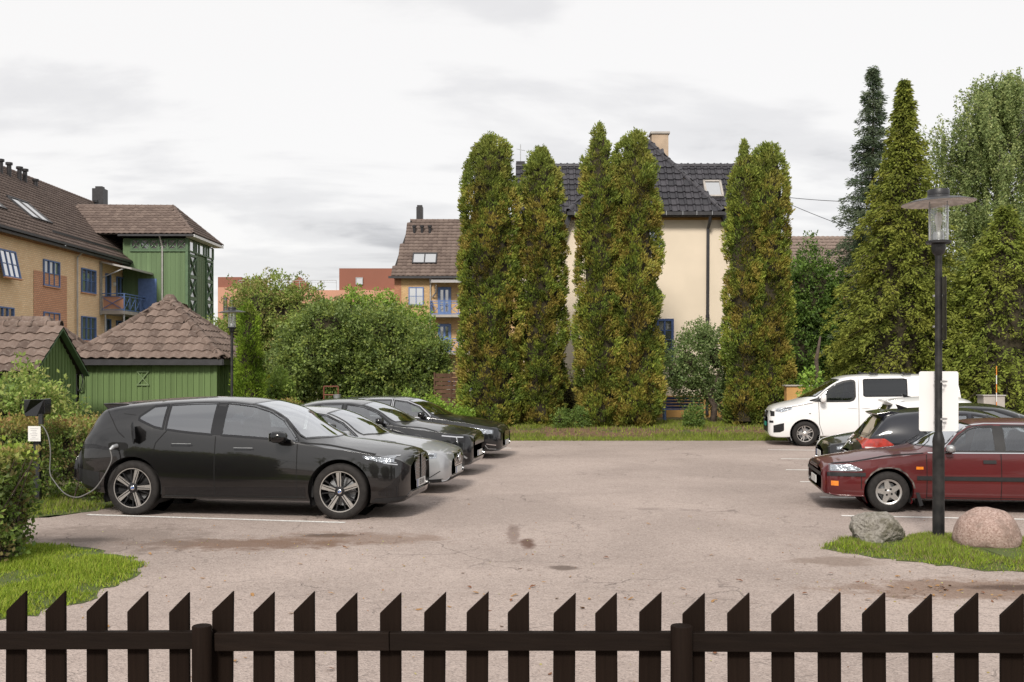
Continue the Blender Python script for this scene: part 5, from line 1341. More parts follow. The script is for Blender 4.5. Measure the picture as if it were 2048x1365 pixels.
# ------------------------------------------------------------------ lawns and grass
def lawn_patch(name, outline, label, seed, n_blades, hgt, pal, dome=.05, z=0.004, mt=None, wob=.09, dens_fn=None, width=.006):
    rg = np.random.default_rng(seed); pts = wobble_edge(outline, .12, wob, seed)
    bm = bmesh.new(); f = bm.faces.new([bm.verts.new((x, y, z)) for x, y in pts])
    bmesh.ops.triangulate(bm, faces=[f])
    for _ in range(3): bmesh.ops.subdivide_edges(bm, edges=[q for q in bm.edges if q.calc_length() > .35], cuts=1)
    P2 = np.array(pts)
    def edge_d(x, y):
        a, b = P2, np.roll(P2, -1, 0); ab = b - a; t = np.clip(((np.array([x, y]) - a) * ab).sum(1) / (ab ** 2).sum(1).clip(1e-9), 0, 1)
        return np.sqrt(((a + ab * t[:, None] - np.array([x, y])) ** 2).sum(1)).min()
    for v in bm.verts: v.co.z = z + dome * float(smooth01(edge_d(v.co.x, v.co.y) / .45))
    me = bpy.data.meshes.new(name); bm.to_mesh(me); bm.free(); me.shade_smooth()
    o = link(name, me, mt or M_grass_soil); tag(o, label, kind='structure')
    x0, y0 = P2.min(0); x1, y1 = P2.max(0); X = rg.uniform(x0, x1, n_blades * 2); Y = rg.uniform(y0, y1, n_blades * 2)
    # even-odd test, vectorised
    ins = np.zeros(len(X), bool); a, b = P2, np.roll(P2, -1, 0)
    for (ax_, ay), (bx_, by_) in zip(a, b):
        if ay == by_: continue
        ins ^= ((ay > Y) != (by_ > Y)) & (X < (bx_ - ax_) * (Y - ay) / (by_ - ay) + ax_)
    X, Y = X[ins][:n_blades], Y[ins][:n_blades]
    tuft = lump(np.stack([X, Y, X * 0], 1), 5, seed, 3)
    if dens_fn is not None: k = rg.uniform(0, 1, len(X)) < dens_fn(X, Y, tuft); X, Y, tuft = X[k], Y[k], tuft[k]
    keep_ = rg.uniform(0, 1, len(X)) < np.clip(.85 + .9 * tuft, .12, 1); X, Y, tuft = X[keep_], Y[keep_], tuft[keep_]
    ed = np.minimum(1, np.sqrt(np.min((X[:, None] - P2[None, ::2, 0]) ** 2 + (Y[:, None] - P2[None, ::2, 1]) ** 2, 1)) / .3)
    Z = z + dome * smooth01(ed * .66) - .002
    X = X + rg.normal(size=len(X)) * .045 * (1.2 - ed); Y = Y + rg.normal(size=len(Y)) * .045 * (1.2 - ed)
    kk = rg.uniform(0, 1, len(X)) < .25 + .75 * ed; X, Y, Z, tuft, ed = X[kk], Y[kk], Z[kk], tuft[kk], ed[kk]
    blades(X, Y, Z, hgt * (1 + .55 * tuft) * (.45 + .55 * ed), pal, rg, label.split(' ')[0], width)
    return o
def blades(X, Y, Z, H, pal, rg, word, width=.006, name='grass', label=None):
    n = len(X); a = rg.uniform(0, 6.28, n); H = H * rg.uniform(.5, 1.3, n)
    lean = rg.normal(size=(n, 2)) * .38 * H[:, None]; w = np.stack([np.cos(a), np.sin(a)], 1) * width * rg.uniform(.7, 1.4, (n, 1))
    v = np.empty((n, 3, 3)); v[:, 0] = np.stack([X - w[:, 0], Y - w[:, 1], Z], 1); v[:, 1] = np.stack([X + w[:, 0], Y + w[:, 1], Z], 1); v[:, 2] = np.stack([X + lean[:, 0], Y + lean[:, 1], Z + H], 1)
    c = np.repeat((pick(pal, n, rg) * rg.uniform(.8, 1.2, (n, 1)))[:, None], 3, 1)
    me = np_mesh(name, v.reshape(-1, 3), np.arange(3 * n).reshape(n, 3), c.reshape(-1, 3)); me.materials.append(M_blade)
    o = link(name, me); tag(o, label or 'short %s grass blades growing thick on the ground' % word, 'grass', kind='stuff'); return o
GL = [(.24, .33, .032), (.29, .38, .036), (.18, .27, .028), (.33, .36, .07)]
GD = [(.17, .21, .04), (.21, .23, .06), (.28, .24, .11), (.14, .18, .035)]
g = lambda px, py: tuple(gp(px, py)[:2])
lawn_patch('lawn', [(-9.5, 8.2), (-4.75, 8.6), g(60, 1232), g(160, 1205), g(250, 1165), g(290, 1128), g(262, 1112), g(180, 1100), g(110, 1091), g(40, 1088), (-8, 12.75), (-9.5, 12.75)], 'bright green near lawn at the corner of the fence', 201, 120000, .055, GL, .05)
lawn_patch('grass_island', [g(1636, 1098), g(1690, 1080), g(1760, 1074), g(1900, 1072), g(2060, 1078), (8.5, 12.6), (8.5, 11.3), g(2060, 1147), g(1950, 1140), g(1850, 1128), g(1740, 1112)], 'mixed green grass island round the lamp post', 202, 52000, .05, GL[:3] + GD[:3], .05)
lawn_patch('grass_strip', [(-9.5, 14.6), (-7.6, 14.1), (-6.75, 14.9), (-6.25, 15.5), (-6.0, 17), (-4.85, 24.5), (-4.3, 27.5), (-6.2, 27.5), (-7.6, 17.4), (-9.5, 17.2)], 'worn grass strip along the foot of the hedge', 203, 60000, .075, GL[:2] + GD, .03)
# bank at the back: bare needle litter under the cypresses, grass towards the lot
rg = np.random.default_rng(210)
X = rg.uniform(-4.5, 22, 170000); Y = 30.28 + rg.uniform(0, 1, 170000) ** 1.3 * 6.5
t_ = lump(np.stack([X, Y, X * 0], 1), 2.2, 7)
bare = ((Y > 31.6) & (Y < 33.6) & (t_ > -.35)) | ((Y > 31.0) & (Y < 33.4) & (X > 1.0) & (X < 4.2))
k = rg.uniform(0, 1, len(X)) < np.where(bare, .12, .9)
X, Y = X[k], Y[k]
pal_b = np.where((Y > 33.2)[:, None], 1, 0)
blades(X, Y, ground_z(X, Y), np.full(len(X), .10), GD + GL[:2], rg, 'coarse', .011, label='coarse green and straw coloured grass on the bank below the cypresses')
m = MB(); n = 60
for j in range(2): pass
lx, ly = np.meshgrid(np.linspace(-3.6, 9.5, 54), np.linspace(31.1, 34.6, 12)); lz = ground_z(lx, ly) + .006 + .02 * lump(np.stack([lx.ravel(), ly.ravel(), lx.ravel() * 0], 1), 3, 4).reshape(lx.shape)
idx = (np.arange(11)[:, None] * 54 + np.arange(53)[None]).ravel()
o = link('needle_litter', np_mesh('needle_litter', np.stack([lx, ly, lz], -1).reshape(-1, 3), np.stack([idx, idx + 1, idx + 55, idx + 54], 1), smooth=True), M_needle_litter); tag(o, 'brown needle litter covering the bank under the cypresses', kind='structure')
# ------------------------------------------------------------------ cars
def paint_mat(name, col, rough=0.28, metal=0.35, coat=1.0, flake=0.06):
    m, nt, b = _tree(name); n, l = nt.nodes, nt.links
    tc = n.new('ShaderNodeTexCoord'); nz = n.new('ShaderNodeTexNoise'); nz.inputs['Scale'].default_value = 2.2; nz.inputs['Detail'].default_value = 6
    l.new(tc.outputs['Object'], nz.inputs['Vector'])
    mx = n.new('ShaderNodeMixRGB'); mx.inputs['Color1'].default_value = tuple(c * (1 - flake) for c in col) + (1,); mx.inputs['Color2'].default_value = tuple(c * (1 + flake) for c in col) + (1,)
    l.new(nz.outputs['Fac'], mx.inputs['Fac']); l.new(mx.outputs[0], b.inputs['Base Color'])
    b.inputs['Metallic'].default_value = metal; b.inputs['Roughness'].default_value = rough
    b.inputs['Coat Weight'].default_value = coat; b.inputs['Coat Roughness'].default_value = 0.03; b.inputs['Coat IOR'].default_value = 1.58; b.inputs['Specular IOR Level'].default_value = .25
    return m
M_p_ix = paint_mat('dark_grey_paint', (0.0035, 0.003, 0.0033), .35, 0)
M_p_silver = paint_mat('silver_paint', (0.40, 0.41, 0.425), .32, .55)
M_p_black = paint_mat('black_paint', (0.004, 0.0045, 0.006), .3, 0)
M_p_navy = paint_mat('blue_black_paint', (0.004, 0.005, 0.011), .3, 0)
M_p_red = paint_mat('dark_red_paint', (0.085, 0.0085, 0.010), .4, 0, .7, .2)
M_p_white = paint_mat('white_paint_car', (0.74, 0.735, 0.73), .3, 0, .8, .01)
M_trim = mat('black_trim', (0.012, 0.012, 0.013), 0.55, 0, 0.2, 12, spec=.4)
M_gloss = mat('gloss_black', (0.006, 0.006, 0.007), 0.12, 0, 0.0, spec=.6)
M_gap = mat('panel_gap', (0.004, 0.004, 0.004), 0.9, 0, 0)
M_chrome = mat('chrome', (0.75, 0.75, 0.76), 0.12, 1.0, 0)
M_alloy = mat('alloy', (0.52, 0.50, 0.48), 0.35, 0.8, 0.08, 8)
M_tyre = mat('tyre_rubber', (0.019, 0.017, 0.016), 0.8, 0, 0.25, 14, 0.15, 70, spec=.3)
M_well = mat('wheel_well', (0.006, 0.006, 0.006), 1.0, 0, 0)
M_seat = mat('seat_fabric', (0.035, 0.036, 0.042), .9, 0, .2, 20)
M_seat_g = mat('grey_seat_fabric', (0.14, 0.15, 0.17), .9, 0, .2, 20)
M_cabin = mat('cabin_plastic', (0.014, 0.014, 0.015), .75, 0, .15, 10)
M_glass = glass_mat('car_glass', (0.60, 0.64, 0.64), .20, .5)
M_glass_dk = glass_mat('privacy_glass', (0.08, 0.09, 0.10), .22, .5)
M_glass_ws = glass_mat('windscreen_glass', (0.50, 0.55, 0.53), .36, .6)
M_glass_clear = glass_mat('old_clear_glass', (0.66, 0.70, 0.70), .13, .5)
M_glass_van = glass_mat('van_glass', (0.22, 0.25, 0.24), .07, .4)
M_lens = glass_mat('headlight_lens', (0.82, 0.84, 0.86), .12, .5)
M_reflector = mat('headlight_reflector', (0.62, 0.63, 0.65), .18, .85, .3, 22, .5, 25)
M_lamp_dark = mat('headlight_bezel', (0.02, 0.02, 0.022), .25, .3, .2, 20)
M_red_lens = mat('red_lens', (0.42, 0.035, 0.022), .15, 0, .25, 16, coat=1)
M_orange = mat('orange_lens', (0.75, 0.22, 0.02), .2, 0, .12, 30, coat=1)
M_plate = mat('number_plate', (0.62, 0.62, 0.60), .45, 0, .03)
M_plate_blue = mat('plate_band', (0.02, 0.05, 0.25), .45, 0, .03)
M_plate_green = mat('green_plate', (0.02, 0.30, 0.22), .45, 0, .03)
M_ink = mat('plate_lettering', (0.01, 0.01, 0.012), .5, 0, 0)
M_badge_blue = mat('badge_blue', (0.03, 0.12, 0.4), .3, 0, 0)

def pchip(pts):
    xs = np.array([p[0] for p in pts], float); ys = np.array([p[1] for p in pts], float)
    h = np.diff(xs); dl = np.diff(ys) / h; d = np.zeros(len(xs)); d[0], d[-1] = dl[0], dl[-1]
    for i in range(1, len(xs) - 1):
        if dl[i - 1] * dl[i] > 0:
            w1, w2 = 2 * h[i] + h[i - 1], h[i] + 2 * h[i - 1]; d[i] = (w1 + w2) / (w1 / dl[i - 1] + w2 / dl[i])
    def f(x):
        x = np.clip(np.asarray(x, float), xs[0], xs[-1]); i = np.clip(np.searchsorted(xs, x) - 1, 0, len(h) - 1); t = (x - xs[i]) / h[i]
        return ((1 + 2 * t) * (1 - t) ** 2) * ys[i] + t * (1 - t) ** 2 * h[i] * d[i] + t * t * (3 - 2 * t) * ys[i + 1] + t * t * (t - 1) * h[i] * d[i + 1]
    return f
def lin(pts):
    xs, ys = [p[0] for p in pts], [p[1] for p in pts]
    return lambda x: np.interp(x, xs, ys)

class Car:
    def __init__(c, name, L, W, zt, zr, zs, zb, wm, foh, wb, tyre_r, arch_r, paint, label, cat='car', tumble=.42, crown=1.75, doors=(), xs=1.0, sh=.955, rail_in=.94, group=None, tyre_w=.235, belly=.45):
        c.L, c.W, c.foh, c.wb, c.tr, c.paint, c.xs = L, W, foh, wb, tyre_r, paint, xs
        c.zt, c.zr, c.zs, c.zb, c.wm = pchip(zt), pchip(zr), pchip(zs), pchip(zb), pchip(wm)
        c.tw = tyre_w
        c.e = empty(name, (0, 0, 0), 0, label, cat, group)
        c.bins = {}
        st = np.concatenate([[0, .004, .012, .025, .045], np.arange(.07, L - .06, .0245), [L - .045, L - .025, L - .012, L - .004, L]])
        st = np.unique(np.concatenate([st, [d for dd in doors for d in dd[:2]]])); c.st = st
        zt, zr, zs, zb, wm = c.zt(st), c.zr(st), c.zs(st), c.zb(st), c.wm(st); zr = np.minimum(zr, zt - .004)
        hood = np.clip((foh + .55 - st) / .35, 0, 1) * np.clip(st / .25, 0, 1); zr = zr - .04 * hood; zs = np.minimum(zs, zr - .012)
        ws = wm * sh; wr = np.maximum(ws * rail_in - tumble * np.maximum(0, zr - zs), .25)
        c.ws_f = lambda s: np.interp(s, st, ws); c.wr_f = lambda s: np.interp(s, st, wr)
        secs = []
        def seg(a, b, n, curve=None):
            t = np.linspace(0, 1, n, endpoint=False)[:, None]
            return a[None] * (1 - t) + b[None] * t
        n = len(st); rows = []
        zero = np.zeros(n)
        def rowpt(y, z): rows.append(np.stack([y, z], 1))
        for f in (0, .5, .85): rowpt(wm * .93 * f, zb)                       # underside
        zm = zb + belly * (zs - zb)
        # side: quadratic-like from the sill through the widest line to the shoulder
        for f in np.linspace(0, 1, 22, endpoint=False):
            z = zb + .025 * (f < .01) + (zs - zb) * f
            y = np.where(z < zm, wm * (1 - .06 * ((zm - z) / np.maximum(zm - zb, .01)) ** 2.2), wm + (ws - wm) * ((z - zm) / np.maximum(zs - zm, .01)) ** 2)
            rowpt(y, z)
        c.i_sh = len(rows)
        for f in np.linspace(0, 1, 18, endpoint=False):                        # shoulder to roof rail
            y = ws + (wr - ws) * (f ** 1.08); z = zs + (zr - zs) * f
            y = y + .018 * np.sin(np.pi * f)
            rowpt(y, z)
        c.i_rl = len(rows)
        for f in np.linspace(0, 1, 13):                                      # crown to the centre line
            y = wr * (1 - f); z = zr + (zt - zr) * (1 - (1 - f) ** crown); rowpt(y, z)
        S = np.stack(rows, 1)                                                # (stations, rows, 2)
        # soften the rail and shoulder corners
        for _ in range(3):
            T = S.copy(); lo, hi = c.i_sh - 3, len(rows) - 1
            T[:, lo:hi] = .5 * S[:, lo:hi] + .25 * (S[:, lo - 1:hi - 1] + S[:, lo + 1:hi + 1]); S = T
        S[1:-1] = .6 * S[1:-1] + .2 * (S[:-2] + S[2:])
        m = S.shape[1]; c.m = m
        x = (L / 2 - st) * xs
        Rt = np.stack([np.repeat(x[:, None], m, 1), S[..., 0], S[..., 1]], -1)
        Lt = Rt[:, ::-1] * np.array([1, -1, 1]); Lt = Lt[:, 1:-1]
        G = np.concatenate([Rt, Lt], 1); c.k = k = G.shape[1]
        c.V = G.reshape(-1, 3); idx = np.arange(n * k).reshape(n, k)
        q = np.stack([idx[:-1], np.roll(idx, -1, 1)[:-1], np.roll(idx, -1, 1)[1:], idx[1:]], -1)
        c.F = q.reshape(-1, 4); c.Fs = np.repeat(np.arange(n - 1), k); c.Fr = np.tile(np.arange(k), n - 1)
        caps = []
        for ring, fl in ((idx[0], 1), (idx[-1], 0)):
            for j in range(m - 1):
                a, b = ring[j], ring[j + 1]; a2, b2 = ring[(k - j) % k], ring[(k - j - 1) % k]
                f = [a, b, b2, a2] if fl else [a2, b2, b, a]
                f2 = []; [f2.append(i) for i in f if i not in f2]
                if len(f2) >= 3: caps.append(f2)
        c.caps = caps
        c.bvh = BVHTree.FromPolygons([tuple(p) for p in c.V], [tuple(f) for f in c.F.tolist()] + [tuple(f) for f in caps])
        c.kill = np.zeros(len(c.F), bool); c.cen = c.V[c.F].mean(1); c.cs = L / 2 - c.cen[:, 0] / xs
        c.arch_r = arch_r; c.doors = doors
        c.root_parts = {}
    # --- projections
    def X(c, s): return (c.L / 2 - s) * c.xs
    def hit(c, kind, a, b, off):
        """side: (s,z); top: (s,y); front/rear: (y,z)"""
        if kind == 'side': o, d = Vector((c.X(a), 3, b)), Vector((0, -1, 0))
        elif kind == 'top': o, d = Vector((c.X(a), b, 4)), Vector((0, 0, -1))
        elif kind == 'front': o, d = Vector((6, a, b)), Vector((-1, 0, 0))
        else: o, d = Vector((-6, a, b)), Vector((1, 0, 0))
        p, nr, i, _ = c.bvh.ray_cast(o, d)
        if p is None:
            g = Vector((c.X(a), c.W, b)) if kind == 'side' else (Vector((c.X(a), b, 1.2)) if kind == 'top' else Vector((c.X(0 if kind == 'front' else c.L), a, b)))
            p, nr, i, _ = c.bvh.find_nearest(g)
        if nr.dot(d) > 0: nr = -nr
        return p + nr * off
    def grid_patch(c, kind, rows, off=.003):
        """rows: list of equal-length lists of 2D points -> (verts, faces)"""
        vs = [c.hit(kind, a, b, off) for r in rows for a, b in r]; w = len(rows[0])
        return vs, [(i * w + j, i * w + j + 1, (i + 1) * w + j + 1, (i + 1) * w + j) for i in range(len(rows) - 1) for j in range(w - 1)]
    def put(c, name, mt, vf, mirror=False, parent=None, smooth=True, merge=None):
        out = []
        for sgn in ((1, -1) if mirror else (1,)):
            vs, fs = vf; m = merge if merge is not None else MB()
            m.add([(p[0], p[1] * sgn, p[2]) for p in vs], [tuple(reversed(f)) for f in fs] if sgn < 0 else fs)
            if merge is None: out.append(m.build(name, mt, parent or c.e, smooth=smooth, fix=False))
        return out
    def col_rows(c, lo, hi, n=28, mrow=9):
        """columns between a lower and an upper polyline over s"""
        s0, s1 = max(lo[0][0], hi[0][0]), min(lo[-1][0], hi[-1][0]); l_, h_ = lin(lo), lin(hi); ss = np.linspace(s0, s1, n)
        return [[(s, float(l_(s)) + (float(h_(s)) - float(l_(s))) * j / (mrow - 1)) for s in ss] for j in range(mrow)]
    def loop(c, lo, hi, n=90):
        pts = [Vector(p) for p in lo] + [Vector(p) for p in reversed(hi)]; out = []
        per = sum((pts[(i + 1) % len(pts)] - pts[i]).length for i in range(len(pts)))
        for i in range(len(pts)):
            a, b = pts[i], pts[(i + 1) % len(pts)]; k = max(1, int(n * (b - a).length / per))
            if (b - a).length < 1e-6: continue
            out += [a.lerp(b, j / k) for j in range(k)]
        return out
    def ring(c, kind, pts, w_out, w_in, off):
        n = len(pts); area = sum(pts[i].x * pts[(i + 1) % n].y - pts[(i + 1) % n].x * pts[i].y for i in range(n)); sg = 1 if area > 0 else -1
        vs = []
        for i in range(n):
            t = (pts[(i + 1) % n] - pts[i - 1]); t = t.normalized() if t.length > 1e-9 else Vector((1, 0)); nn = Vector((t.y, -t.x)) * sg
            a, b = pts[i] + nn * w_out, pts[i] - nn * w_in
            vs += [c.hit(kind, a.x, a.y, off), c.hit(kind, b.x, b.y, off)]
        return vs, [(2 * i, 2 * i + 1, (2 * i + 3) % (2 * n), (2 * i + 2) % (2 * n)) for i in range(n)]
    def pip(c, pts, A, B):
        ins = np.zeros(len(A), bool); n = len(pts)
        for i in range(n):
            (x1, y1), (x2, y2) = pts[i], pts[(i + 1) % n]
            if y1 == y2: continue
            ins ^= ((y1 > B) != (y2 > B)) & (A < (x2 - x1) * (B - y1) / (y2 - y1) + x1)
        return ins
    def side_window(c, lo, hi, glass, open_=True, frame=None, fo=.014, fi=.018, chrome=False):
        L_ = c.loop(lo, hi)
        if open_:
            cx = sum(p.x for p in L_) / len(L_); cy = sum(p.y for p in L_) / len(L_)
            sh = [(p.x + (cx - p.x) * .03, p.y + (cy - p.y) * .045) for p in L_]
            ok = c.pip(sh, c.cs, c.cen[:, 2]) & ((c.Fr % c.k >= 0)) & (np.abs(c.cen[:, 1]) > .3)
            row = np.where(c.Fr < c.m, c.Fr, c.k - c.Fr); c.kill |= ok & (row >= c.i_sh - 2) & (row < c.i_rl + 4)
        for o in c.put('side_window', glass, c.grid_patch('side', c.col_rows(lo, hi), .002), True): pass
        c.put('window_seal', frame or M_gloss, c.ring('side', L_, fo, fi, .0035), True)
        if chrome: c.put('window_trim', M_chrome, c.ring('side', L_, fo + .016, -fo, .005), True)
    def top_window(c, s_base, s_top, side_in=.05, bow_b=.0, bow_t=.0, glass=None, rear=False, name='windscreen', n=17):
        """glass seen from above between two curved lines; bow = how far the corners lie behind the centre"""
        rows = []
        for j in range(9):
            b = j / 8; r = []
            for i in range(n):
                a = -1 + 2 * i / (n - 1); sb = s_base + bow_b * a * a; s_t = s_top + bow_t * a * a; s = sb + (s_t - sb) * b
                r.append((s, a * (float(c.wr_f(s)) - side_in)))
            rows.append(r)
        c.put(name, glass or M_glass_ws, c.grid_patch('top', rows, .003))
        edge = rows[0] + [r[-1] for r in rows[1:]] + rows[-1][::-1][1:] + [r[0] for r in rows[::-1][1:-1]]
        pts = [Vector(p) for p in edge]
        c.put('glass_seal', M_gloss, c.ring('top', pts, .012, .03, .0045))
        sh = [(p.x + (np.mean([q.x for q in pts]) - p.x) * .05, p.y * .965) for p in pts]
        row = np.where(c.Fr < c.m, c.Fr, c.k - c.Fr)
        c.kill |= c.pip(sh, c.cs, c.cen[:, 1]) & (row >= c.i_rl - 6)
    def rear_window(c, z0, z1, w0, w1, glass=None, corner=.06):
        rows = [[(a * (w0 + (w1 - w0) * j / 8), z0 + (z1 - z0) * j / 8) for a in np.linspace(-1, 1, 15)] for j in range(9)]
        c.put('rear_window', glass or M_glass_dk, c.grid_patch('rear', rows, .004))
        edge = rows[0] + [r[-1] for r in rows[1:]] + rows[-1][::-1][1:] + [r[0] for r in rows[::-1][1:-1]]
        c.put('rear_window_seal', M_gloss, c.ring('rear', [Vector(p) for p in edge], .012, .025, .0055))
    def strip(c, kind, pts, w, mt, name, off=.0025, mirror=True, parent=None, step=.03):
        P_ = [Vector(p) for p in pts]; ps = []
        for a, b in zip(P_, P_[1:]):
            k = max(1, int((b - a).length / step)); ps += [a.lerp(b, j / k) for j in range(k)]
        ps.append(P_[-1]); vs = []
        for i, p in enumerate(ps):
            t = (ps[min(i + 1, len(ps) - 1)] - ps[max(i - 1, 0)]).normalized(); nn = Vector((-t.y, t.x)) * w / 2
            vs += [c.hit(kind, p.x + nn.x, p.y + nn.y, off), c.hit(kind, p.x - nn.x, p.y - nn.y, off)]
        return c.put(name, mt, (vs, [(2 * i, 2 * i + 1, 2 * i + 3, 2 * i + 2) for i in range(len(ps) - 1)]), mirror and kind != 'front' or (mirror and kind == 'front'), parent)
    def patch(c, kind, lo, hi, mt, name, off=.004, mirror=True, n=20, mrow=6, parent=None):
        return c.put(name, mt, c.grid_patch(kind, c.col_rows(lo, hi, n, mrow), off), mirror, parent)
    # --- body shell, doors, wheel arches
    def finish(c):
        row = np.where(c.Fr < c.m, c.Fr, c.k - 1 - c.Fr)
        V = c.V.copy(); arches = np.zeros(len(c.F), bool)
        for sw in (c.foh, c.foh + c.wb):
            x0, z0, R_ = c.X(sw), c.tr, c.arch_r
            din = np.hypot(c.cen[:, 0] - x0, c.cen[:, 2] - z0) < R_
            cut = din & (np.abs(c.cen[:, 1]) > c.W * .45) & (row >= 1) & (row < c.i_sh + 1); arches |= cut
            inn = set(c.F[cut].ravel().tolist()); keepv = set(c.F[~(cut | arches)].ravel().tolist())
            for v in inn & keepv:
                dx, dz = V[v, 0] - x0, V[v, 2] - z0; r = math.hypot(dx, dz)
                if r > 1e-6 and V[v, 2] > c.tr * .35: V[v, 0] = x0 + dx / r * R_; V[v, 2] = z0 + dz / r * R_
            # lip and dark well
            for sg in (1, -1):
                lip, well = MB(), MB(); A = np.linspace(R(-28), R(208), 40); vs = []; v2 = []
                for a in A:
                    px, pz = x0 + R_ * math.cos(a), z0 + R_ * math.sin(a)
                    q = c.bvh.ray_cast(Vector((px + .012 * math.cos(a), 3, pz + .012 * math.sin(a))), Vector((0, -1, 0)))[0]; yy = q.y if q is not None else c.W
                    yy = max(yy, c.W * .86)
                    vs += [(px, sg * (yy + .001), pz), (px - .012 * math.cos(a), sg * (yy - .03), pz - .012 * math.sin(a))]
                    v2 += [(px - .006 * math.cos(a), sg * (yy - .015), pz - .006 * math.sin(a)), (px - .006 * math.cos(a), sg * (yy - .42), pz - .006 * math.sin(a))]
                f_ = [(2 * i, 2 * i + 1, 2 * i + 3, 2 * i + 2) for i in range(len(A) - 1)]
                lip.add(vs, f_); lip.build('arch_lip', c.paint, c.e, smooth=True)
                b0 = len(v2); v2 += [(x0, sg * c.W * .45, z0)]
                well.add(v2, f_ + [(b0, 2 * i + 1, 2 * i + 3) for i in range(len(A) - 1)]); well.build('wheel_well', M_well, c.e, smooth=True)
        alive = ~(c.kill | arches); used = np.zeros(len(c.F), bool)
        groups = []
        for s0, s1, r0 in c.doors:
            sel = alive & (c.cs > s0) & (c.cs < s1) & (row >= r0) & (row < c.i_sh + 1)
            for sg in (1, -1): groups.append(('door', sel & (np.sign(c.cen[:, 1]) == sg)))
        for nm, sel in groups: used |= sel
        groups.append(('body', alive & ~used))
        me_all = np_mesh('t', V, c.F, smooth=True)
        nr = np.zeros(len(V) * 3, dtype=np.float32); me_all.vertices.foreach_get('normal', nr); nr = nr.reshape(-1, 3)
        bpy.data.meshes.remove(me_all)
        for nm, sel in groups:
            F = c.F[sel]
            if not len(F): continue
            u, inv = np.unique(F.ravel(), return_inverse=True)
            fs = [tuple(f) for f in inv.reshape(-1, 4).tolist()]; vv = V[u]
            if nm == 'body':
                mp = {int(a): i for i, a in enumerate(u)}
                fs += [tuple(mp[i] for i in f) for f in c.caps if all(i in mp for i in f)]
            me = bpy.data.meshes.new(nm); me.from_pydata([tuple(p) for p in vv], [], fs); me.materials.append(c.paint); me.shade_smooth()
            me.normals_split_custom_set_from_vertices([tuple(q) for q in nr[u]])
            link(nm, me, None, c.e)
    def cabin(c, s0, s1, zf, seats=((1.9, .36), (1.9, -.36)), mt=None, dash=None, wheel=None, bench=None):
        wd = float(c.ws_f((s0 + s1) / 2)) - .07; m = MB()
        m.box((c.X((s0 + s1) / 2), 0, (zf + .3) / 2), ((s1 - s0) * c.xs, wd * 2, zf - .3)); m.build('cabin_floor', M_cabin, c.e)
        if dash:
            m = MB(); m.box((c.X(dash[0]), 0, dash[1] - .1), (.45, wd * 2, .2)); o = m.build('dashboard', M_cabin, c.e); bevel(o, .06, 3)
        for s, y in seats:
            zt = float(c.zt(s)); m = MB()
            m.box((c.X(s), y, zf + .08), (.46, .46, .16)); m.box((c.X(s + .27), y, zf + .34), (.13, .44, .56), mat=Matrix.Rotation(R(-14), 4, 'Y'))
            o = m.build('seat', mt or M_seat, c.e); bevel(o, .05, 3)
            m = MB(); m.box((c.X(s + .38), y, min(zf + .74, zt - .2)), (.09, .25, .17)); h = m.build('headrest', mt or M_seat, o); bevel(h, .045, 3)
        if bench:
            m = MB(); m.box((c.X(bench), 0, zf + .3), (.16, wd * 1.8, .6), mat=Matrix.Rotation(R(-16), 4, 'Y')); o = m.build('rear_bench', mt or M_seat, c.e); bevel(o, .05, 3)
        if wheel:
            s, y, z = wheel; m = MB(); M_ = Matrix.Translation((c.X(s), y, z)) @ Matrix.Rotation(R(-65), 4, 'Y')
            m.tube([M_ @ Vector((.18 * math.cos(a), .18 * math.sin(a), 0)) for a in np.linspace(0, 2 * math.pi, 25)], .015, 6, False); m.box(M_ @ Vector((0, 0, 0)), (.05, .3, .05)); m.build('steering_wheel', M_cabin, c.e, smooth=True)
    def wheels(c, style, rim_r, mt=None, y_in=.0, ymax=None):
        ymax = ymax or c.W - .02
        proto = None
        for s in (c.foh, c.foh + c.wb):
            for sg in (1, -1):
                o = make_wheel(style, c.tr, rim_r, c.tw) if proto is None else copy_tree(proto, None)
                proto = proto or o
                o.parent = c.e; o.location = (c.X(s), sg * (ymax - c.tw / 2), c.tr)
                o.rotation_euler = (0, R(17 * (s > 2) + 40 * (sg < 0) + (12 if style != 'blade5' else (0 if s > 2 else 36))), 0 if sg > 0 else math.pi)
    def mirror(c, s, z, y, mt, size=(.12, .24, .16), arm=True):
        for sg in (1, -1):
            m = MB(); k, q = 14, 9; vs = []
            for j in range(q + 1):
                a = math.pi * j / q
                for i in range(k):
                    b = 2 * math.pi * i / k; dx, dy, dz = math.sin(a) * math.cos(b), math.cos(a), math.sin(a) * math.sin(b)
                    f = lambda t, p=.72: math.copysign(abs(t) ** p, t)
                    vs.append((c.X(s) + size[0] * (f(dx) if dx > 0 else f(dx) * .55), sg * (y + size[1] / 2 + size[1] / 2 * f(dy)), z + size[2] / 2 * f(dz)))
            m.add(vs, [(j * k + i, j * k + (i + 1) % k, (j + 1) * k + (i + 1) % k, (j + 1) * k + i) for j in range(q) for i in range(k)])
            o = m.build('wing_mirror', mt, c.e, smooth=True)
            if arm:
                m = MB(); m.beam((c.X(s) - .0, sg * (y - .07), z - size[2] * .42), (c.X(s), sg * (y + .08), z - size[2] * .32), .09, .05); m.build('mirror_arm', M_trim, o)
            m = MB(); m.box((c.X(s) - size[0] * .5, sg * (y + size[1] / 2), z), (.006, size[1] * .8, size[2] * .72)); m.build('mirror_glass', M_chrome, o)
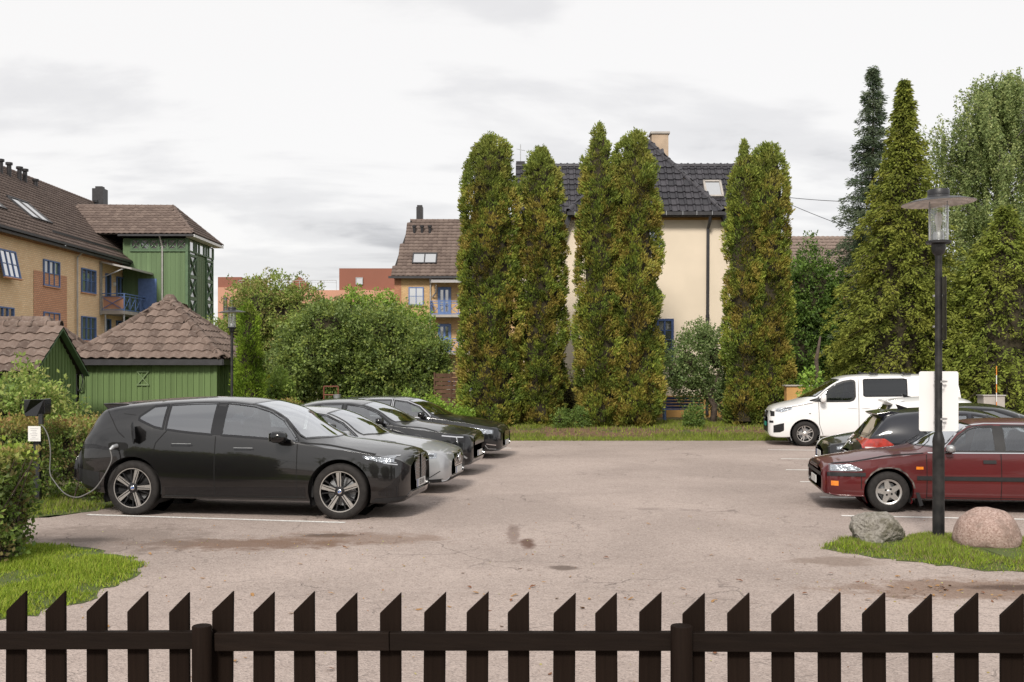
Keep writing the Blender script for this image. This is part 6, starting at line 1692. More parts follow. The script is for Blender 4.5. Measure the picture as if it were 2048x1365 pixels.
    def plate(c, kind, y0, z, text='', w=.50, h=.11, mt=None, blue=True, fx=None):
        s = 0 if kind == 'front' else c.L; sg = 1 if kind == 'front' else -1
        p = c.hit(kind, y0, z, .012); x = p.x if fx is None else fx
        m = MB(); m.box((x, y0, z), (.012, w, h)); o = m.build('number_plate', mt or M_plate, c.e)
        if blue:
            m = MB(); m.box((x + sg * .007, y0 - sg * (w / 2 - .02), z), (.003, .04, h)); m.build('plate_band', M_plate_blue, o)
        if text:
            cu = bpy.data.curves.new('lettering', 'FONT'); cu.body = text; cu.size = h * 1.02; cu.align_x = 'CENTER'; cu.align_y = 'CENTER'; cu.extrude = .001
            to = bpy.data.objects.new('lettering', cu); COL.objects.link(to)
            me = bpy.data.meshes.new_from_object(to.evaluated_get(bpy.context.evaluated_depsgraph_get())); bpy.data.objects.remove(to)
            q = link('lettering', me, None, o); me.materials.clear(); me.materials.append(M_ink)
            q.matrix_local = Matrix.Translation((x + sg * .0085, y0 + sg * .02, z)) @ (Matrix(((0, 0, 1), (1, 0, 0), (0, 1, 0))).to_4x4() if sg > 0 else Matrix(((0, 0, -1), (-1, 0, 0), (0, 1, 0))).to_4x4())
    def place(c, x, y, heading):
        c.e.location = (x, y, 0); c.e.rotation_euler = (0, 0, heading)

def make_wheel(style, tr, rr, tw):
    """axis along y, outer face at +y"""
    h = tw / 2
    m = MB(); m.lathe([(rr * .96, -h * .9), (rr * 1.04, -h), (tr * .93, -h * .98), (tr * .985, -h * .8), (tr, -h * .45), (tr, h * .45), (tr * .985, h * .8), (tr * .93, h * .98), (rr * 1.12, h), (rr * 1.03, h * .95), (rr * 1.0, h * .86)], 56, (0, 0, 0), 'Y')
    w = m.build('wheel', M_tyre, smooth=True, angle=60)
    m = MB(); m.lathe([(rr * 1.0, h * .86), (rr * 1.01, h * .92), (rr * .955, h * .90), (rr * .93, h * .6), (rr * .9, -h * .8)], 48, (0, 0, 0), 'Y'); m.build('rim', M_alloy if style != 'blade5' else M_lamp_dark, w, smooth=True, angle=45)
    m = MB(); m.lathe([(rr * 1.004, h * .87), (rr * 1.012, h * .925), (rr * .965, h * .915)], 48, (0, 0, 0), 'Y'); m.build('rim_lip', M_alloy, w, smooth=True, angle=45)
    m = MB(); m.lathe([(.001, -h * .1), (rr * .72, -h * .1), (rr * .72, -h * .3)], 32, (0, 0, 0), 'Y'); m.build('brake_disc', M_galv, w, smooth=True, angle=40)
    m = MB(); m.lathe([(.001, -h * .75), (rr * .95, -h * .75)], 32, (0, 0, 0), 'Y'); m.build('hub_back', M_well, w)
    def spoke(m, a, r0, r1, w0, w1, y0, y1, t=.03, off0=0, off1=0):
        c, s = math.cos(a), math.sin(a); vs = []
        for r, wd, y, of in ((r0, w0, y0, off0), (r1, w1, y1, off1)):
            for sg in (-1, 1):
                for yy in (y, y - t):
                    lx, lt = r, sg * wd / 2 + of
                    vs.append((lx * c - lt * s, yy, lx * s + lt * c))
        m.add(vs, [(0, 2, 6, 4), (1, 5, 7, 3), (0, 4, 5, 1), (2, 3, 7, 6), (0, 1, 3, 2), (4, 6, 7, 5)])
    if style == 'blade5':
        for k in range(5):
            a = R(90 + 72 * k)
            m = MB(); spoke(m, a, rr * .20, rr * .95, rr * .17, rr * .25, h * .80, h * .86); m.build('spoke', M_alloy, w)
            m = MB(); spoke(m, a, rr * .2, rr * .93, rr * .05, rr * .03, h * .805, h * .866, off1=rr * .06); m.build('spoke_inlay', M_lamp_dark, w)
            for o_ in (-.36, .36):
                m = MB(); spoke(m, a + o_, rr * .25, rr * .94, rr * .06, rr * .07, h * .7, h * .8); m.build('side_spoke', M_lamp_dark, w)
    elif style == 'star5':
        m = MB()
        pts = []
        for k in range(5):
            a = R(90 + 72 * k)
            for da, r in ((-R(36), .42), (-R(11), .86), (0, .90), (R(11), .86)): pts.append((rr * r * math.cos(a + da), h * .84, rr * r * math.sin(a + da)))
        m.prism(pts, (0, -.03, 0)); m.build('star_face', M_alloy, w)
        for k in range(4):
            a = R(45 + 90 * k); m = MB(); m.lathe([(.001, h * .855), (.016, h * .85), (.016, h * .8)], 12, (rr * .27 * math.cos(a), 0, rr * .27 * math.sin(a)), 'Y'); m.build('wheel_nut', M_lamp_dark, w)
        m = MB(); m.lathe([(rr * .86, h * .8), (rr * .93, h * .86), (rr * .97, h * .9)], 40, (0, 0, 0), 'Y'); m.build('rim_flange', M_alloy, w, smooth=True)
    else:
        n = 5
        for k in range(n):
            a = R(90 + 360 / n * k)
            for o_ in (-.17, .17):
                m = MB(); spoke(m, a + o_, rr * .2, rr * .95, rr * .13, rr * .12, h * .78, h * .86); m.build('spoke', M_alloy, w)
    m = MB(); m.lathe([(.001, h * .90), (rr * .12, h * .89), (rr * .16, h * .85), (rr * .30, h * .78), (rr * .30, h * .6)], 24, (0, 0, 0), 'Y'); m.build('hub_cap', M_alloy if style != 'blade5' else M_lamp_dark, w, smooth=True, angle=40)
    if style == 'blade5':
        m = MB(); m.lathe([(.001, h * .915), (rr * .10, h * .91), (rr * .115, h * .89)], 20, (0, 0, 0), 'Y'); m.build('hub_ring', M_chrome, w, smooth=True)
        for k in range(2):
            m = MB(); A = [R(180 * k + 90 * j / 6) for j in range(7)]; m.add([(0, h * .922, 0)] + [(rr * .075 * math.cos(a), h * .92, rr * .075 * math.sin(a)) for a in A], [(0, i + 1, i + 2) for i in range(6)]); m.build('roundel_quarter', M_badge_blue, w)
    return w

def std_w(W, L, nose=.62, tail=.72): return [(0, W * nose), (.03, W * (nose + .12)), (.09, W * .86), (.22, W * .93), (.5, W * .98), (.95, W), (L - .95, W), (L - .45, W * .965), (L - .15, W * .88), (L - .05, W * .80), (L, W * tail)]

# ---- dark grey electric SUV on charge
c = Car('electric_suv', 4.84, .985,
        [(0, .86), (.03, .92), (.12, .96), (.35, 1.005), (.75, 1.06), (1.14, 1.115), (1.45, 1.29), (1.8, 1.485), (2.15, 1.625), (2.5, 1.682), (2.9, 1.697), (3.5, 1.68), (4.1, 1.635), (4.46, 1.60), (4.52, 1.54), (4.64, 1.34), (4.75, 1.13), (4.80, 1.01), (4.84, .86)],
        [(0, .74), (.1, .86), (.35, .94), (.8, 1.015), (1.30, 1.075), (1.48, 1.13), (1.75, 1.40), (2.0, 1.535), (2.3, 1.61), (2.7, 1.645), (3.3, 1.63), (3.8, 1.595), (4.2, 1.555), (4.44, 1.51), (4.54, 1.42), (4.68, 1.17), (4.78, 1.03), (4.84, .80)],
        [(0, .74), (.1, .845), (.35, .915), (.8, .965), (1.4, 1.035), (2.0, 1.10), (2.7, 1.145), (3.3, 1.19), (3.8, 1.23), (4.2, 1.22), (4.5, 1.14), (4.7, 1.02), (4.84, .76)],
        [(0, .36), (.06, .25), (.3, .215), (.9, .22), (1.4, .235), (3.4, .235), (4.2, .27), (4.65, .34), (4.84, .46)],
        std_w(.985, 4.84, .60, .86), .90, 3.0, .395, .455, M_p_ix, 'dark grey electric SUV plugged into the charging post', doors=((1.50, 2.68, 5), (2.68, 3.62, 5)), xs=1.032, group=None)
c.side_window([(1.5, 1.085), (1.72, 1.105), (2.1, 1.135), (2.56, 1.163), (2.60, 1.166)], [(1.5, 1.10), (1.62, 1.24), (1.75, 1.385), (1.95, 1.50), (2.2, 1.578), (2.52, 1.615), (2.60, 1.616)], M_glass)
c.side_window([(2.74, 1.172), (3.0, 1.192), (3.2, 1.212), (3.42, 1.24)], [(2.74, 1.618), (3.1, 1.608), (3.42, 1.588)], M_glass_dk)
c.side_window([(3.46, 1.245), (3.6, 1.275), (3.84, 1.375)], [(3.46, 1.585), (3.66, 1.565), (3.84, 1.42)], M_glass_dk)
c.patch('side', [(2.60, 1.165), (2.74, 1.172)], [(2.60, 1.617), (2.74, 1.618)], M_gloss, 'pillar_trim')
c.top_window(1.16, 2.20, .055, .26, .06)
c.strip('side', [(1.5, 1.06), (1.5, .32)], .011, M_gap, 'panel_gap'); c.strip('side', [(2.68, 1.15), (2.68, .32)], .011, M_gap, 'panel_gap')
c.strip('side', [(3.40, 1.225), (3.55, 1.05), (3.60, .86)], .011, M_gap, 'panel_gap'); c.strip('side', [(1.5, .30), (3.45, .30)], .012, M_gap, 'panel_gap')
c.strip('side', [(1.46, 1.075), (1.2, 1.045), (.8, .985), (.42, .915)], .012, M_gap, 'bonnet_gap')
c.strip('side', [(4.38, 1.50), (4.24, 1.36), (4.12, 1.2), (4.02, 1.12)], .010, M_gap, 'tailgate_gap'); c.strip('side', [(4.1, 1.46), (3.9, 1.44)], .005, M_gap, 'tailgate_gap')
c.patch('side', [(1.38, .245), (3.42, .245)], [(1.38, .45), (3.42, .42)], M_gloss, 'sill_cladding', .002, n=40)
c.patch('side', [(3.05, 1.0), (3.32, 1.0)], [(3.05, 1.035), (3.32, 1.035)], M_gloss, 'door_handle'); c.patch('side', [(2.16, .955), (2.40, .955)], [(2.16, .985), (2.40, .985)], M_gloss, 'door_handle')
for s_, z_ in ((3.04, 1.017), (2.15, .970)): c.strip('side', [(s_ - .03, z_), (s_ + .05, z_)], .018, M_lamp_dark, 'handle_tip', .007)
for s_, z_ in ((3.18, 1.042), (2.28, .992)): c.strip('side', [(s_ - .15, z_), (s_ + .13, z_)], .006, M_galv, 'handle_edge', .006)
c.patch('side', [(.17, .815), (.28, .80), (.55, .865)], [(.17, .88), (.32, .875), (.55, .90)], M_reflector, 'headlight_reflector', .004); c.patch('side', [(.16, .805), (.28, .79), (.58, .868)], [(.16, .89), (.33, .885), (.58, .905)], M_lens, 'headlight', .011)
c.strip('side', [(.13, .885), (.17, .885), (.17, .81), (.135, .805)], .012, M_chrome, 'light_signature', .006)
c.strip('side', [(.30, .80), (.12, .775)], .014, M_chrome, 'lamp_trim', .005)
c.patch('side', [(.10, .33), (.22, .33), (.36, .34)], [(.10, .62), (.2, .50), (.36, .40)], M_gloss, 'bumper_intake', .004); c.patch('side', [(.03, .25), (.4, .235), (.46, .24)], [(.03, .33), (.4, .31), (.46, .26)], M_trim, 'bumper_skirt', .004)
for q in range(5): c.strip('side', [(.13 + q * .045, .34), (.12 + q * .05, .47 - q * .02)], .008, M_lamp_dark, 'intake_fin', .008)
for sg in (-1, 1): c.put('kidney_grille', M_gloss, c.grid_patch('front', [[(sg * (.05 + .26 * i / 8), .50 + .36 * j / 6) for i in range(9)] for j in range(7)], .006)); c.put('grille_frame', M_galv, c.ring('front', [Vector(p) for p in [(sg * .05, .50), (sg * .27, .50), (sg * .33, .62), (sg * .31, .85), (sg * .05, .86)]], .008, .008, .009))
for q in range(6): c.strip('front', [(.06, .55 + q * .055), (.31, .60 + q * .05)], .006, M_galv, 'grille_bar', .009)
c.plate('front', 0.0, .455, 'ED 81')
c.patch('side', [(4.2, .93), (4.5, .96), (4.78, .94)], [(4.2, .97), (4.5, 1.02), (4.78, 1.01)], M_lamp_dark, 'tail_lamp', .004)
c.patch('side', [(4.40, .36), (4.80, .46)], [(4.40, .62), (4.80, .66)], M_trim, 'bumper_valance', .003)
c.rear_window(1.12, 1.47, .60, .52)
m = MB(); m.prism([(c.X(4.15), -.61, 1.575), (c.X(4.15), -.61, 1.60), (c.X(4.40), -.60, 1.605), (c.X(4.54), -.58, 1.598), (c.X(4.54), -.58, 1.575), (c.X(4.46), -.58, 1.50), (c.X(4.35), -.6, 1.50)], (0, 1.2, 0)); o = m.build('roof_spoiler', M_p_ix, c.e); bevel(o, .012, 3)
c.mirror(1.74, 1.16, .97, M_gloss, (.15, .24, .165))
c.cabin(1.3, 4.3, .72, ((2.35, .37), (2.35, -.37)), dash=(1.55, 1.09), bench=3.35)
c.wheels('blade5', .285)
# open flap, socket and cable
fl = MB(); f0 = Vector((c.X(3.90), -.955, 1.165)); fl.prism([f0 + Vector((p[0], -p[1], p[2])) for p in ((.00, .0, -.10), (.07, .10, -.125), (.12, .17, -.05), (.11, .17, .10), (.03, .06, .19), (-.02, .01, .13))], (.012, .012, 0)); fl.build('charge_flap', M_gloss, c.e)
c.patch('side', [(3.96, .965), (4.0, .945), (4.2, .945), (4.26, .97)], [(3.96, 1.02), (4.0, 1.05), (4.2, 1.055), (4.26, 1.03)], M_gap, 'charge_port', .004)
m = MB(); q = c.hit('side', 4.12, 1.0, .01); q.y = -q.y; m.tube([q, q + Vector((-.02, -.07, -.01)), q + Vector((-.05, -.10, -.05))], [.032, .03, .022], 10); m.build('charge_plug', M_galv, c.e, smooth=True, angle=40)
c.finish()
ax_ = Vector((-2.409, 14.707, 0)) + V * .93; ix_c = ax_ - U * (4.84 / 2 - .90) * 1.032
c.place(ix_c.x, ix_c.y, -TH); CAR_IX = c

# ---- silver hatchback
c = Car('hatchback', 4.37, .90,
        [(0, .62), (.04, .70), (.15, .775), (.4, .845), (.9, .925), (1.22, .975), (1.6, 1.19), (2.0, 1.355), (2.4, 1.43), (2.8, 1.445), (3.4, 1.42), (3.95, 1.34), (4.08, 1.22), (4.25, .98), (4.37, .75)],
        [(0, .57), (.1, .71), (.4, .80), (.9, .88), (1.35, .94), (1.55, .99), (1.85, 1.20), (2.15, 1.33), (2.5, 1.385), (3.0, 1.39), (3.6, 1.34), (3.95, 1.27), (4.15, 1.08), (4.37, .70)],
        [(0, .5), (.1, .64), (.4, .745), (.9, .83), (1.4, .895), (2.2, .945), (3.0, .98), (3.8, 1.03), (4.1, .98), (4.37, .66)],
        [(0, .30), (.06, .21), (.3, .185), (1.0, .19), (3.3, .2), (4.0, .25), (4.37, .40)],
        std_w(.90, 4.37), .92, 2.65, .32, .37, M_p_silver, 'silver hatchback with a round arrow badge in its black grille', doors=((1.5, 2.5, 5), (2.5, 3.4, 5)))
c.side_window([(1.56, .945), (2.0, .965), (2.45, .985)], [(1.56, .955), (1.85, 1.175), (2.15, 1.305), (2.45, 1.35)], M_glass)
c.side_window([(2.53, .988), (3.0, 1.005), (3.45, 1.04)], [(2.53, 1.355), (3.0, 1.36), (3.45, 1.29)], M_glass)
c.top_window(1.24, 2.12, .05, .24, .05)
c.patch('side', [(.22, .625), (.36, .61), (.72, .70)], [(.22, .69), (.36, .70), (.72, .755)], M_reflector, 'headlight_reflector', .004); c.patch('side', [(.20, .615), (.36, .60), (.74, .70)], [(.20, .70), (.36, .71), (.74, .762)], M_lens, 'headlight', .010)
c.strip('side', [(.25, .655), (.45, .665)], .035, M_lamp_dark, 'lamp_unit', .006)
c.put('grille', M_gloss, c.grid_patch('front', [[(-.33 + .66 * i / 10, .46 + .19 * j / 5) for i in range(11)] for j in range(6)], .008))
c.put('grille_frame', M_chrome, c.ring('front', [Vector(p) for p in ((-.30, .45), (.30, .45), (.35, .55), (.33, .66), (-.33, .66), (-.35, .55))], .012, .006, .012))
p = c.hit('front', 0, .56, .02); m = MB(); m.tube([(p.x, .058 * math.cos(a), .56 + .058 * math.sin(a)) for a in np.linspace(0, 2 * math.pi, 21)], .011, 6, False); m.beam((p.x, .045, .605), (p.x, .085, .645), .015, .015); m.build('badge', M_chrome, c.e, smooth=True)
c.strip('front', [(-.32, .47), (.32, .645)], .014, M_chrome, 'badge_sash', .014, mirror=False)
c.plate('front', 0, .37, '', .5, .11); c.patch('front', [(-.55, .20), (.55, .20)], [(-.55, .27), (.55, .27)], M_trim, 'lower_grille', .006, mirror=False)
c.strip('side', [(.10, .245), (.5, .225)], .05, M_trim, 'bumper_lip', .005); c.strip('side', [(.14, .40), (.3, .30), (.42, .29)], .012, M_gap, 'bumper_crease', .003)
c.strip('side', [(1.5, .93), (1.5, .3)], .011, M_gap, 'panel_gap'); c.strip('side', [(1.42, .925), (.95, .865), (.72, .79)], .011, M_gap, 'bonnet_gap')
c.mirror(1.72, 1.0, .88, M_p_silver, (.09, .21, .14)); c.cabin(1.35, 3.9, .58, ((2.2, .36), (2.2, -.36)), dash=(1.55, .95), bench=3.1); c.wheels('multi', .225); c.finish()
N_ = Vector((-.94, 18.3, 0)); q = N_ - U * 4.37 / 2; c.place(q.x, q.y, -TH)

# ---- black electric liftback
c = Car('liftback_car', 4.61, .93,
        [(0, .74), (.03, .83), (.12, .885), (.4, .935), (.9, .995), (1.26, 1.045), (1.7, 1.26), (2.1, 1.405), (2.5, 1.475), (2.85, 1.49), (3.3, 1.465), (3.9, 1.31), (4.3, 1.15), (4.5, 1.08), (4.61, .85)],
        [(0, .69), (.1, .83), (.4, .885), (.9, .945), (1.4, 1.0), (1.6, 1.06), (1.9, 1.25), (2.2, 1.365), (2.6, 1.425), (3.1, 1.41), (3.6, 1.31), (4.1, 1.15), (4.4, 1.06), (4.61, .8)],
        [(0, .62), (.1, .77), (.4, .835), (.9, .90), (1.5, .965), (2.4, 1.01), (3.2, 1.04), (3.9, 1.06), (4.3, 1.03), (4.61, .75)],
        [(0, .33), (.06, .23), (.3, .20), (1.0, .2), (3.4, .21), (4.2, .26), (4.61, .42)],
        std_w(.93, 4.61, .68), .88, 2.735, .345, .40, M_p_black, 'glossy black electric liftback with hammer-shaped headlights', doors=((1.55, 2.6, 5), (2.6, 3.5, 5)))
c.side_window([(1.62, 1.005), (2.1, 1.03), (2.55, 1.045)], [(1.62, 1.02), (1.9, 1.225), (2.2, 1.345), (2.55, 1.39)], M_glass)
c.side_window([(2.63, 1.047), (3.1, 1.06), (3.5, 1.07)], [(2.63, 1.395), (3.05, 1.385), (3.5, 1.29)], M_glass_dk)
c.side_window([(3.54, 1.072), (3.9, 1.10)], [(3.54, 1.275), (3.9, 1.14)], M_glass_dk)
c.top_window(1.28, 2.2, .05, .26, .05)
c.strip('side', [(.58, .80), (.30, .775), (.17, .77)], .022, M_chrome, 'light_signature', .008); c.patch('side', [(.13, .66), (.4, .70)], [(.13, .78), (.4, .79)], M_lamp_dark, 'headlight', .004)
c.strip('side', [(.30, .78), (.27, .66)], .015, M_reflector, 'light_signature', .009)
c.patch('side', [(.05, .30), (.28, .30)], [(.05, .46), (.28, .42)], M_gloss, 'bumper_intake', .004); c.strip('side', [(.10, .36), (.22, .45)], .03, M_galv, 'bumper_blade', .009); c.strip('side', [(.20, .34), (.30, .34)], .025, M_reflector, 'fog_lamp', .009)
c.patch('front', [(-.5, .60), (.5, .60)], [(-.5, .74), (.5, .74)], M_gloss, 'grille_panel', .006, mirror=False); c.plate('front', 0, .42, '', .5, .11)
c.strip('side', [(1.55, .99), (1.55, .3)], .011, M_gap, 'panel_gap'); c.strip('side', [(1.45, .985), (.95, .93), (.6, .86)], .011, M_gap, 'bonnet_gap')
c.mirror(1.80, 1.075, .91, M_gloss, (.09, .22, .15)); c.cabin(1.4, 4.0, .62, ((2.3, .37), (2.3, -.37)), dash=(1.6, 1.0), bench=3.2); c.wheels('multi', .25); c.finish()
N_ = Vector((-.66, 21.2, 0)); q = N_ - U * 4.61 / 2; c.place(q.x, q.y, -TH)

# ---- black estate
c = Car('estate_car', 4.64, .93,
        [(0, .66), (.04, .74), (.15, .81), (.4, .87), (.9, .95), (1.3, 1.0), (1.7, 1.20), (2.1, 1.36), (2.5, 1.425), (2.9, 1.44), (3.6, 1.42), (4.15, 1.36), (4.3, 1.22), (4.5, .98), (4.64, .75)],
        [(0, .60), (.1, .74), (.4, .82), (.9, .895), (1.45, .965), (1.65, 1.02), (1.95, 1.22), (2.25, 1.335), (2.6, 1.38), (3.2, 1.38), (3.8, 1.33), (4.2, 1.25), (4.4, 1.05), (4.64, .7)],
        [(0, .53), (.1, .67), (.4, .77), (.9, .85), (1.5, .92), (2.4, .965), (3.2, .99), (3.9, 1.02), (4.3, .99), (4.64, .66)],
        [(0, .29), (.06, .20), (.3, .18), (1.0, .185), (3.4, .195), (4.2, .25), (4.64, .40)],
        std_w(.93, 4.64), .93, 2.776, .33, .38, M_p_black, 'black estate car with bright window trim at the end of the row', doors=((1.6, 2.6, 5), (2.6, 3.5, 5)))
c.side_window([(1.68, .965), (2.1, .985), (2.55, 1.0)], [(1.68, .98), (1.95, 1.195), (2.25, 1.31), (2.55, 1.35)], M_glass, chrome=True)
c.side_window([(2.63, 1.0), (3.1, 1.015), (3.55, 1.03)], [(2.63, 1.355), (3.1, 1.355), (3.55, 1.31)], M_glass_dk, chrome=True)
c.top_window(1.32, 2.2, .05, .26, .05)
c.patch('side', [(.20, .60), (.36, .59), (.72, .69)], [(.20, .675), (.36, .695), (.72, .745)], M_reflector, 'headlight_reflector', .004); c.patch('side', [(.18, .59), (.36, .58), (.74, .69)], [(.18, .685), (.36, .705), (.74, .752)], M_lens, 'headlight', .010)
c.put('grille', M_gloss, c.grid_patch('front', [[(-.34 + .68 * i / 10, .42 + .22 * j / 5) for i in range(11)] for j in range(6)], .008))
for q in range(5): c.strip('front', [(-.33, .45 + q * .04), (.33, .45 + q * .04)], .008, M_chrome, 'grille_bar', .012, mirror=False)
c.plate('front', 0, .36, '', .5, .11); c.strip('side', [(.12, .33), (.34, .36)], .02, M_chrome, 'fog_trim', .006); c.strip('side', [(.12, .24), (.3, .25), (.36, .33)], .014, M_galv, 'bumper_trim', .006)
c.strip('side', [(1.6, .95), (1.6, .3)], .011, M_gap, 'panel_gap'); c.strip('side', [(1.48, .95), (.95, .885), (.74, .80)], .011, M_gap, 'bonnet_gap')
c.mirror(1.85, 1.03, .91, M_gloss, (.09, .22, .14)); c.cabin(1.45, 4.1, .58, ((2.35, .37), (2.35, -.37)), dash=(1.65, .96), bench=3.2); c.wheels('multi', .225); c.finish()
N_ = Vector((-.13, 25.0, 0)); q = N_ - U * 4.64 / 2; c.place(q.x, q.y, -TH)

# ---- old dark red saloon
c = Car('saloon_car', 4.40, .845,
        [(0, .655), (.03, .715), (.12, .745), (.5, .82), (1.0, .895), (1.40, .945), (1.75, 1.145), (2.08, 1.30), (2.35, 1.35), (2.8, 1.368), (3.3, 1.345), (3.6, 1.24), (3.95, 1.02), (4.15, .965), (4.36, .93), (4.40, .80)],
        [(0, .63), (.12, .715), (.5, .785), (1.0, .855), (1.5, .905), (1.72, .945), (1.95, 1.15), (2.12, 1.265), (2.4, 1.305), (2.9, 1.315), (3.3, 1.28), (3.6, 1.15), (3.9, .97), (4.2, .92), (4.40, .78)],
        [(0, .58), (.12, .675), (.5, .745), (1.0, .81), (1.5, .86), (2.2, .875), (3.0, .885), (3.7, .895), (4.2, .87), (4.40, .72)],
        [(0, .30), (.05, .25), (.3, .205), (.95, .20), (1.4, .19), (3.2, .19), (4.0, .24), (4.40, .34)],
        std_w(.845, 4.40, .86, .88), .95, 2.525, .30, .355, M_p_red, 'old dark red saloon with worn wheel arch and black side strip', doors=((1.48, 2.51, 6), (2.51, 3.4, 6)), tumble=.38, tyre_w=.185)
c.side_window([(1.76, .895), (2.0, .90), (2.45, .905)], [(1.76, .905), (1.95, 1.115), (2.10, 1.225), (2.18, 1.255), (2.45, 1.27)], M_glass_clear, frame=M_trim, fi=.02)
c.side_window([(2.56, .905), (3.0, .91), (3.42, .915)], [(2.56, 1.272), (3.0, 1.272), (3.25, 1.24), (3.42, 1.09)], M_glass_clear, frame=M_trim, fi=.02)
c.patch('side', [(2.46, .9), (2.55, .9)], [(2.46, 1.275), (2.55, 1.275)], M_trim, 'pillar_trim', .003)
c.strip('side', [(1.5, .882), (3.45, .895)], .014, M_chrome, 'belt_trim', .006); c.strip('side', [(1.70, .905), (1.95, 1.165), (2.12, 1.275), (2.35, 1.305), (3.2, 1.30)], .012, M_chrome, 'drip_trim', .004)
c.top_window(1.44, 2.10, .05, .20, .06)
c.patch('side', [(.07, .52), (.62, .525)], [(.07, .575), (.62, .58)], M_trim, 'bumper_strip', .010); c.patch('front', [(-.72, .52), (.72, .52)], [(-.72, .575), (.72, .575)], M_trim, 'bumper_strip', .012, mirror=False, n=30)
c.patch('side', [(1.34, .485), (3.32, .485)], [(1.34, .545), (3.32, .545)], M_trim, 'side_strip', .010, n=60)
c.patch('side', [(.13, .595), (.48, .60), (.58, .605)], [(.13, .685), (.40, .70), (.58, .62)], M_reflector, 'headlight_reflector', .003); c.patch('side', [(.11, .59), (.48, .595), (.60, .602)], [(.11, .69), (.40, .706), (.60, .622)], M_lens, 'headlight', .009)
c.patch('front', [(-.42, .60), (.42, .60)], [(-.42, .69), (.42, .69)], M_trim, 'grille', .006, mirror=False)
for q in range(3): c.strip('front', [(-.42, .615 + q * .03), (.42, .615 + q * .03)], .010, M_p_red, 'grille_bar', .012, mirror=False)
c.patch('side', [(.14, .38), (.24, .38)], [(.14, .45), (.24, .45)], M_orange, 'indicator', .006); c.patch('side', [(1.33, .64), (1.43, .64)], [(1.33, .68), (1.43, .68)], M_orange, 'side_repeater', .008)
c.plate('front', 0, .42, '', .5, .11, blue=False)
c.strip('side', [(.56, .52), (.56, .34)], .010, M_gap, 'bumper_gap'); c.strip('side', [(1.48, .86), (1.48, .22)], .011, M_gap, 'panel_gap'); c.strip('side', [(2.51, .885), (2.51, .22)], .011, M_gap, 'panel_gap'); c.strip('side', [(1.48, .235), (3.3, .235)], .010, M_gap, 'panel_gap')
c.strip('side', [(1.44, .875), (.9, .815), (.45, .735), (.15, .70)], .011, M_gap, 'bonnet_gap')
c.patch('side', [(2.26, .735), (2.44, .735)], [(2.26, .785), (2.44, .785)], M_trim, 'door_handle', .014); c.patch('side', [(3.12, .74), (3.30, .74)], [(3.12, .79), (3.30, .79)], M_trim, 'door_handle', .014)
# chipped arch edge: bare filler and rust
M_arch = mat('rusty_arch_edge', (0.03, 0.022, 0.02), .8, 0, .3, 14, .5, 40, col2=(.17, .145, .13))
A = np.linspace(R(20), R(170), 40); rg = np.random.default_rng(5); vs = []
for a in A:
    w = .020 + .006 * math.sin(a * 7) + .005 * math.sin(a * 17)
    for r in (.352, .352 + w): vs.append(c.hit('side', .95 - r * math.cos(a), .30 + r * math.sin(a), .004))
c.put('rusted_arch', M_arch, (vs, [(2 * i, 2 * i + 1, 2 * i + 3, 2 * i + 2) for i in range(len(A) - 1)]), True)
for sg in (1, -1):
    m = MB(); m.prism([(c.X(1.30), sg * .82, .40), (c.X(1.345), sg * .82, .40), (c.X(1.43), sg * .84, .12), (c.X(1.38), sg * .84, .10)], (0, -sg * .2, 0)); m.build('mud_flap', M_trim, c.e)
c.mirror(1.80, .955, .83, M_galv, (.07, .15, .11))
for sg in (1, -1):
    m = MB(); y = sg * .3; m.tube([(c.X(1.40), y + .1, .965), (c.X(1.62), y - .05, 1.075), (c.X(1.70), y - .25, 1.115)], .008, 5); m.build('wiper', M_trim, c.e)
c.cabin(1.5, 3.7, .55, ((2.25, .34), (2.25, -.34)), M_seat_g, dash=(1.72, .90), wheel=(1.98, .34, .90), bench=3.05); c.wheels('star5', .185, ymax=.825); c.finish()
ax_ = Vector((5.544, 15.462, 0)) + V * .79; q = ax_ + U * (4.40 / 2 - .95); c.place(q.x, q.y, math.pi - TH)

# ---- white panel van
c = Car('van', 4.96, .96,
        [(0, .80), (.03, .93), (.10, 1.03), (.2, 1.085), (.5, 1.17), (.86, 1.265), (1.3, 1.53), (1.7, 1.765), (1.95, 1.865), (2.3, 1.92), (3.0, 1.945), (4.2, 1.94), (4.85, 1.91), (4.93, 1.80), (4.96, 1.5)],
        [(0, .76), (.1, .98), (.3, 1.06), (.7, 1.155), (1.05, 1.235), (1.25, 1.33), (1.6, 1.61), (1.9, 1.785), (2.2, 1.855), (3.0, 1.88), (4.2, 1.875), (4.8, 1.85), (4.93, 1.7), (4.96, 1.4)],
        [(0, .70), (.1, .90), (.3, .99), (.7, 1.07), (1.1, 1.15), (1.5, 1.19), (2.4, 1.20), (4.5, 1.20), (4.9, 1.16), (4.96, 1.1)],
        [(0, .36), (.06, .25), (.3, .215), (1.0, .25), (3.6, .27), (4.5, .29), (4.96, .38)],
        std_w(.96, 4.96, .66, .90), .95, 3.275, .335, .40, M_p_white, 'white panel van with black side window and roof bar feet', 'van', doors=((1.30, 2.34, 5), (2.34, 3.5, 5)), tumble=.17, rail_in=.985, crown=3.0)
c.side_window([(1.28, 1.245), (1.34, 1.222), (1.6, 1.218), (2.1, 1.225), (2.2, 1.26), (2.24, 1.34)], [(1.28, 1.27), (1.5, 1.47), (1.75, 1.65), (1.95, 1.73), (2.15, 1.765), (2.22, 1.755), (2.24, 1.72)], M_glass_van, frame=M_trim, fo=.03, fi=.02)
c.patch('side', [(1.08, 1.21), (1.30, 1.195), (1.34, 1.21)], [(1.08, 1.235), (1.28, 1.30), (1.34, 1.33)], M_trim, 'mirror_base', .006)
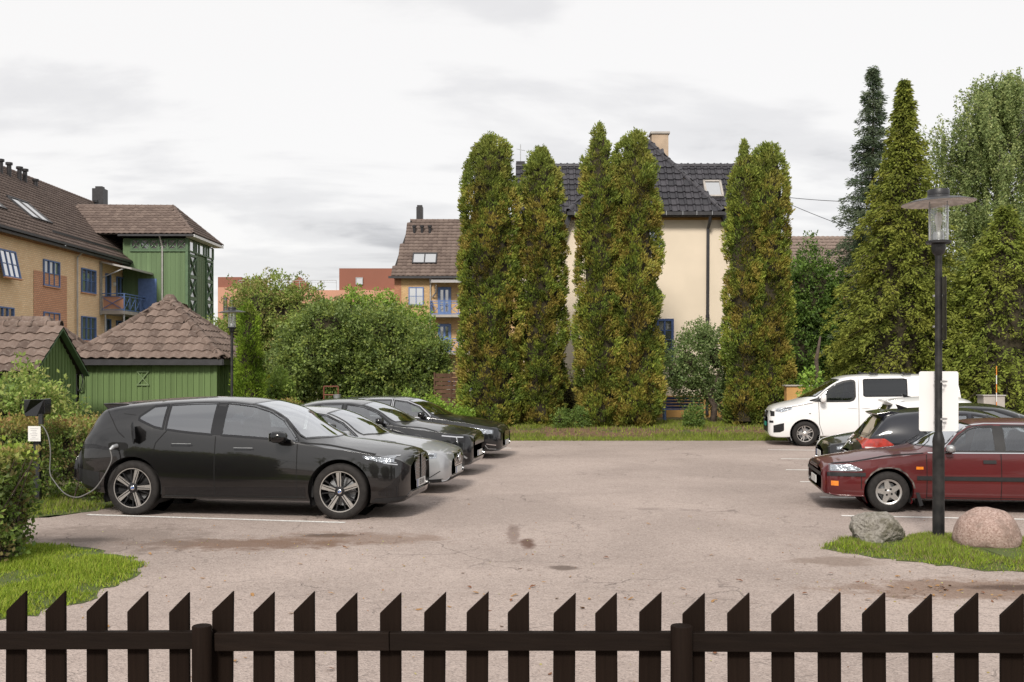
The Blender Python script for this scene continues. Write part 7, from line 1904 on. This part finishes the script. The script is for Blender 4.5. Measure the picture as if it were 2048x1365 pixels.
c.side_window([(2.47, 1.37), (2.52, 1.345), (3.5, 1.36), (3.58, 1.38)], [(2.47, 1.78), (2.5, 1.80), (3.46, 1.815), (3.58, 1.80)], M_glass_van, open_=False, frame=M_gloss)
c.patch('side', [(2.48, 1.365), (3.57, 1.38)], [(2.48, 1.79), (3.57, 1.805)], M_gloss, 'window_back', .001)
c.top_window(.90, 1.76, .07, .34, .10)
c.strip('side', [(1.30, 1.19), (1.32, .6), (1.42, .3)], .011, M_gap, 'panel_gap'); c.strip('side', [(2.34, 1.86), (2.34, .3)], .012, M_gap, 'panel_gap'); c.strip('side', [(1.15, 1.16), (.7, 1.08), (.45, 1.03)], .010, M_gap, 'bonnet_gap')
c.patch('side', [(2.06, 1.03), (2.30, 1.03)], [(2.06, 1.065), (2.30, 1.065)], M_p_white, 'door_handle', .018); c.patch('side', [(2.42, 1.03), (2.62, 1.03)], [(2.42, 1.065), (2.62, 1.065)], M_p_white, 'door_handle', .018)
c.patch('side', [(.20, .93), (.34, .91), (.60, .995)], [(.20, .985), (.36, 1.035), (.60, 1.05)], M_reflector, 'headlight_reflector', .004); c.patch('side', [(.18, .92), (.34, .90), (.62, .99)], [(.18, .995), (.36, 1.045), (.62, 1.055)], M_lens, 'headlight', .010)
c.patch('front', [(-.42, .78), (.42, .78)], [(-.42, .93), (.42, .93)], M_trim, 'grille', .008, mirror=False); c.patch('side', [(.06, .80), (.16, .80)], [(.06, .945), (.16, .93)], M_trim, 'grille_end', .006)
p = c.hit('front', 0, .86, .02); m = MB(); m.prism([(p.x, .04, .80), (p.x, -.03, .80), (p.x, -.05, .88), (p.x, .0, .93), (p.x, .05, .90)], (.012, 0, 0)); m.build('badge', M_chrome, c.e)
c.patch('side', [(.13, .36), (.30, .37), (.40, .42)], [(.13, .55), (.30, .60), (.40, .62)], M_trim, 'fog_lamp_bezel', .006)
for q in range(4): c.strip('side', [(.15, .40 + .045 * q), (.37, .43 + .045 * q)], .010, M_lamp_dark, 'bezel_slat', .012)
c.patch('front', [(-.6, .36), (.6, .36)], [(-.6, .50), (.6, .50)], M_trim, 'lower_grille', .006, mirror=False); c.patch('side', [(.035, .62), (.13, .62)], [(.035, .68), (.13, .68)], M_trim, 'upper_intake', .006)
c.plate('front', 0, .57, '', .46, .11, M_plate_green, blue=False)
c.strip('side', [(1.05, .88), (1.1, .88)], .02, M_lamp_dark, 'side_repeater', .006)
for s_ in (2.75, 3.6):
    for sg in (1, -1):
        m = MB(); m.box((c.X(s_), sg * .76, 1.945), (.22, .07, .05)); m.box((c.X(s_ - .1), sg * .76, 1.975), (.07, .06, .05)); o = m.build('roof_bar_foot', M_trim, c.e); bevel(o, .015, 2)
c.mirror(1.42, 1.30, 1.0, M_p_white, (.10, .21, .24)); c.cabin(1.1, 2.45, .8, ((1.95, .45), (1.95, -.45)), dash=(1.15, 1.2)); c.wheels('multi', .215); c.finish()
ax_ = Vector((7.874, 28.219, 0)) + V * .90; q = ax_ + U * (4.96 / 2 - .95); c.place(q.x, q.y, math.pi - TH)

# ---- two hatchbacks parked nose in
def golf(paint, label, zoff, x, y, dark):
    c = Car('hatchback', 4.26, .90,
        [(0, .62), (.04, .71), (.15, .78), (.4, .85), (.9, .93), (1.2, .98), (1.6, 1.20), (2.0, 1.375), (2.35, 1.44 + zoff), (2.8, 1.452 + zoff), (3.3, 1.43 + zoff), (3.72, 1.385 + zoff), (3.79, 1.33 + zoff), (3.94, 1.12), (4.08, .95), (4.18, .88), (4.26, .72)],
        [(0, .57), (.1, .72), (.4, .81), (.9, .89), (1.35, .95), (1.55, 1.0), (1.85, 1.22), (2.15, 1.345), (2.5, 1.395), (3.0, 1.395), (3.4, 1.36), (3.70, 1.30), (3.84, 1.17), (4.06, .92), (4.26, .68)],
        [(0, .5), (.1, .64), (.4, .75), (.9, .84), (1.4, .90), (2.2, .94), (3.0, .965), (3.6, 1.0), (3.95, .98), (4.15, .86), (4.26, .62)],
        [(0, .30), (.06, .21), (.3, .185), (1.0, .19), (3.3, .2), (4.0, .25), (4.26, .36)],
        std_w(.90, 4.26, .62, .80), .85, 2.637, .32, .37, paint, label, doors=((1.45, 2.4, 5), (2.4, 3.2, 5)), group=None)
    c.side_window([(1.55, .955), (2.0, .965), (2.38, .975)], [(1.55, .965), (1.85, 1.19), (2.15, 1.315), (2.38, 1.345)], M_glass)
    c.side_window([(2.46, .978), (3.0, .99), (3.12, 1.02), (3.18, 1.08)], [(2.46, 1.348), (2.9, 1.345), (3.08, 1.32), (3.18, 1.22)], M_glass)
    c.top_window(1.22, 2.08, .05, .24, .05)
    c.rear_window(.99, 1.29, .60, .53)
    for sg in (1,): c.patch('side', [(3.66, .81), (3.8, .785), (4.14, .79)], [(3.66, .855), (3.80, .955), (4.14, .935)], M_red_lens, 'tail_lamp', .008)
    c.strip('side', [(3.74, .80), (4.1, .80)], .022, M_white_paint, 'reverse_lamp', .009)
    m = MB(); m.prism([(c.X(3.50), -.53, 1.375 + zoff), (c.X(3.64), -.53, 1.392 + zoff), (c.X(3.87), -.51, 1.352 + zoff), (c.X(3.86), -.51, 1.330 + zoff), (c.X(3.74), -.52, 1.27 + zoff)], (0, 1.05, 0)); o = m.build('roof_spoiler', paint, c.e); bevel(o, .008, 2)
    m = MB(); m.prism([(c.X(3.25), 0, 1.43 + zoff), (c.X(3.42), 0, 1.42 + zoff), (c.X(3.46), 0, 1.50 + zoff)], (0, .02, 0)); m.build('aerial_fin', M_gloss, c.e)
    m = MB(); q0 = c.hit('rear', 0, .98, .02); q1 = c.hit('rear', .28, 1.13, .02); m.tube([q0, q1], .012, 6); m.build('rear_wiper', M_trim, c.e)
    c.plate('rear', 0, .62, '', .5, .11); c.strip('side', [(3.22, .97), (3.2, .6)], .010, M_gap, 'panel_gap'); c.strip('side', [(2.42, .97), (2.42, .3)], .011, M_gap, 'panel_gap')
    p = c.hit('rear', 0, .83, .012); m = MB(); m.tube([(p.x, .06 * math.cos(a), .83 + .06 * math.sin(a)) for a in np.linspace(0, 2 * math.pi, 19)], .008, 6, False); m.tube([(p.x, .042, .87), (p.x, .018, .79), (p.x, 0, .83), (p.x, -.018, .79), (p.x, -.042, .87)], .007, 5); m.build('badge', M_chrome, c.e, smooth=True)
    c.mirror(1.72, 1.0, .88, paint, (.09, .2, .14)); c.cabin(1.35, 3.8, .58, ((2.2, .36), (2.2, -.36)), dash=(1.5, .96), bench=3.0); c.wheels('multi', .215); c.finish()
    q = Vector((x, y, 0)) + U * 4.26 / 2; c.place(q.x, q.y, math.pi - TH + math.pi * 0)
    c.e.rotation_euler = (0, 0, math.pi - TH + math.pi)
    return c
golf(M_p_navy, 'dark blue hatchback showing its red tail lamp behind the red saloon', 0, 5.83, 18.25, True)
golf(M_p_white, 'white hatchback parked nose in beside the panel van', .04, 7.85, 23.4, False)

# ---- black saloon with fastback roof
c = Car('saloon_car', 4.69, .925,
        [(0, .60), (.05, .69), (.2, .76), (.5, .83), (1.0, .92), (1.3, .975), (1.7, 1.19), (2.1, 1.36), (2.5, 1.43), (2.8, 1.443), (3.2, 1.42), (3.8, 1.23), (4.2, 1.10), (4.55, 1.05), (4.69, .85)],
        [(0, .55), (.1, .68), (.5, .78), (1.0, .87), (1.5, .95), (1.7, 1.02), (2.0, 1.22), (2.3, 1.335), (2.7, 1.385), (3.1, 1.36), (3.6, 1.22), (4.1, 1.06), (4.5, 1.0), (4.69, .8)],
        [(0, .49), (.1, .62), (.5, .73), (1.0, .82), (1.5, .90), (2.4, .95), (3.2, .975), (3.9, .99), (4.4, .95), (4.69, .74)],
        [(0, .30), (.06, .21), (.3, .18), (1.0, .18), (3.4, .19), (4.2, .25), (4.69, .40)],
        std_w(.925, 4.69, .58), .85, 2.875, .335, .385, M_p_black, 'black fastback saloon with its nose showing behind the dark hatchback', doors=((1.6, 2.6, 5), (2.6, 3.5, 5)))
c.side_window([(1.72, .955), (2.1, .97), (2.6, .985)], [(1.72, .97), (2.0, 1.19), (2.3, 1.305), (2.6, 1.345)], M_glass)
c.side_window([(2.66, .985), (3.1, .99), (3.6, 1.0)], [(2.66, 1.345), (3.05, 1.33), (3.6, 1.14)], M_glass_dk)
c.top_window(1.34, 2.2, .05, .28, .05)
c.patch('side', [(.22, .575), (.4, .60), (.72, .70)], [(.22, .62), (.4, .67), (.72, .74)], M_reflector, 'headlight_reflector', .004); c.patch('side', [(.20, .565), (.4, .59), (.74, .695)], [(.20, .63), (.4, .68), (.74, .748)], M_lens, 'headlight', .01)
c.patch('front', [(-.6, .24), (.6, .24)], [(-.6, .34), (.6, .34)], M_trim, 'lower_grille', .006, mirror=False); c.plate('front', 0, .45, '', .5, .11)
c.mirror(1.85, 1.0, .90, M_gloss, (.09, .2, .13)); c.cabin(1.45, 4.0, .58, ((2.3, .37), (2.3, -.37)), dash=(1.65, .95), bench=3.2); c.wheels('multi', .24); c.finish()
N_ = Vector((6.07, 20.75, 0)); q = N_ + U * 4.69 / 2; c.place(q.x, q.y, math.pi - TH)
# ------------------------------------------------------------------ charging post and cable
cp = gp(75, 1010); cpx, cpy = (75 - 1024) * 16.1 / F_PX, 16.1
ch = empty('charging_post', (cpx, cpy, 0), 0, 'black charging box on a post with a white notice, beside the hedge', 'charger')
zc = lambda py: CAM_H - (py - HORIZON) * cpy / F_PX
m = MB(); m.box((0, 0, zc(860) / 2), (.09, .08, zc(860))); m.build('post', M_black_metal, ch)
m = MB(); m.prism([(-.16, -.10, zc(829)), (-.13, -.14, zc(832)), (.06, -.16, zc(832)), (.15, -.10, zc(829)), (.155, -.10, zc(798)), (-.02, -.17, zc(799)), (-.165, -.10, zc(799))], (0, .24, 0)); o = m.build('charger_box', M_gloss, ch); bevel(o, .015, 2)
m = MB(); m.box((0, -.105, (zc(852) + zc(882)) / 2), (.19, .006, zc(852) - zc(882))); nt_ = m.build('notice', M_white_paint, ch)
m = MB()
for k in range(7): m.box((-.01 * (k % 2), -.109, zc(857) - .026 * k), (.12 - .03 * (k % 3), .002, .006))
m.build('print', mat('faint_print', (.35, .35, .36), .7, 0, 0), nt_)
m = MB(); m.box((.11, -.12, zc(838)), (.06, .06, .16)); m.build('plug_holder', M_black_metal, ch)
pl = CAR_IX.e.matrix_basis @ (CAR_IX.hit('side', 4.12, 1.0, .01) * 1.0)
ixm = Matrix.Translation(CAR_IX.e.location) @ Matrix.Rotation(CAR_IX.e.rotation_euler.z, 4, 'Z')
hp = CAR_IX.hit('side', 4.12, 1.0, .01); hp = ixm @ (Vector((hp.x, -hp.y, hp.z)) + Vector((-.05, -.10, -.05)))
def bez(pts, n=60):
    P_ = [Vector(p) for p in pts]; out = []
    P_ = [P_[0]] + P_ + [P_[-1]]
    for i in range(1, len(P_) - 2):
        a, b, c_, d = P_[i - 1], P_[i], P_[i + 1], P_[i + 2]
        for j in range(12):
            t = j / 12; out.append(.5 * ((2 * b) + (c_ - a) * t + (2 * a - 5 * b + 4 * c_ - d) * t * t + (3 * b - a - 3 * c_ + d) * t ** 3))
    out.append(P_[-1]); return out
path = [hp, P(222, 925, hp.y - .02), P(195, 972, hp.y - .02), P(170, 990, hp.y - .02), P(150, 995, hp.y + .05), P(128, 986, 15.55), P(108, 962, 15.7), P(100, 945, 15.8), P(101, 905, 15.85), P(97, 875, 15.9), P(88, 856, 15.93), P(82, 851, 15.95)]
o = MB().tube(bez(path), .009, 8).build('charging_cable', mat('grey_cable', (.13, .125, .12), .55, 0, .1), smooth=True); tag(o, 'grey charging cable looping from the post to the SUV', 'cable')

# ------------------------------------------------------------------ bench, woven fence, garden bits
bx, by, bz = hxp(1366, 36.6), 36.6, .21
M_bench = mat('bench_blue', (.055, .085, .25), .5, 0, .1, 6)
b = empty('bench', (bx, by, bz), 0, 'blue slatted garden bench against the house wall', 'bench')
for k in range(4):
    m = MB(); m.box((0, .22 + .02 * k, .50 + .105 * k), (1.5, .025, .085)); m.build('back_slat', M_bench, b)
for k in range(3):
    m = MB(); m.box((0, -.18 + .15 * k, .44), (1.5, .12, .025)); m.build('seat_slat', M_blue, b)
for x in (-.65, .65):
    for y in (-.2, .2): m = MB(); m.box((x, y, .21), (.06, .06, .42)); m.build('leg', M_blue, b)
M_weave = wood_mat('woven_wood', (.085, .045, .028), (.14, .08, .05), 'X', .8)
wf = empty('woven_fence', (hxp(902, 35), 35, .05), 0, 'brown woven wooden fence panel beside the broadest cypress', 'fence')
for k in range(13):
    vs = []; m = MB(); n = 12
    for i in range(n + 1):
        x = -.55 + 1.1 * i / n; y = .022 * math.sin(math.pi * i + math.pi * k) if False else .025 * math.cos(math.pi * (i / 3 + k))
        vs += [(x, y, .12 + k * .135), (x, y, .24 + k * .135)]
    m.add(vs, [(2 * i, 2 * i + 2, 2 * i + 3, 2 * i + 1) for i in range(n)]); o = m.build('slat', M_weave, wf); md = o.modifiers.new('solid', 'SOLIDIFY'); md.thickness = .012
for x in (-.55, 0, .55): m = MB(); m.box((x, 0, .95), (.05, .06, 1.9)); m.build('post', M_weave, wf)
M_rust = mat('red_brown_frame', (.16, .05, .028), .7, 0, .2, 8)
e = empty('plant_stand', (hxp(662, 32.3), 32.3, .15), 0, 'rust red tubular plant stand beneath the fruit tree', 'frame')
for a, q in (((-.22, 0, 0), (-.22, 0, 1.38)), ((.22, 0, 0), (.22, 0, 1.38)), ((-.22, 0, 1.38), (.22, 0, 1.38)), ((-.22, 0, 1.12), (.22, 0, 1.12))): m = MB(); m.tube([a, q], .022, 6); m.build('tube', M_rust, e)
m = MB(); m.lathe([(.001, 0), (.09, 0), (.12, .24), (.105, .24), (.08, .03), (.001, .03)], 14); o = m.build('bucket', M_galv, None, smooth=True, angle=40); o.location = (hxp(674, 32), 32.0, 1.05); tag(o, 'grey bucket on the stand in front of the fruit tree', 'bucket')
m = MB(); m.box((hxp(674, 32), 32.0, .6), (.34, .34, .9)); o = m.build('wooden_stand', M_weave); tag(o, 'low wooden stand carrying a grey bucket', 'stand')
# ochre wall and service cabinet behind the van
m = MB(); m.box((hxp(1601, 33.0), 33.0, .85), (.95, .3, 1.35)); o = m.build('garden_wall', M_ochre); tag(o, 'short ochre garden wall behind the white van', 'wall')
m = MB(); m.box((hxp(1601, 33.0), 33.0, 1.545), (1.05, .4, .04)); k = m.build('wall_cap', M_concrete, o)
cab = empty('utility_cabinet', (hxp(1982, 29.9), 29.9, 0), 0, 'pale grey utility cabinet below the drooping cypress', 'cabinet')
m = MB(); m.box((0, 0, .66), (.60, .4, 1.3)); m.build('cabinet_body', M_concrete, cab); m = MB(); m.box((0, -.0, 1.325), (.66, .46, .03)); m.build('lid', M_pipe, cab)
pst = empty('marker_post', (hxp(1993, 29.6), 29.6, 0), 0, 'thin striped marker post beside the utility cabinet', 'post')
for k in range(7): m = MB(); m.tube([(0, 0, .25 * k + .4), (0, 0, .25 * k + .65)], .012, 6); m.build('band', M_white_paint if k % 2 else M_orange, pst)
m = MB(); m.tube([(0, 0, -.1), (0, 0, .4)], .012, 6); m.build('stake', M_galv, pst)
# cables in the air
def wire(a, b, sag, label):
    a, b = Vector(a), Vector(b); o = MB().tube([a.lerp(b, t) - Vector((0, 0, sag * 4 * t * (1 - t))) for t in np.linspace(0, 1, 24)], .012, 5).build('overhead_wire', M_black_metal); tag(o, label, 'wire')
wire(P(1500, 385, 44), P(1760, 405, 37), .1, 'thin upper overhead wire from the house to the spruce')
wire(P(1500, 372, 44), P(1960, 530, 36), .3, 'sagging lower overhead wire running behind the conical cypress')

# ------------------------------------------------------------------ fallen leaves
M_fallen = mat('fallen_leaf', (.30, .14, .045), .8, 0, .35, 9, col2=(.42, .24, .09))
M_fallen2 = mat('fallen_leaf_dark', (.16, .065, .03), .85, 0, .3, 9)
def leaf_mesh(seed):
    rg = random.Random(seed); n = 9; vs = []; w = .42 + rg.uniform(-.08, .1)
    for i in range(n + 1):
        t = i / n; ww = w * math.sin(math.pi * min(1, t ** .8)) * .5; cz = .12 * math.sin(t * 3 + seed) ; 
        vs += [(t - .5, ww, cz + .16 * ww), (t - .5, -ww, cz + .12 * ww * rg.uniform(.4, 1.6))]
    me = bpy.data.meshes.new('fallen_leaf'); me.from_pydata(vs, [], [(2 * i, 2 * i + 1, 2 * i + 3, 2 * i + 2) for i in range(n)])
    me.materials.append(M_fallen if seed % 3 else M_fallen2); me.shade_smooth(); return me
lm = [leaf_mesh(k) for k in range(6)]; rg = random.Random(77)
spots = [(1212, 1118), (1297, 1050), (1422, 1112), (1476, 1160), (938, 1010), (1228, 1010), (1065, 1176), (1380, 1035), (505, 1192), (480, 1200), (418, 1176), (600, 1130), (742, 1058), (808, 1134), (855, 1065), (690, 1095), (925, 1148), (1580, 1092), (1610, 1190), (1480, 1238), (1432, 1290), (980, 1300), (1003, 1255), (935, 1310), (1430, 1308), (1170, 1255), (1636, 1305), (1100, 1350), (490, 1318), (470, 1325), (660, 1342), (300, 1110), (292, 1175), (250, 1120), (190, 1180), (215, 1255), (50, 1165), (195, 1160), (1165, 1218), (1715, 1165), (1745, 1160), (1780, 1175), (1830, 1182), (1855, 1165), (1880, 1178), (1900, 1172), (1920, 1182), (1945, 1165), (1965, 1188), (1990, 1198), (2000, 1193), (1985, 1205), (1820, 1145), (1795, 1155), (1660, 1150), (1678, 1168), (1850, 1200), (1610, 1130), (1555, 1160), (1500, 1120), (1345, 1090), (1318, 1190), (1260, 1200)]
spots += [(rg.uniform(950, 1900), rg.uniform(1060, 1230)) for _ in range(25)] + [(rg.uniform(350, 1000), rg.uniform(1060, 1230)) for _ in range(16)] + [(rg.gauss(1860, 60), rg.gauss(1178, 12)) for _ in range(18)] + [(rg.gauss(330, 60), rg.gauss(1120, 18)) for _ in range(8)]
for k, (px, py) in enumerate(spots):
    p = gp(px, py); o = bpy.data.objects.new('fallen_leaf', lm[k % 6]); COL.objects.link(o); s = rg.uniform(.035, .085)
    o.location = (p.x, p.y, .012); o.scale = (s, s, s); o.rotation_euler = (R(rg.uniform(-14, 14)), R(rg.uniform(-14, 14)), rg.uniform(0, 6.28))
    w_ = 'beside the grass island' if (px > 1600 and py > 1100) else ('near the dark SUV' if px < 880 and py < 1150 else ('close to the picket fence' if py > 1180 else 'in the middle of the open lot'))
    tag(o, 'dry brown fallen leaf on the asphalt ' + w_, 'leaf', 'fallen leaves on the asphalt')
# finer crumbs of leaf and grit
rg2 = np.random.default_rng(8); n = 2600; cx = rg2.uniform(-5.5, 6, n); cy = rg2.uniform(7, 15, n)
k = rg2.uniform(0, 1, n) < np.where((np.hypot((cx - 4.4) / 1.6, (cy - 10.2) / .9) < 1) | (np.hypot((cx + 3) / 1.8, (cy - 12.7) / .9) < 1) | (np.hypot((cx - .2) / .3, (cy - 12.7) / .8) < 1), .9, .16); cx, cy = cx[k], cy[k]; n = len(cx)
v, f, cc = leaf_arrays(np.stack([cx, cy, np.full(n, .006)], 1), np.stack([rg2.normal(size=n), rg2.normal(size=n), np.full(n, .15)], 1), rg2.uniform(.012, .03, n), pick([(.20, .10, .04), (.12, .06, .03), (.28, .17, .07)], n, rg2), .5, rg2, .05)
me = np_mesh('leaf_crumbs', v, f, cc); me.materials.append(M_blade); o = link('leaf_crumbs', me); tag(o, 'crumbled leaf bits strewn over the asphalt', 'litter', kind='stuff')

# ------------------------------------------------------------------ trees across the street, seen mirrored in the car doors
for k, (x, y, sc) in enumerate(((-17, -24, 1.7), (-8, -27, 1.9), (1.5, -25, 1.6), (11, -28, 2.0), (20, -25, 1.7))):
    blob_tree('street_tree', x, y, 0, [(0, 0, 3.6 * sc, 2.3 * sc, 2.0, 2.2 * sc), (1.6, 0, 2.6 * sc, 1.8, 1.7, 1.9 * sc), (-1.7, .3, 2.7 * sc, 1.9, 1.7, 1.9 * sc), (0, 0, 1.2, 2.6, 1.5, 1.3)], 'leafy street tree across the road, mirrored in the car doors', 300 + k, AP_D + AP_L, None, 8, 9, .34, .45, trunk=tr(3.4, .25), group='street trees across the road', core=.8)
